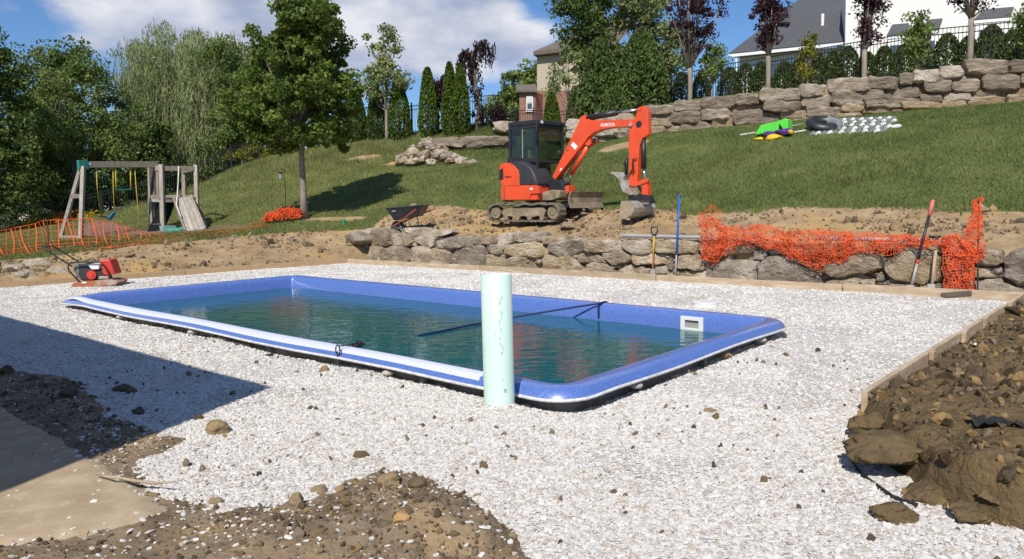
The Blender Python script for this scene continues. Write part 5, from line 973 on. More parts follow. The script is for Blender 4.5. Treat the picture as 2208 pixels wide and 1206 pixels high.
# crawler tracks
def track(lat):
    a0 = np.array([0, 0]); L_, r, w = 2.38, .235, .33; cl = L_ / 2 - r; pts = []; n1 = 26; n2 = 12
    for k in range(n1): pts.append((-cl + 2 * cl * k / n1, 2 * r + .015 * sin(k), 0, 1))
    for k in range(n2): a = pi / 2 - pi * k / n2; pts.append((cl + r * cos(a), r + r * sin(a), cos(a), sin(a)))
    for k in range(n1): pts.append((cl - 2 * cl * k / n1, 0, 0, -1))
    for k in range(n2): a = -pi / 2 - pi * k / n2; pts.append((-cl + r * cos(a), r + r * sin(a), cos(a), sin(a)))
    V = []; n = len(pts)
    for i, (a, z, na, nz) in enumerate(pts):
        o = .022 if i % 2 else 0
        for (ll, dd) in ((-w / 2, o), (w / 2, o), (w / 2, -.04), (-w / 2, -.04)): V.append(UC.L(a + na * dd, lat + ll, z + nz * dd))
    F = [(i * 4 + j, i * 4 + (j + 1) % 4, ((i + 1) % n) * 4 + (j + 1) % 4, ((i + 1) % n) * 4 + j) for i in range(n) for j in range(4)]
    t = mesh('track', V, F, m_rub, ex)
    b = MB(); b.prism([UC.L(x, lat - .10, z) for x, z in ((-cl + .30, .36), (cl - .30, .36), (cl - .22, .28), (cl - .3, .12), (cl - .5, .15), (.25, .10), (0, .15), (-.25, .10), (-.5, .15), (-cl + .3, .1), (-cl + .22, .25))], UC.v * .2); b.build('roller_frame', m_mudst, t)
    for a, rr_ in ((-cl, .16), (cl, .17)):
        MB().disc(UC.L(a, lat, r), UC.v, rr_, w * .62, 22).disc(UC.L(a, lat, r), UC.v, .07, w * .74, 14).build('end_wheel', m_mudst, t)
    for a in (-.6, -.2, .2, .6): MB().disc(UC.L(a, lat, .1), UC.v, .07, w * .7, 14).build('roller', m_mudst, t)
for lat in (-.69, .69): track(lat)
b = MB().box(UC.L(0, 0, .30), UC.u * .55, UC.v * .55, (0, 0, .09)).disc(UC.L(0, 0, .47), (0, 0, 1), .42, .16, 28); b.build('turntable', m_mudst, ex)
# dozer blade
P = [(1.50, .28), (1.44, .42), (1.44, .56), (1.50, .70), (1.55, .70), (1.49, .56), (1.49, .42), (1.545, .28)]
bl = MB().prism([UC.L(a, -.80, z + .06) for a, z in P], UC.v * 1.6).build('dozer_blade', m_mudst, ex)
for l in (-.35, .35): MB().bar(UC.L(.5, l, .30), UC.L(1.46, l, .48), .09, .12).build('blade_arm', m_blk2, bl)
MB().tube([UC.L(.5, 0, .45), UC.L(1.46, 0, .56)], .04, 8).build('blade_ram', m_chr, bl)
# house of the machine
def arcplan(r, a0, a1, n=12): return [(r * cos(radians(a0 + (a1 - a0) * k / n)), r * sin(radians(a0 + (a1 - a0) * k / n))) for k in range(n + 1)]
plan = arcplan(1.02, 128, 232, 14)
zb0, zb1 = .60, 1.0
MB().prism([X_.L(a, l, .56) for a, l in plan + [(.55, -.80), (.55, .80)]], (0, 0, .40)).build('counterweight', m_or, ex, bevel=.02)
MB().prism([X_.L(a * 1.012, l * 1.012, .535) for a, l in arcplan(1.02, 176, 236, 8)] + [X_.L(-.5, -.70, .535)], (0, 0, .38)).build('rear_corner', m_plas, ex, bevel=.015)
pl2 = arcplan(.98, 130, 226, 12); b = MB(); lev = ((.96, 1.0), (1.42, .985), (1.52, .95), (1.58, .86), (1.60, .7)); V = []; pl3 = pl2 + [(-.22, -.72), (-.22, .75)]
for z, s in lev: V += [X_.L(-.3 + (a + .3) * s, l * s, z) for a, l in pl3]
n = len(pl3); F = [(i * n + k, i * n + (k + 1) % n, (i + 1) * n + (k + 1) % n, (i + 1) * n + k) for i in range(len(lev) - 1) for k in range(n)] + [tuple(range((len(lev) - 1) * n, len(lev) * n))]
mesh('engine_hood', V, F, m_or, ex, True)
MB().prism([X_.pt(*p, -.86) for p in ((236, 650), (262, 640), (266, 730), (232, 740))], X_.v * .1).build('rear_grille', m_blk2, ex)
# domed side cover in front of the hood
cv = [(300, 795), (300, 700), (303, 640), (330, 590), (390, 568), (450, 580), (510, 620), (550, 680), (575, 760), (580, 795)]
P = [X_.pt(*p, -.80) for p in cv]; V = []; c = sum(P) / len(P)
for o, s in ((.62, 1), (.12, 1), (.04, .985), (0, .95), (-.015, .8), (-.02, .4)): V += [c + (p - c) * s + X_.v * o for p in P]
n = len(P); F = [(i * n + k, i * n + (k + 1) % n, (i + 1) * n + (k + 1) % n, (i + 1) * n + k) for i in range(5) for k in range(n)] + [tuple(range(5 * n, 6 * n))]
mesh('side_cover', V, F, m_plas, ex, True)
X_.ext([(250, 800), (585, 795), (590, 860), (515, 868), (500, 920), (252, 922)], -.84, .12).build('side_panel', m_or, ex, bevel=.01)
X_.ext([(232, 640), (236, 612), (262, 592), (300, 590), (360, 606), (405, 650), (415, 700), (415, 796), (262, 800), (240, 740)], -.83, .10).build('hood_panel', m_or, ex, bevel=.02)
X_.ext([(510, 812), (535, 812), (535, 830), (510, 830)], -.842, .003).build('warning_sticker', m_decal, ex)
# cab: posts, sills and roof around glass
CL, CR = -.55, .57; sF = None
cf = lambda X, Y: X_.pt(X, Y, CL)
FB = cf(566, 250); RB = cf(318, 250); sf_ = (FB - X_.O) @ X_.u; sr = (RB - X_.O) @ X_.u; zr_ = cf(440, 250)[2] - X_.O[2]; zfloor = cf(560, 790)[2] - X_.O[2]; zsill = cf(440, 548)[2] - X_.O[2]; zbot = cf(440, 568)[2] - X_.O[2]
def cabbar(a, b, w=.07, nm='cab_post', h=None): return MB().bar(X_.L(*a), X_.L(*b), w, h or w, up=X_.u if abs(a[2] - b[2]) > .3 else (0, 0, 1)).build(nm, m_blk2, ex, bevel=.008)
h = zr_
cab_roof = MB().prism([X_.L(a, l, h - .02) for a, l in ((sr - .02, CL - .01), (sf_ + .05, CL - .01), (sf_ + .10, CL + .2), (sf_ + .10, CR - .2), (sf_ + .05, CR + .01), (sr - .02, CR + .01))], (0, 0, .13)).build('cab_roof', m_blk2, ex, bevel=.03)
for a, l in ((sr + .03, CL + .03), (sf_, CL + .03), (sf_, CR - .03), (sr + .03, CR - .03)): cabbar((a, l, zfloor if a > 0 else zsill - .1), (a, l, h), .075)
for l in (CL + .03, CR - .03): cabbar((sr, l, zsill - .06), (sf_, l, zsill - .06), .13, 'cab_sill'); cabbar((sr, l, h - .06), (sf_, l, h - .06), .07, 'roof_rail')
for z, nm in ((h - .05, 'roof_rail'), (zsill - .10, 'cab_sill'), (zfloor + .06, 'cab_sill')): cabbar((sf_, CL, z), (sf_, CR, z), .09, nm)
cabbar((sr + .03, CL, zsill - .05), (sr + .03, CR, zsill - .05), .2, 'cab_sill')
MB().prism([X_.L(sr, CL + .03, zsill - .02), X_.L(sf_, CL + .03, zsill - .02), X_.L(sf_, CL + .03, zfloor), X_.L(sr, CL + .03, zfloor)], X_.v * .04).build('cab_side', m_blk2, ex)
MB().prism([X_.L(sr, CL, zfloor - .02), X_.L(sf_, CL, zfloor - .02), X_.L(sf_, CR, zfloor - .02), X_.L(sr, CR, zfloor - .02)], (0, 0, -.1)).build('cab_floor', m_blk2, ex)
MB().prism([X_.L(sr + .02, CL, zfloor), X_.L(sr + .02, CR, zfloor), X_.L(sr + .02, CR, zsill), X_.L(sr + .02, CL, zsill)], X_.u * .03).build('cab_back', m_blk2, ex)
mg = bpy.data.materials.new('tinted_glass'); mg.use_nodes = True; nt = mg.node_tree; tr_n = nt.nodes.new('ShaderNodeBsdfTransparent'); tr_n.inputs[0].default_value = (.62, .67, .66, 1); gl_ = nt.nodes.new('ShaderNodeBsdfGlossy'); gl_.inputs['Roughness'].default_value = .03; mxs = nt.nodes.new('ShaderNodeMixShader'); mxs.inputs[0].default_value = .06
nt.links.new(tr_n.outputs[0], mxs.inputs[1]); nt.links.new(gl_.outputs[0], mxs.inputs[2]); nt.links.new(mxs.outputs[0], nt.nodes['Material Output'].inputs[0])
def pane(a, b, c, d): P = [X_.L(*q) for q in (a, b, c, d)]; n_ = np.cross(P[1] - P[0], P[3] - P[0]); n_ /= np.linalg.norm(n_); return MB().prism(P, n_ * .006).build('window_pane', mg, ex)
sm_ = (sr + sf_) / 2
pane((sr + .07, CL + .02, zsill), (sm_, CL + .02, zsill), (sm_, CL + .02, h - .1), (sr + .07, CL + .02, h - .1)); pane((sm_ + .02, CL + .03, zsill), (sf_ - .04, CL + .03, zsill), (sf_ - .04, CL + .03, h - .1), (sm_ + .02, CL + .03, h - .1))
MB().bar(X_.L(sm_, CL + .01, zsill), X_.L(sm_, CL + .01, h - .1), .02, .02, up=X_.u).build('window_divider', m_stl, ex)
pane((sf_ + .01, CL + .08, zsill - .04), (sf_ + .01, CR - .08, zsill - .04), (sf_ + .01, CR - .08, h - .1), (sf_ + .01, CL + .08, h - .1)); pane((sf_ + .01, CL + .08, zfloor + .12), (sf_ + .01, CR - .08, zfloor + .12), (sf_ + .01, CR - .08, zsill - .16), (sf_ + .01, CL + .08, zsill - .16))
pane((sr + .08, CR - .02, zsill), (sf_ - .04, CR - .02, zsill), (sf_ - .04, CR - .02, h - .1), (sr + .08, CR - .02, h - .1)); pane((sr + .02, CL + .08, zsill + .05), (sr + .02, CR - .08, zsill + .05), (sr + .02, CR - .08, h - .1), (sr + .02, CL + .08, h - .1))
seat = MB().box(X_.L(sr + .42, .02, zfloor + .42), X_.u * .23, X_.v * .23, (0, 0, .08)).box(X_.L(sr + .22, .02, zfloor + .75), X_.u * .07, X_.v * .22, (0, 0, .32)).build('seat', m_plas, ex, bevel=.03)
for l in (-.3, .34): MB().box(X_.L(sr + .5, l, zfloor + .5), X_.u * .2, X_.v * .06, (0, 0, .05)).tube([X_.L(sr + .66, l, zfloor + .5), X_.L(sr + .68, l, zfloor + .72)], .02, 7).build('control_lever', m_plas, ex)
MB().box(X_.L(sr + .33, .0, zsill + .12), X_.u * .02, X_.v * .12, (0, 0, .14)).build('seat_belt_vest', pm('hi_vis', (.45, .55, .08), None), ex)
for X, Y, l in ((540, 232, CL), (831, 242, CR)):
    q = X_.L(sf_ + .13, l + (.03 if l < 0 else -.03), h + .03); MB().box(q, X_.u * .04, X_.v * .045, (0, 0, .055)).build('work_light', m_blk2, ex, bevel=.008); MB().disc(q + X_.u * .045, X_.u, .045, .02, 16).build('lens', m_lens, ex)
MB().tube([X_.L(sf_ + .02, CL + .0, h + .0), X_.L(sf_ + .08, CL - .08, h - .02), X_.L(sf_ + .09, CL - .10, h - .25)], .012, 6).box(X_.L(sf_ + .09, CL - .10, h - .32), X_.u * .02, X_.v * .06, (0, 0, .1)).build('mirror', m_blk2, ex)
MB().tube([X_.L(sf_ - .01, CL - .02, h + .1), X_.L(sf_ - .01, CL - .02, h + .55)], .007, 5).build('aerial', m_blk2, ex)
# swing bracket, boom, arm, bucket
bl0, bw = -.28, .19
X_.ext([(520, 872), (600, 862), (700, 830), (780, 840), (770, 900), (700, 925), (520, 925)], -.60, .9).build('front_frame', m_mudst, ex, bevel=.01)
X_.ext([(690, 720), (745, 740), (800, 770), (830, 830), (760, 905), (690, 900), (665, 800)], bl0 - .05, .34).build('swing_bracket', m_blk2, ex, bevel=.02); X_.ext([(830, 795), (855, 790), (858, 850), (800, 915), (765, 912)], bl0 - .04, .3).build('step_guard', m_or, ex, bevel=.01)
boomP = [(708, 712), (935, 250), (958, 208), (1000, 205), (1050, 205), (1180, 206), (1330, 200), (1402, 196), (1432, 240), (1425, 262), (1250, 272), (1150, 290), (1085, 315), (1030, 360), (985, 420), (735, 742)]
boom = X_.ext(boomP, bl0, bw).build('boom', m_or, ex, bevel=.012)
X_.ext([(950, 232), (958, 180), (1002, 156), (1025, 168), (1050, 208)], bl0 + .03, .18).build('ram_bracket', m_or, boom, bevel=.008)
def tubep(a, b, lat, r, nm, m, par=ex, n=12): return MB().tube([X_.pt(*a, lat), X_.pt(*b, lat)], r, n).build(nm, m, par, True)
lc = bl0 + bw / 2
tubep((1028, 186), (1290, 138), lc, .075, 'arm_ram_barrel', m_blk2); tubep((1280, 140), (1478, 112), lc, .035, 'arm_ram_rod', m_chr)
X_.ext([(1000, 420), (1040, 375), (1085, 370), (1080, 400), (1030, 440)], bl0 + .02, .2).build('ram_lug', m_or, boom, bevel=.006); X_.ext([(1060, 372), (1090, 368), (1078, 410), (1058, 400)], bl0 - .02, .06).build('boom_lamp', m_blk2, boom)
tubep((1040, 425), (880, 690), lc + .02, .065, 'boom_ram_barrel', m_or); tubep((890, 670), (850, 780), lc + .02, .035, 'boom_ram_rod', m_chr)
arm = X_.ext([(1478, 90), (1520, 80), (1552, 92), (1570, 130), (1572, 335), (1515, 372), (1492, 440), (1480, 600), (1470, 770), (1475, 795), (1420, 806), (1398, 780), (1395, 600), (1398, 500), (1388, 470), (1402, 300), (1420, 230), (1460, 160)], bl0 + .02, .15).build('arm', m_or, ex, bevel=.012)
def dsk(X, Y, lat, r, w, m, nm, par): return MB().disc(X_.pt(X, Y, lat), X_.v, r, w, 18).build(nm, m, par)
dsk(1488, 243, bl0 + .028, .085, .02, m_blk2, 'pivot_pin', arm); dsk(1415, 245, bl0 - .01, .045, .03, m_stl, 'pivot_pin', arm); dsk(1495, 105, bl0 + .02, .04, .04, m_or, 'pivot_pin', arm); dsk(845, 465, bl0 - .01, .03, .03, m_or, 'pivot_pin', boom)
tubep((1528, 365), (1533, 640), lc, .060, 'bucket_ram_barrel', m_blk2); tubep((1533, 640), (1545, 745), lc, .03, 'bucket_ram_rod', m_chr)
tubep((1502, 395), (1512, 640), lc + .1, .028, 'hydraulic_hose', m_blk2, n=7)
X_.ext([(1415, 790), (1425, 770), (1550, 728), (1572, 745), (1560, 765), (1440, 805)], bl0 + .0, .06).build('tipping_link', m_or, ex, bevel=.008); X_.ext([(1516, 760), (1562, 760), (1566, 890), (1508, 890)], bl0 + .03, .18).build('bucket_link', m_or, ex, bevel=.008)
X_.ext([(1410, 805), (1470, 800), (1480, 880), (1430, 900), (1400, 880)], bl0 + .02, .2).build('coupler_arm', m_mudst, ex, bevel=.01)
X_.ext([(1385, 880), (1480, 862), (1580, 880), (1590, 950), (1400, 955)], bl0 + .02, .2).build('quick_coupler', m_blk2, ex, bevel=.015)
th_ = X_.ext([(1226, 680), (1250, 668), (1330, 672), (1352, 700), (1345, 740), (1375, 800), (1432, 868), (1410, 880), (1345, 848), (1322, 800), (1312, 745), (1270, 700)], bl0 - .02, .26).build('thumb', m_stl, ex, bevel=.008)
tubep((1378, 545), (1372, 690), lc, .04, 'thumb_ram', m_blk2); tubep((1362, 690), (1350, 760), lc, .022, 'thumb_ram_rod', m_chr)
# bucket: rolled back plate with end plates
BO = [(1322, 945), (1334, 930), (1395, 928), (1432, 950), (1448, 990), (1440, 1030), (1412, 1065), (1370, 1085), (1305, 1088)]
blat = bl0 - .36; bwid = .96
P = [X_.pt(*p, blat) for p in BO]; V = []
c = sum(P) / len(P)
for p in P: V += [p, p + X_.v * bwid, c + (p - c) * .94 + X_.v * bwid, c + (p - c) * .94]
F = []
for i in range(len(P) - 1): a = i * 4; e_ = a + 4; F += [(a, a + 1, e_ + 1, e_), (a + 3, e_ + 3, e_ + 2, a + 2), (a, e_, e_ + 3, a + 3), (a + 1, a + 2, e_ + 2, e_ + 1)]
F += [(0, 3, 2, 1), tuple((len(P) - 1) * 4 + k for k in (0, 1, 2, 3))]
bk_ = mesh('bucket', V, F, m_stl, ex, False)
for off, nm in ((.0, 'side_plate'), (bwid - .02, 'side_plate')): MB().prism([c + (p - c) * .97 + X_.v * off for p in P], X_.v * .02).build(nm, pm('dusty_plate', (.40, .32, .22), (.28, .22, .15), 7, .8, .3, 40), bk_)
X_.ext([(1400, 925), (1570, 925), (1575, 955), (1440, 970)], bl0 + .02, .2).build('bucket_ear', m_stl, bk_)
# hoses and plumbing
for k, pts in enumerate((((1370, 545), (1352, 600), (1372, 660)), ((1470, 545), (1430, 560), (1440, 620), (1410, 680), (1400, 700)), ((1440, 550), (1425, 600), (1445, 660), (1430, 690)), ((820, 700), (800, 760), (700, 790)), ((850, 690), (870, 740), (860, 800)), ((975, 470), (880, 620), (830, 720)))): MB().tube([X_.pt(*p, bl0 - .03 + .01 * k) for p in pts], .014, 6).build('hydraulic_hose', m_blk2, ex, True)
def text(s, P0, ux, uz, size, m, parent, name='lettering', bold=.0025):
    cu = bpy.data.curves.new(name, 'FONT'); cu.body = s; cu.size = size; cu.extrude = .002; cu.offset = bold; cu.align_x = 'CENTER'; cu.align_y = 'CENTER'; tmp = bpy.data.objects.new(name, cu); COL.objects.link(tmp)
    bpy.context.view_layer.update(); me = bpy.data.meshes.new_from_object(tmp.evaluated_get(bpy.context.evaluated_depsgraph_get())); COL.objects.unlink(tmp); bpy.data.objects.remove(tmp)
    V = np.array([v.co[:] for v in me.vertices]); ux = np.array(ux, float) / np.linalg.norm(ux); uz = np.array(uz, float) / np.linalg.norm(uz); n = np.cross(ux, uz); W = np.array(P0) + V[:, :1] * ux + V[:, 1:2] * uz + V[:, 2:] * n
    return mesh(name, W, [tuple(p.vertices) for p in me.polygons], m, parent)
a = X_.pt(1145, 250, bl0 - .004); c = X_.pt(1272, 246, bl0 - .004); text('KUBOTA', (a + c) / 2, c - a, (0, 0, 1), .155 * np.linalg.norm(c - a) / .62, m_decal, boom)
a = X_.pt(285, 716, -.834); c = X_.pt(345, 714, -.834); text('KUBOTA', (a + c) / 2, c - a, (0, 0, 1), .06, m_ddecal, ex, bold=.002)
X_.ext([(875, 430), (898, 398), (938, 440), (915, 472)], bl0 - .003, .002).build('white_decal', m_decal, boom); X_.ext([(775, 655), (785, 632), (800, 640), (785, 660)], bl0 - .003, .002).build('white_decal', m_decal, boom)

# ================================================================== WHEELBARROW
zg = lambda X, Y: (800 + X / 7.36, 380 + Y / 7.36)
wq = D(868, 500, 21.0); WB = Mach([wq[0], wq[1], 0], radians(-8), zg)
wbr = empty('wheelbarrow', WB.pt(440, 880, 0), 'black wheelbarrow with red handles standing on the end of the lower stone wall', 'wheelbarrow')
m_redh = pm('faded_red_wood', (.38, .075, .055), (.28, .06, .045), 9, .6, .2, 40)
top = [WB.pt(232, 512, -.36), WB.pt(822, 462, -.36), WB.pt(822, 462, -.36) + WB.v * .72, WB.pt(232, 512, -.36) + WB.v * .72]; bot = [WB.pt(365, 705, -.24), WB.pt(755, 635, -.24), WB.pt(755, 635, -.24) + WB.v * .48, WB.pt(365, 705, -.24) + WB.v * .48]
V = top + bot + [p + (sum(top) / 4 - p) * .04 for p in top] + [p + np.array([0, 0, .02]) for p in bot]
F = [(i, (i + 1) % 4, 4 + (i + 1) % 4, 4 + i) for i in range(4)] + [(4, 5, 6, 7)] + [(8 + i, 12 + i, 12 + (i + 1) % 4, 8 + (i + 1) % 4) for i in range(4)] + [(12, 15, 14, 13)] + [(i, 8 + i, 8 + (i + 1) % 4, (i + 1) % 4) for i in range(4)]
tray = mesh('tray', V, F, m_blk2, wbr); tp = top + [top[0]]; MB().tube(tp, .018, 7).build('tray_rim', m_plas, tray)
WB.ext([(330, 548), (390, 545), (392, 562), (332, 565)], -.352, .003).build('label', pm('grey_label', (.3, .3, .3), None), tray)
MB().tube([WB.pt(360, 800, -.2), WB.pt(710, 530, -.42)], .022, 7).build('handle', m_redh, wbr); MB().tube([WB.pt(360, 800, .2), WB.pt(700, 640, .25), WB.pt(1020, 515, .42)], .022, 7).build('handle', m_redh, wbr)
MB().disc(WB.pt(425, 815, 0), WB.v, .19, .09, 22).disc(WB.pt(425, 815, 0), WB.v, .07, .13, 12).build('wheel', m_plas, wbr)
for l in (-.22, .22): MB().tube([WB.pt(730, 640, l), WB.pt(770, 830, l)], .016, 6).tube([WB.pt(770, 830, l), WB.pt(640, 830, l), WB.pt(600, 720, l)], .014, 6).build('leg', m_blk2, wbr)
MB().tube([WB.pt(440, 740, -.2), WB.pt(500, 870, -.15), WB.pt(430, 815, -.05)], .012, 5).build('wheel_bracket', m_stl, wbr)

# ================================================================== PLATE COMPACTOR
z8 = lambda X, Y: (60 + X / 8.6125, 500 + Y / 8.6125)
cq = G(210, 616); CP = Mach([cq[0], cq[1], 0], radians(6), z8); cpt = empty('plate_compactor', cq, 'red and black plate compactor on the gravel behind the left end of the pool', 'compactor')
m_redp = pm('red_plastic', (.62, .05, .035), (.52, .045, .03), 4, .4, .05, 40, spec=.5); m_rust = pm('rusty_orange_plate', (.42, .13, .06), (.30, .12, .075), 6, .8, .4, 40, c3=(.42, .33, .27), s3=4)
CP.ext([(800, 985), (850, 950), (1500, 890), (1640, 915), (1680, 930), (1640, 985), (1350, 1020), (1050, 1045), (860, 1035)], -.27, .50).build('base_plate', m_rust, cpt, bevel=.01)
CP.ext([(950, 930), (1560, 880), (1600, 905), (1560, 930), (960, 960)], -.2, .36).build('plate_deck', m_rust, cpt)
for l in (-.24, .22):
    MB().tube([CP.pt(960, 930, l), CP.pt(760, 720, l), CP.pt(745, 640, l), CP.pt(790, 575, l), CP.pt(1000, 560, l), CP.pt(1330, 560, l), CP.pt(1400, 600, l), CP.pt(1540, 830, l)], .016, 7).build('roll_cage', m_blk2, cpt, True)
MB().tube([CP.pt(820, 645, -.2), CP.pt(255, 285, -.2), CP.pt(255, 285, -.2) + CP.v * .02, CP.pt(480, 272, .22), CP.pt(960, 570, .2)], .014, 7).build('handle_bar', m_blk2, cpt, True)
MB().tube([CP.pt(1060, 560, 0), CP.pt(1190, 480, 0), CP.pt(1290, 560, 0)], .012, 6).build('lifting_hoop', m_blk2, cpt, True)
CP.ext([(1310, 530), (1520, 515), (1620, 790), (1480, 812), (1400, 800), (1360, 640)], -.18, .36).build('water_tank', m_redp, cpt, bevel=.02)
CP.ext([(1100, 610), (1300, 590), (1330, 620), (1320, 700), (1180, 705)], -.19, .22).build('air_filter', m_wh, cpt, bevel=.02)
CP.ext([(960, 600), (1100, 580), (1190, 700), (1400, 720), (1480, 880), (980, 900), (930, 780)], -.14, .28).build('engine', m_plas, cpt, bevel=.02)
MB().disc(CP.pt(1190, 800, -.15), CP.v, .09, .06, 18).disc(CP.pt(1190, 800, -.18), CP.v, .04, .03, 12).build('recoil_starter', m_redp, cpt); CP.ext([(830, 640), (950, 600), (980, 860), (900, 860)], -.13, .2).build('belt_guard', pm('dusty_grey', (.22, .22, .2), (.1, .1, .1), 14, .8), cpt, bevel=.01)
MB().box(CP.pt(1420, 850, -.14), CP.u * .09, CP.v * .04, (0, 0, .03)).build('exhaust', m_stl, cpt, bevel=.008); CP.ext([(1000, 935), (1080, 925), (1090, 955), (1010, 962)], -.285, .02).build('dust_patch', m_decal, cpt)

# ================================================================== PLAY SET
m_wood = pm('grey_weathered_wood', (.36, .315, .255), (.25, .215, .17), 5, .9, .4, 50, stretch=(2, 2, .5), rnd=.14); m_wood2 = pm('pale_weathered_wood', (.46, .42, .36), (.33, .29, .24), 5, .9, .4, 50, stretch=(2, 2, .5), rnd=.1)
m_teal = pm('teal_plastic', (.03, .20, .17), None, rough=.5); m_yel = pm('yellow_chain_cover', (.52, .42, .06), None, rough=.6); m_blu = pm('blue_plastic', (.03, .22, .42), None, rough=.5); m_rope = pm('white_rope', (.6, .58, .5), None, rough=.9); m_tarp = pm('brown_tarp', (.11, .085, .075), (.07, .055, .05), 6, .8)
z4 = lambda X, Y: (X / 3.154, 330 + Y / 3.154)
A0 = D(*z4(560, 592), 22.8); B0 = D(*z4(1060, 532), 24.8); PS = VPlane(A0, B0 - A0); pw = lambda X, Y, off=0: PS.w(*z4(X, Y), off)
ps = empty('play_set', ((A0 + B0) / 2), 'weathered grey timber swing set with a small fort, climbing ramp and hanging swings', 'play set')
def ground(q): q = np.array(q, float); q[2] = Z(q[0], q[1]); return q
def lumber(nm, a, b, w=.1, h=.1, m=m_wood, up=(0, 0, 1), par=ps): return MB().bar(a, b, w, h, up=up).build(nm, m, par, bevel=.006)
topA = pw(562, 78); lumber('swing_beam', pw(552, 80), pw(1072, 78), .1, .19); q = pw(549, 592, .45); lumber('frame_leg', pw(566, 92, .06), q, .11, .11, m_wood2, up=(0, 1, 0)); lumber('frame_leg', pw(551, 92, -.05), D(*z4(412, 582), 23.4), .1, .1, m_wood2, up=(0, 1, 0))
lumber('cross_brace', pw(478, 293, .1), pw(555, 295, .2), .05, .13); lumber('ground_brace', D(*z4(405, 572), 23.3), pw(560, 575, .35), .07, .1)
MB().box(pw(562, 82), PS.u * .14, PS.n * .07, (0, 0, .14)).build('corner_bracket', m_teal, ps, bevel=.01); MB().box(pw(600, 75, .055), PS.u * .09, PS.n * .003, (0, 0, .04)).build('maker_plate', pm('pale_plate', (.5, .55, .58), None), ps)
TB = D(*z4(1105, 530), 24.5); TD = D(*z4(1345, 400), 24.5 + .9); FV = VPlane(TB, TD - TB); fwp = lambda X, Y, off=0: FV.w(*z4(X, Y), off)
def post(Xt, Yt, Xb, Yb, off, w=.12, m=m_wood): a = fwp(Xt, Yt, off); b_ = fwp(Xb, Yb, off); b_[2] = min(b_[2], Z(b_[0], b_[1])) - .05; return lumber('fort_post', a, b_, w, w, m, up=(0, 1, 0))
post(1096, 78, 1108, 530, 0, .13, m_wood2); post(1332, 82, 1343, 500, 0, .12, m_wood2); post(1022, 95, 1030, 530, -.95, .12, m_wood); post(1250, 122, 1256, 480, -1.1, .12)
post(1012, 95, 1020, 520, -1.1, .07, m_wood)
lumber('top_rail', fwp(1098, 106), fwp(1340, 106), .06, .16); lumber('top_rail', fwp(1098, 104), fwp(1016, 104, -1.0), .06, .16, m_wood); lumber('top_rail', fwp(1240, 128, -1.1), fwp(1335, 110), .05, .1)
for k, x_ in enumerate((1020, 1036, 1052, 1068, 1083)): lumber('fort_slat', fwp(x_, 98, -.9 + .17 * k), fwp(x_ + 6, 300, -.9 + .17 * k), .04, .10, m_wood if k % 2 else m_tarp, up=PS.n)
MB().prism([fwp(1018, 92, -.8), fwp(1085, 88, -.3), fwp(1078, 130, -.3), fwp(1045, 128, -.6), fwp(1050, 280, -.7), fwp(1022, 285, -.8)], FV.n * .03).build('canopy_tarp', m_tarp, ps)
lumber('deck_beam', fwp(1030, 300), fwp(1340, 300), .06, .12, m_wood2); lumber('deck_beam', fwp(1020, 318, -.9), fwp(1105, 322), .06, .14, m_wood2); lumber('deck_beam', fwp(1105, 322), fwp(1345, 318), .06, .14, m_wood)
dk = MB(); 
for k in range(7): a = fwp(1100, 305, -.02 - k * .155); b_ = fwp(1340, 303, -.02 - k * .155); a[2] = b_[2] = fwp(1100, 305)[2]; MB().bar(a, b_, .14, .03).build('deck_board', m_wood, ps)
for k in range(4):   # climbing ramp boards
    t0, t1 = k / 4, (k + 1) / 4 - .02; P4 = [np.array(fwp(1175, 300, .05)), np.array(fwp(1298, 298, .05)), ground(D(*z4(1396, 508), 23.9)), ground(D(*z4(1258, 520), 23.6))]
    P4[2][2] += .05; P4[3][2] += .05; up0, up1 = P4[0] + (P4[1] - P4[0]) * t0, P4[0] + (P4[1] - P4[0]) * t1; lo0, lo1 = P4[3] + (P4[2] - P4[3]) * t0, P4[3] + (P4[2] - P4[3]) * t1; n_ = np.cross(up1 - up0, lo0 - up0); n_ /= np.linalg.norm(n_); MB().prism([up0, up1, lo1, lo0], n_ * .03).build('ramp_board', m_wood2, ps)
for a, b_ in ((P4[0], P4[3]), (P4[1], P4[2])): lumber('ramp_rail', a + (0, 0, .03), b_ + (0, 0, .03), .05, .1, m_wood)
lumber('ramp_brace', fwp(1338, 322), ground(D(*z4(1408, 500), 25.6)), .07, .07, m_wood)
MB().tube([fwp(1216, 90, .05), fwp(1212, 200, .08), fwp(1205, 300, .12), P4[0] + (P4[3] - P4[0]) * .3 + np.array([.03, -.05, .06]), P4[0] + (P4[3] - P4[0]) * .62 + np.array([.05, -.05, .05])], .022, 7).build('climbing_rope', m_rope, ps, True)
sl_ = MB(); pts = [fwp(1095, 315, -.35), fwp(1060, 420, -.1), fwp(1000, 520, .1)]; pts[2] = ground(pts[2]) + (0, 0, .06)
for i in range(2): sl_.prism([pts[i], pts[i] + FV.u * .5, pts[i + 1] + FV.u * .5, pts[i + 1]], (0, 0, .04))
m_sl = pm('black_slide', (.02, .021, .023), None, rough=.35); sl_.build('slide', m_sl, ps); MB().prism([fwp(1042, 335, -.5), fwp(1160, 335, -.5), fwp(1140, 410, -.5), fwp(1105, 500, -.5), fwp(1060, 500, -.5)], FV.n * .04).build('slide_guard', m_sl, ps)
MB().box(ground(fwp(1140, 520, .2)) + (0, 0, .12), FV.u * .2, FV.n * .15, (0, 0, .12)).build('step_box', pm('pale_teal', (.25, .38, .34), None), ps)
lumber('base_rail', ground(fwp(1035, 500)) + (0, 0, .25), ground(fwp(1105, 500)) + (0, 0, .25), .05, .12, m_wood)
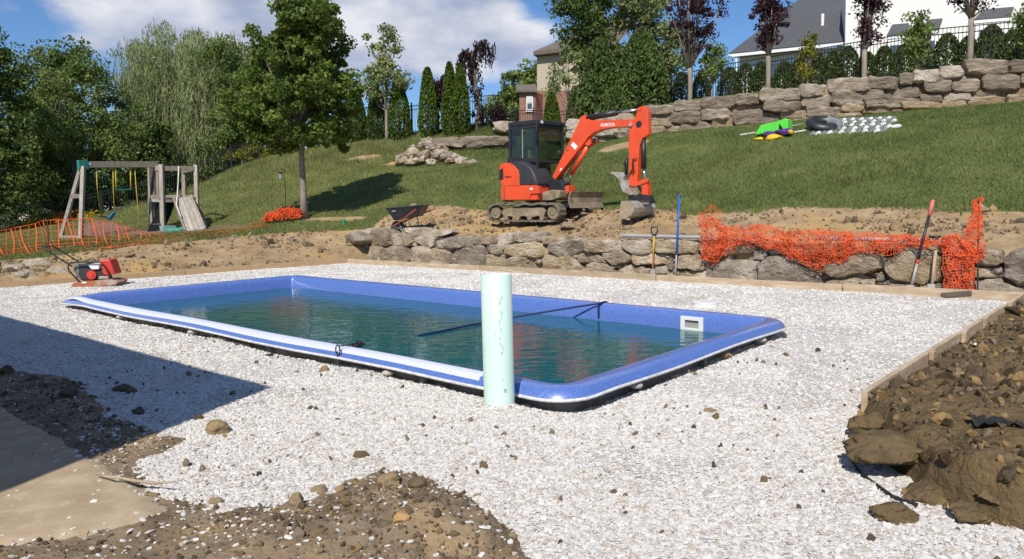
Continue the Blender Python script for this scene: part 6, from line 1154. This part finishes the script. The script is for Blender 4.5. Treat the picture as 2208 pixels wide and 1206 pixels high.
# swings
def chain(nm, P, m, r=.014): return MB().tube([pw(*p) for p in P], r, 6).build(nm, m, ps, True)
chain('swing_chain', ((655, 92), (662, 250), (690, 430)), m_yel, .013); chain('swing_chain', ((768, 92), (770, 230), (778, 405)), m_yel, .013); chain('swing_chain', ((784, 92), (788, 180), (791, 246)), m_yel, .018); chain('swing_chain', ((888, 92), (888, 180), (890, 246)), m_yel, .018); chain('swing_chain', ((915, 95), (928, 260), (942, 412), (968, 450)), m_yel, .013)
MB().tube([pw(784, 250), pw(896, 250)], .02, 7).build('trapeze_bar', m_teal, ps); MB().bar(pw(742, 455, -.1), pw(780, 405, .1), .16, .03).build('swing_seat', m_blu, ps); MB().bar(pw(690, 432, .1), pw(720, 440, -.3), .14, .03).build('swing_seat', m_sl, ps)
for k, (X, Y, s_, lb) in enumerate(((1165, 518, .17, 'teal plastic toy on the mulch at the foot of the fort'), (1210, 512, .16, 'second teal plastic toy beside the climbing ramp'))):
    q = ground(D(*z4(X, Y), 24.2)); t = MB().ball((q[0], q[1], q[2] + .08), s_, 12, 6, (1.2, .8, .6)).box((q[0] + s_ * .8, q[1], q[2] + .12), (.05, 0, 0), (0, .05, 0), (0, 0, .08)).build('plastic_toy', pm('sea_green', (.05, .26, .21), None, rough=.5), smooth=True); tag(t, lb, 'toy')
# mulch under the play set
mm = pm('mulch', (.27, .17, .13), (.17, .11, .085), 14, .95, 1, 30, bdist=.03); MX = np.array([T(*z4(*p))[:2] for p in ((470, 560), (560, 505), (640, 470), (740, 468), (900, 520), (1000, 545), (1300, 520), (1560, 495), (1720, 512), (1400, 545), (1100, 560), (800, 580), (620, 590))])
grid_mesh('mulch_bed', np.arange(-18, -5, .12), np.arange(20, 34, .12), lambda x, y: zlawn(x, y) + np.clip(sdpoly(x, y, MX) * .4 + .03 * fbm2(x, y, 3, 3), -.3, .05) + .02 * fbm2(x, y, 9, 2), lambda x, y, z: sdpoly(x, y, MX) > -.3, mm); tag(bpy.data.objects['mulch_bed'], 'brown mulch spread on the lawn under the play set', kind='structure')
# feeder and marker
fq = T(617, 456); fd = empty('bird_feeder', fq, 'small bird feeder hanging from a thin black shepherd hook left of the maple trunk', 'bird feeder'); hp = D(613, 366, fq[1]); MB().tube([fq, hp, hp + (-.08, 0, .06), D(604, 366, fq[1])], .011, 6).build('hook_pole', m_blk2, fd, True)
q = D(605, 380, fq[1]); MB().disc(q, (0, 0, 1), .055, .22, 12).build('feeder_tube', pm('feeder_grey', (.3, .3, .27), None), fd); MB().disc(q + (0, 0, .13), (0, 0, 1), .09, .03, 12).build('feeder_roof', m_blk2, fd); MB().disc(q - (0, 0, .12), (0, 0, 1), .08, .02, 12).build('feeder_tray', m_blk2, fd)
q = T(741, 489); tag(MB().disc(q + (0, 0, .1), (0, 0, 1), .045, .2, 10).ball(q + (0, 0, .2), .045, 10, 5).build('marker_stake', pm('marker_green', (.03, .3, .12), None)), 'short green marker post on the grass left of the wheelbarrow', 'marker')

# ================================================================== ORANGE NETTING
m_net = pm('orange_net', (.85, .125, .03), (.72, .10, .03), 5, .5, 0, spec=.3); 
def strands(name, A, B_, r, m, parent):
    A = np.asarray(A); B_ = np.asarray(B_); d = B_ - A; L_ = np.linalg.norm(d, axis=1); k = L_ > 1e-4; A, B_, d, L_ = A[k], B_[k], d[k] / L_[k][:, None], L_[k]
    h = np.where(np.abs(d[:, 2:3]) < .9, [[0, 0, 1.0]], [[1.0, 0, 0]]); u = np.cross(h, d); u /= np.linalg.norm(u, axis=1)[:, None]; w = np.cross(d, u); V = []
    for P in (A, B_):
        for a in (0, 2.094, 4.189): V.append(P + r * (cos(a) * u + sin(a) * w))
    V = np.stack(V, 1).reshape(-1, 3); n = len(A); b = np.arange(n)[:, None] * 6; F = np.concatenate([b + np.array([[i, (i + 1) % 3, 3 + (i + 1) % 3, 3 + i]]) for i in range(3)], 0)
    return mesh(name, V, F, m, parent)
def netgrid(name, Pg, m, parent, r=.006, rv=None, keep=1.0, seed=0):
    Pg = np.asarray(Pg); rr_ = np.random.default_rng(seed); a = Pg[:-1].reshape(-1, 3); b = Pg[1:].reshape(-1, 3); c = Pg[:, :-1].reshape(-1, 3); d = Pg[:, 1:].reshape(-1, 3)
    A = np.r_[a, c]; B_ = np.r_[b, d]; k = rr_.random(len(A)) < keep; return strands(name, A[k], B_[k], r, m, parent)
lt = [(-90, 516), (0, 503), (60, 492), (111, 478), (206, 474), (285, 489), (317, 503), (380, 511), (444, 506), (507, 495), (586, 478)]; lb_ = [(-90, 574), (0, 562), (95, 550), (160, 545), (222, 541), (285, 534), (317, 530), (380, 524), (444, 517), (507, 508), (586, 490)]
ln = empty('safety_fence', T(0, 562), 'long sagging orange plastic safety fence across the lawn in front of the play set', 'safety fence'); cols = []
pxs = np.arange(-90, 586, 6.3); rr_ = np.random.default_rng(3)
for px in pxs:
    yb = np.interp(px, [p[0] for p in lb_], [p[1] for p in lb_]); yt = np.interp(px, [p[0] for p in lt], [p[1] for p in lt]); B0_ = T(px, yb - 1); lean_ = .85 if px > 100 else .5; Tp = D(px - 14, yt, B0_[1] + lean_ + .3); Tp[2] = max(Tp[2], Z(Tp[0], Tp[1]) + .04)
    cols.append([B0_ + (Tp - B0_) * t + np.array([.05 * sin(px * .11 + t * 5), 0, -.28 * sin(pi * t) * (np.linalg.norm(Tp - B0_)) * .5 + .03]) for t in np.linspace(0, 1, 11)])
cols = np.array(cols); gz_ = zt(cols[..., 0], cols[..., 1]) + .05; cols[..., 2] = np.maximum(cols[..., 2], gz_)
netgrid('netting', cols[::2], m_net, ln, .0055); strands('edge_strip', np.r_[cols[:-1, 0], cols[:-1, -1], cols[:-1, 5]], np.r_[cols[1:, 0], cols[1:, -1], cols[1:, 5]], .010, m_net, ln)
strands('vertical_strips', cols[::4, :-1].reshape(-1, 3), cols[::4, 1:].reshape(-1, 3), .016, m_net, ln)
roll = []; rr_ = np.random.default_rng(6)
for i in range(70):
    t = i / 69; c = T(575 + 78 * t, 484 - 10 * t); h_ = .16 + .16 * sin(pi * t); roll.append([c + np.array([rr_.normal(0, .05), h_ * 1.5 * cos(a) + rr_.normal(0, .06), .05 + h_ * abs(sin(a)) + abs(rr_.normal(0, .05))]) for a in np.linspace(0, 3.1, 11)])
netgrid('rolled_end', np.array(roll), m_net, ln, .009)
for px, py, tp_ in ((108, 551, 478), (-20, 566, 512)):
    a = T(px, py); MB().tube([a, D(px - 6, tp_, a[1] + .4)], .012, 6).build('fence_stake', m_blk2, ln)

rn = empty('safety_fence', WALL_LO.w(1800, 620, .1), 'tangled orange plastic netting draped over the lower stone wall at the right', 'safety fence')
def drape(nm, top, bot, off, nx, ny, crump, seed, r=.0055, bulge=.0, keep=.80):
    rr_ = np.random.default_rng(seed); x0, x1 = top[0][0], top[-1][0]; Pg = []
    for i in range(nx):
        t = i / (nx - 1); px = x0 + (x1 - x0) * t; yt = np.interp(px, [p[0] for p in top], [p[1] for p in top]); xb = bot[0][0] + (bot[-1][0] - bot[0][0]) * t; yb = np.interp(xb, [p[0] for p in bot], [p[1] for p in bot]); row = []
        for j in range(ny):
            s = j / (ny - 1); q = WALL_LO.w(px + (xb - px) * s, yt + (yb - yt) * s, off + bulge * sin(pi * s) + (.10 if s > .3 else -.05 + .5 * s)); row.append(q)
        Pg.append(row)
    Pg = np.array(Pg); N3 = np.stack([fbm(Pg * 3.8 + seed * 3.3 + d * 11, 3) for d in range(3)], -1); Pg = Pg + N3 * crump + rr_.normal(0, .006, Pg.shape); return netgrid(nm, Pg, m_net, rn, r, keep=keep, seed=seed)
for s in range(2):
    drape('netting', ((1506, 470 - 6 * s), (1530, 462), (1566, 490)), ((1512, 560 + 3 * s), (1535, 572), (1556, 548)), .10 + .05 * s, 13, 22, .16, 300 + s)
    drape('netting', ((1545, 496), (1600, 490), (1680, 500), (1760, 496), (1835, 506)), ((1550, 550 - 8 * s), (1620, 522), (1660, 535), (1700, 556), (1745, 577 - 6 * s), (1790, 584 - 4 * s), (1835, 545)), .05 + .04 * s, 62, 15, .17, 310 + s)
    drape('netting', ((1830, 508), (1880, 500), (1960, 510), (2050, 516)), ((1830, 552 - 6 * s), (1900, 548), (1960, 532), (2050, 528)), .05 + .04 * s, 44, 9, .14, 320 + s)
    drape('netting', ((2030, 510), (2060, 505), (2098, 520)), ((2036, 630 + 2 * s), (2070, 634), (2104, 636)), .16 + .05 * s, 16, 32, .17, 330 + s)
    drape('netting', ((2098, 432), (2106, 427), (2114, 430)), ((2070, 560), (2095, 545), (2117, 560)), .05 + .04 * s, 8, 30, .10, 340 + s)
drape('netting', ((1512, 452), (1530, 448), (1552, 462)), ((1505, 490), (1530, 490), (1560, 500)), .02, 9, 8, .22, 350, .005, keep=.7)
MB().tube([WALL_LO.w(2108, 640, .22), WALL_LO.w(2110, 430, .05)], .012, 6).build('steel_stake', m_blk2, rn)

# ================================================================== TOOLS AND PIPES ON THE WALL
m_con = pm('grey_conduit', (.40, .40, .40), (.33, .33, .33), 3, .45, .05, 30)
for k, (a, b_, lb) in enumerate((((1340, 508), (1512, 512), 'grey plastic conduit lying on the wall top behind the blue pole'), ((1515, 515), (1642, 519), 'grey plastic conduit under the orange netting, left of centre of the net'), ((1757, 514), (2040, 520), 'longest grey plastic conduit on the wall top, running to the leaning shovels'))):
    P0, P1 = WALL_LO.w(*a, .05), WALL_LO.w(*b_, .05); v_ = (P1 - P0) / np.linalg.norm(P1 - P0); o = MB().tube([P0, P1], .036, 12).build('conduit_pipe', m_con, smooth=False); tag(o, lb, 'pipe', 'grey conduit pipes on the lower wall')
W = lambda px, py, off=.15: WALL_LO.w(px, py, off)
bp = empty('blue_pole', W(1456, 600, .3), 'thin blue telescopic pole leaning upright against the lower wall', 'pole'); m_bp = pm('blue_paint', (.02, .13, .50), None, rough=.4); a, c = W(1456, 600, .3), W(1465, 422, .06); MB().tube([a + (c - a) * .28, c], .021, 10).build('pole_shaft', m_bp, bp, True); MB().tube([a, a + (c - a) * .3], .016, 10).build('lower_shaft', m_con, bp, True); MB().tube([c - (c - a) * .02, c + (c - a) * .012], .023, 10).build('grip', m_bp, bp, True)
ys = empty('digging_shovel', W(1407, 592, .3), 'short shovel with a yellow shaft and black grip standing against the wall', 'shovel'); m_ys = pm('yellow_shaft', (.60, .40, .03), None, rough=.4); a, c = W(1407, 588, .3), W(1411, 497, .10)
MB().tube([a + (c - a) * .42, a + (c - a) * .86], .019, 8).build('shaft', m_ys, ys, True); MB().tube([a, a + (c - a) * .44], .017, 8).build('socket', m_rust, ys, True)
MB().tube([W(1411, 508, .12), W(1404, 500, .1), W(1405, 490, .1), W(1417, 490, .1), W(1418, 500, .1), W(1411, 508, .12)], .016, 7, cap=False).build('grip', m_blk2, ys, True); MB().prism([W(1403, 580, .32), W(1413, 580, .32), W(1413, 596, .34), W(1408, 602, .35), W(1403, 596, .34)], WALL_LO.n * .012).build('blade', m_stl, ys)
ls = empty('long_shovel', W(1963, 626, .4), 'long shovel with a black shaft and faded pink grip leaning on the wall', 'shovel'); a, c = W(1965, 618, .42), W(2012, 432, .05); f_ = lambda t: a + (c - a) * t
MB().tube([f_(.27), f_(.84)], .022, 9).build('shaft', m_blk2, ls, True); MB().tube([f_(.82), f_(1)], .030, 9).build('grip', pm('pink_grip', (.62, .17, .15), None, rough=.6), ls, True); MB().tube([f_(.265), f_(.31)], .024, 9).build('red_band', m_redp, ls, True); MB().tube([f_(0), f_(.27)], [.028, .021], 9).build('socket', m_stl, ls, True)
MB().prism([W(1955, 614, .44), W(1972, 616, .44), W(1972, 632, .5), W(1962, 640, .52), W(1954, 632, .5)], WALL_LO.n * .01).build('blade', m_stl, ls)
ws = empty('wooden_shovel', W(2008, 630, .35), 'shovel with a bare wooden shaft and metal handle, right of the black shafted one', 'shovel'); a, c = W(2009, 622, .36), W(2018, 536, .12); m_ash = pm('ash_wood', (.45, .36, .24), (.34, .27, .18), 8, .7, .2, 40, stretch=(3, 3, .4)); MB().tube([a, c], .026, 9).build('shaft', m_ash, ws, True)
MB().tube([W(2006, 512, .1), W(2011, 524, .1), W(2018, 538, .12), W(2024, 524, .1), W(2028, 512, .1)], .013, 7).build('yoke', m_stl, ws, True); MB().tube([W(2003, 511, .1), W(2029, 511, .1)], .02, 8).build('grip', m_blk2, ws, True); MB().prism([W(2000, 612, .38), W(2017, 613, .38), W(2016, 632, .44), W(2008, 638, .45), W(2000, 632, .44)], WALL_LO.n * .01).build('blade', m_stl, ws)

# ================================================================== POOL TOYS ON THE UPPER LAWN
m_grn = pm('lime_plastic', (.12, .72, .07), (.10, .62, .06), 3, .4, 0, spec=.5); m_pur = pm('purple_fabric', (.10, .035, .22), (.07, .025, .15), 5, .8); m_yl = pm('yellow_plastic', (.80, .50, .03), (.72, .42, .02), 4, .45); m_gr = pm('grey_vinyl', (.20, .215, .23), None, rough=.4); m_wv = pm('white_vinyl', (.70, .70, .68), None, rough=.45)
tq = T(1665, 300); TP = VPlane(tq, UPL[4] - UPL[3]); tw = lambda X, Y, off=0: TP.w(*z3(X, Y), off); Bk = -TP.n
gs = empty('plastic_slide_seat', tw(720, 790), 'bright lime green plastic float seat standing on the upper lawn', 'toy')
MB().prism([tw(622, 792), tw(655, 738), (tw(740, 718)), tw(745, 775), tw(640, 794)], Bk * .5).build('seat_shell', m_grn, gs, bevel=.02); MB().prism([tw(740, 720), tw(800, 698), tw(816, 702), tw(819, 764), tw(790, 768), tw(765, 730), tw(758, 776), tw(742, 778)], Bk * .45).build('backrest', m_grn, gs, bevel=.02)
for X in (660, 680, 700, 720): MB().bar(tw(X, 742, .01), tw(X - 4, 780, .01), .03, .03, up=TP.n).build('rib', m_grn, gs)
pb_ = boulder('life_vest', tw(715, 792, .2), (.30, .18, .12), m_pur, 'purple folded life vest in front of the green float seat', 'life vest', seed=501, jag=.5); boulder('life_vest', tw(795, 782, .15), (.28, .18, .13), m_pur, 'darker purple vest heaped at the right end of the green float seat', 'life vest', seed=502, jag=.5)
for k, (X, Y, w_, h_, lb) in enumerate(((740, 816, .30, .15, 'largest yellow float cushion, in front of the purple vests'), (645, 822, .19, .09, 'small yellow float piece at the lower left of the toys'), (832, 778, .10, .07, 'small yellow knob at the right end of the toys'))):
    q = tw(X, Y, .25); MB_ = boulder('yellow_float', q, (w_, w_ * .7, h_), m_yl, lb, 'toy', seed=510 + k, jag=.25)
for a, b_, lb in (((535, 806), (622, 792), 'thin white board lying on the grass left of the toys'), ((845, 792), (930, 776), 'thin white board lying on the grass right of the toys'), ((820, 755), (905, 742), 'grey flat paving slab in the grass just above the toys')):
    P0, P1 = T(*z3(*a)), T(*z3(*b_)); tag(MB().bar(P0 + (0, 0, .04), P1 + (0, 0, .04), .35, .04).build('flat_board', m_wv if 'white' in lb else m_con), lb, 'board')
tu = T(*z3(1030, 768)); it = empty('inner_tube', tu, 'black and grey inflatable swim ring lying beside the white float mat', 'swim ring'); n1, n2 = 36, 12; Rr, rr_ = .44, .13
sl_ang = radians(22)
for lo, hi, m, nm in ((0, 24, m_blk2, 'tube_wall'), (24, 36, m_gr, 'tube_band')):
    V = []; F = []
    for i in range(lo, hi + 1):
        a = 2 * pi * i / n1
        for j in range(n2): b_ = 2 * pi * j / n2; x_, y_, z_ = (Rr + rr_ * cos(b_)) * cos(a + 1), (Rr + rr_ * cos(b_)) * sin(a + 1), rr_ * sin(b_); V.append(tu + np.array([x_, y_ * .9 * cos(sl_ang), z_ + y_ * sin(sl_ang) + .2]))
    for i in range(hi - lo):
        for j in range(n2): F.append((i * n2 + j, i * n2 + (j + 1) % n2, (i + 1) * n2 + (j + 1) % n2, (i + 1) * n2 + j))
    mesh(nm, V, F, m, it, True)
fm = empty('float_mat', T(*z3(1200, 800)), 'large grey and white quilted float mat spread on the upper lawn', 'float mat')
c00, c10, c01, c11 = T(*z3(925, 812)), T(*z3(1410, 790)), T(*z3(1130, 712)), T(*z3(1475, 700)); rr_ = np.random.default_rng(4)
for i in range(13):
    for j in range(5):
        s, t = (i + .5 + (.5 if j % 2 else 0)) / 13.5, (j + .5) / 5; q = (c00 * (1 - s) + c10 * s) * (1 - t) + (c01 * (1 - s) + c11 * s) * t + np.array([0, 0, .05]); ex_ = (c10 - c00) / 13 * .60; ey = (c01 - c00) / 5 * .50; hgt = np.array([0, -.02, .08 + .02 * rr_.random()]); a_ = q - ex_; b2 = q + ex_; c_ = q - ey; d_ = q + ey; tpn = q + hgt * .9
        MB().add([a_, c_, b2, d_, tpn - ex_ * .3, tpn + ex_ * .3, q - (0, 0, .06)], [(0, 1, 5, 4), (1, 2, 5), (2, 3, 5), (3, 4, 5), (3, 0, 4), (0, 6, 1), (1, 6, 2), (2, 6, 3), (3, 6, 0)]).build('cushion', m_wv if (i + j) % 2 else m_gr, fm)
q = T(*z3(1465, 755)); boulder('float_pad', q, (.24, .2, .1), m_wv, 'single white float pad lying right of the quilted mat', 'toy', seed=520, jag=.1)

# ================================================================== SMALL THINGS ON THE GRAVEL AND SOIL
m_clod = pm('clay_clod', (.33, .245, .14), (.21, .15, .085), 9, .95, .9, 30, bdist=.02, spec=.1); m_clodd = pm('dark_clod', (.17, .13, .085), (.10, .075, .05), 9, .95, .9, 30, bdist=.02, spec=.1); m_brs = pm('brown_stone', (.27, .20, .115), (.19, .145, .085), 6, .8, .4, 30); m_ochre = pm('ochre_stone', (.45, .27, .10), (.36, .24, .12), 6, .85, .5, 30)
def clod(px, py, wpx, m, lb, seed, hz=.7, name='soil_clod', cat='soil clod', zf=None, asp=.8):
    q = G(px, py); z = max(float(znear(np.array([q[0]]), np.array([q[1]]))[0]), float(zbed(np.array([q[0]]), np.array([q[1]]))[0]), float(zmound(np.array([q[0]]), np.array([q[1]]))[0])) if zf is None else zf
    q = G(px, py, z); r = wpx / 2 * q[1] / F_PX; V, F = rock_verts(seed, 5 if wpx > 90 else 4, 1, .42, 6); N3 = fbm(V * 4 + seed, 3)[:, None]; V = V * (1 + .12 * N3 + .16 * np.abs(fbm(V * 5 + seed, 4, .6)[:, None]) + .07 * np.abs(fbm(V * 17 + seed, 3, .6)[:, None])) * np.array([r, r * asp, r * hz]) + q + np.array([0, 0, r * hz * .35]); return tag(mesh(name, V, F, m, None, True), lb, cat)
for k, a in enumerate(((466, 932, 62, m_clod, 'large crumbly tan clod on the white gravel at the shadow edge', .62), (640, 1088, 34, m_brs, 'upright brown stone at the upper left edge of the soil heap', 1.2), (690, 1062, 40, m_brs, 'flat brown stone on the gravel above the soil heap', .55), (466, 1085, 32, m_brs, 'brown clod on the gravel left of the soil heap', .6), (865, 1125, 44, m_ochre, 'orange ochre stone in the middle of the near soil heap', .75), (735, 1060, 26, m_clod, 'small tan clod between the flat brown stone and the heap', .8),
        (905, 1055, 44, m_clodd, 'dark clod on the top right of the near soil heap', .9), (845, 1045, 62, m_clod, 'broad tan clod on the crest of the near soil heap', .6), (150, 853, 44, m_clodd, 'dark brown clod in the shade, left of the gravel', .6), (262, 842, 40, m_clodd, 'dark clod in the middle of the shaded gravel', .5), (300, 892, 34, m_clodd, 'dark clod near the lower edge of the shade', .6), (285, 846, 28, m_clodd, 'small dark clod beside the larger one in the shaded gravel', .6), (72, 822, 28, m_clodd, 'small dark clod in the shade near the left edge', .8), (12, 806, 30, m_clodd, 'dark clod at the very left edge in the shade', .9),
        (1105, 1160, 22, m_brs, 'small brown stone at the right foot of the near soil heap', .8), (1028, 1072, 20, m_brs, 'small brown stone alone on the gravel right of the heap', .5), (545, 942, 16, m_clod, 'tiny tan clod on gravel right of the large one', .6), (1565, 768, 26, m_clod, 'small flat clod beside the right pool edge', .4), (1528, 887, 30, m_clod, 'flat grey brown clod in the middle of the right gravel', .3), (830, 1135, 32, m_clodd, 'dark stone beside the ochre stone in the heap', .8), (603, 1100, 26, m_brs, 'grey brown stone at the left of the upright one', .6))): clod(a[0], a[1], a[2], a[3], a[4], 600 + k, a[5])
m_bigclod = pm('damp_clod', (.19, .135, .072), (.115, .083, .045), 4, .93, 1, 18, bdist=.05, spec=.12, c3=(.38, .27, .10), s3=2.4, c3r=(.54, .68))
for k, a in enumerate(((1945, 985, 250, 'biggest smooth clod overhanging the gravel at the front of the right mound', .36, .08, .66), (2008, 1072, 130, 'rounded clod below the biggest one on the right mound', .42, .0, .8), (1928, 1118, 100, 'dark clod on the gravel at the foot of the right mound', .5, .0, .8), (2085, 1110, 110, 'clod at the lower front of the right mound', .42, .02, .8), (2160, 1075, 120, 'rough clod near the lower right edge of the photo', .4, .08, .8), (2160, 800, 70, 'stony clod high on the right mound', .5, .2, .8), (1880, 925, 100, 'clod covering the end of the nearest form board', .45, .06, .8))):
    clod(a[0], a[1], a[2], m_bigclod, a[3], 640 + k, a[4], zf=a[5], asp=a[6])
m_fab = pm('black_fabric', (.014, .014, .015), (.03, .03, .03), 20, .7, .5, 60)
def crumple(nm, px, py, w, h, z, lb, seed):
    c = G(px, py, z); n = 26; V = []; F = []
    for i in range(n):
        for j in range(n): u_, v_ = i / (n - 1) - .5, j / (n - 1) - .5; V.append((c[0] + u_ * w, c[1] + v_ * h, c[2]))
    V = np.array(V); N_ = fbm(V * 9 + seed, 3); V[:, 2] += .10 * np.abs(N_) + .03 * fbm(V * 22, 2); V[:, 0] += .05 * fbm(V * 6 + 3, 2); V[:, 1] += .06 * fbm(V * 6 + 9, 2); F = [(i * n + j, i * n + j + 1, (i + 1) * n + j + 1, (i + 1) * n + j) for i in range(n - 1) for j in range(n - 1)]; o = mesh(nm, V, F, m_fab, None, True); return tag(o, lb, 'fabric')
zz = float(zmound(np.array([G(2150, 915, .3)[0]]), np.array([G(2150, 915, .3)[1]]))[0]); crumple('landscape_fabric', 2150, 915, .24, .20, zz + .0, 'crumpled black landscape fabric sticking out of the right mound', 3)
edge = [(1822, 935), (1818, 962), (1832, 1000), (1856, 1032), (1890, 1058), (1925, 1082), (1975, 1098)]; V = []; F = []
for i, (px, py) in enumerate(edge):
    for h_, o_ in ((-.03, .012), (.0, .0), (.025, -.02)): q = G(px, py); V.append((q[0] - o_ * .8 , q[1] - o_ * .5, h_))
F = [(i * 3 + j, i * 3 + j + 1, (i + 1) * 3 + j + 1, (i + 1) * 3 + j) for i in range(len(edge) - 1) for j in range(2)]; V = np.array(V); V += .012 * np.stack([fbm(V * 20 + d, 2) for d in range(3)], -1); tag(mesh('landscape_fabric', V, F, m_fab, None, True), 'strip of black landscape fabric along the front edge of the right mound', 'fabric')
pts = [G(px, py, .05 + .02 * (k % 2)) for k, (px, py) in enumerate(((208, 1024), (240, 1029), (265, 1032), (285, 1036), (330, 1042), (372, 1040)))]; tag(MB().tube(pts, [.004, .007, .008, .009, .008, .004], 6).build('fallen_stick', pm('pale_stick', (.46, .37, .27), (.36, .29, .2), 9), smooth=True), 'thin pale stick lying where the gravel meets the packed dirt', 'stick')
q = G(1521, 657, .02); lid = empty('bucket_lid', q, 'round white lid lying on the gravel behind the skimmer opening', 'lid'); MB().disc(q + (0, 0, .035), (0, 0, 1), .19, .018, 28).build('lid_top', m_wh, lid, bevel=.006); MB().disc(q + (0, 0, .0), (0, 0, 1), .185, .06, 28).build('lid_rim', m_wh, lid)
tag(MB().bar(G(2103, 742, .12), G(2103, 742, .17), .02, .02, up=(0, 1, 0)).build('white_tag', m_wh), 'small white tag at the base of the right board stake', 'tag')

for k, (px, py, w_, lb) in enumerate(((22, 588, 60, 'pale broken rock in the bank at the left edge of the photo'), (88, 580, 70, 'long pale rock in the bank left of the compactor handle'), (120, 592, 44, 'pale lumpy rock in the bank just left of the compactor'), (50, 600, 50, 'low grey rock against the left form board'), (-20, 596, 60, 'pale rock in the bank mostly outside the left edge'))):
    q = T(px, py + 4); r = w_ / 2 * q[1] / F_PX; boulder('bank_rock', q + (0, 0, .05), (r * 1.15, r * .8, r * .75), m_rock_p, lb, seed=700 + k, jag=.5)
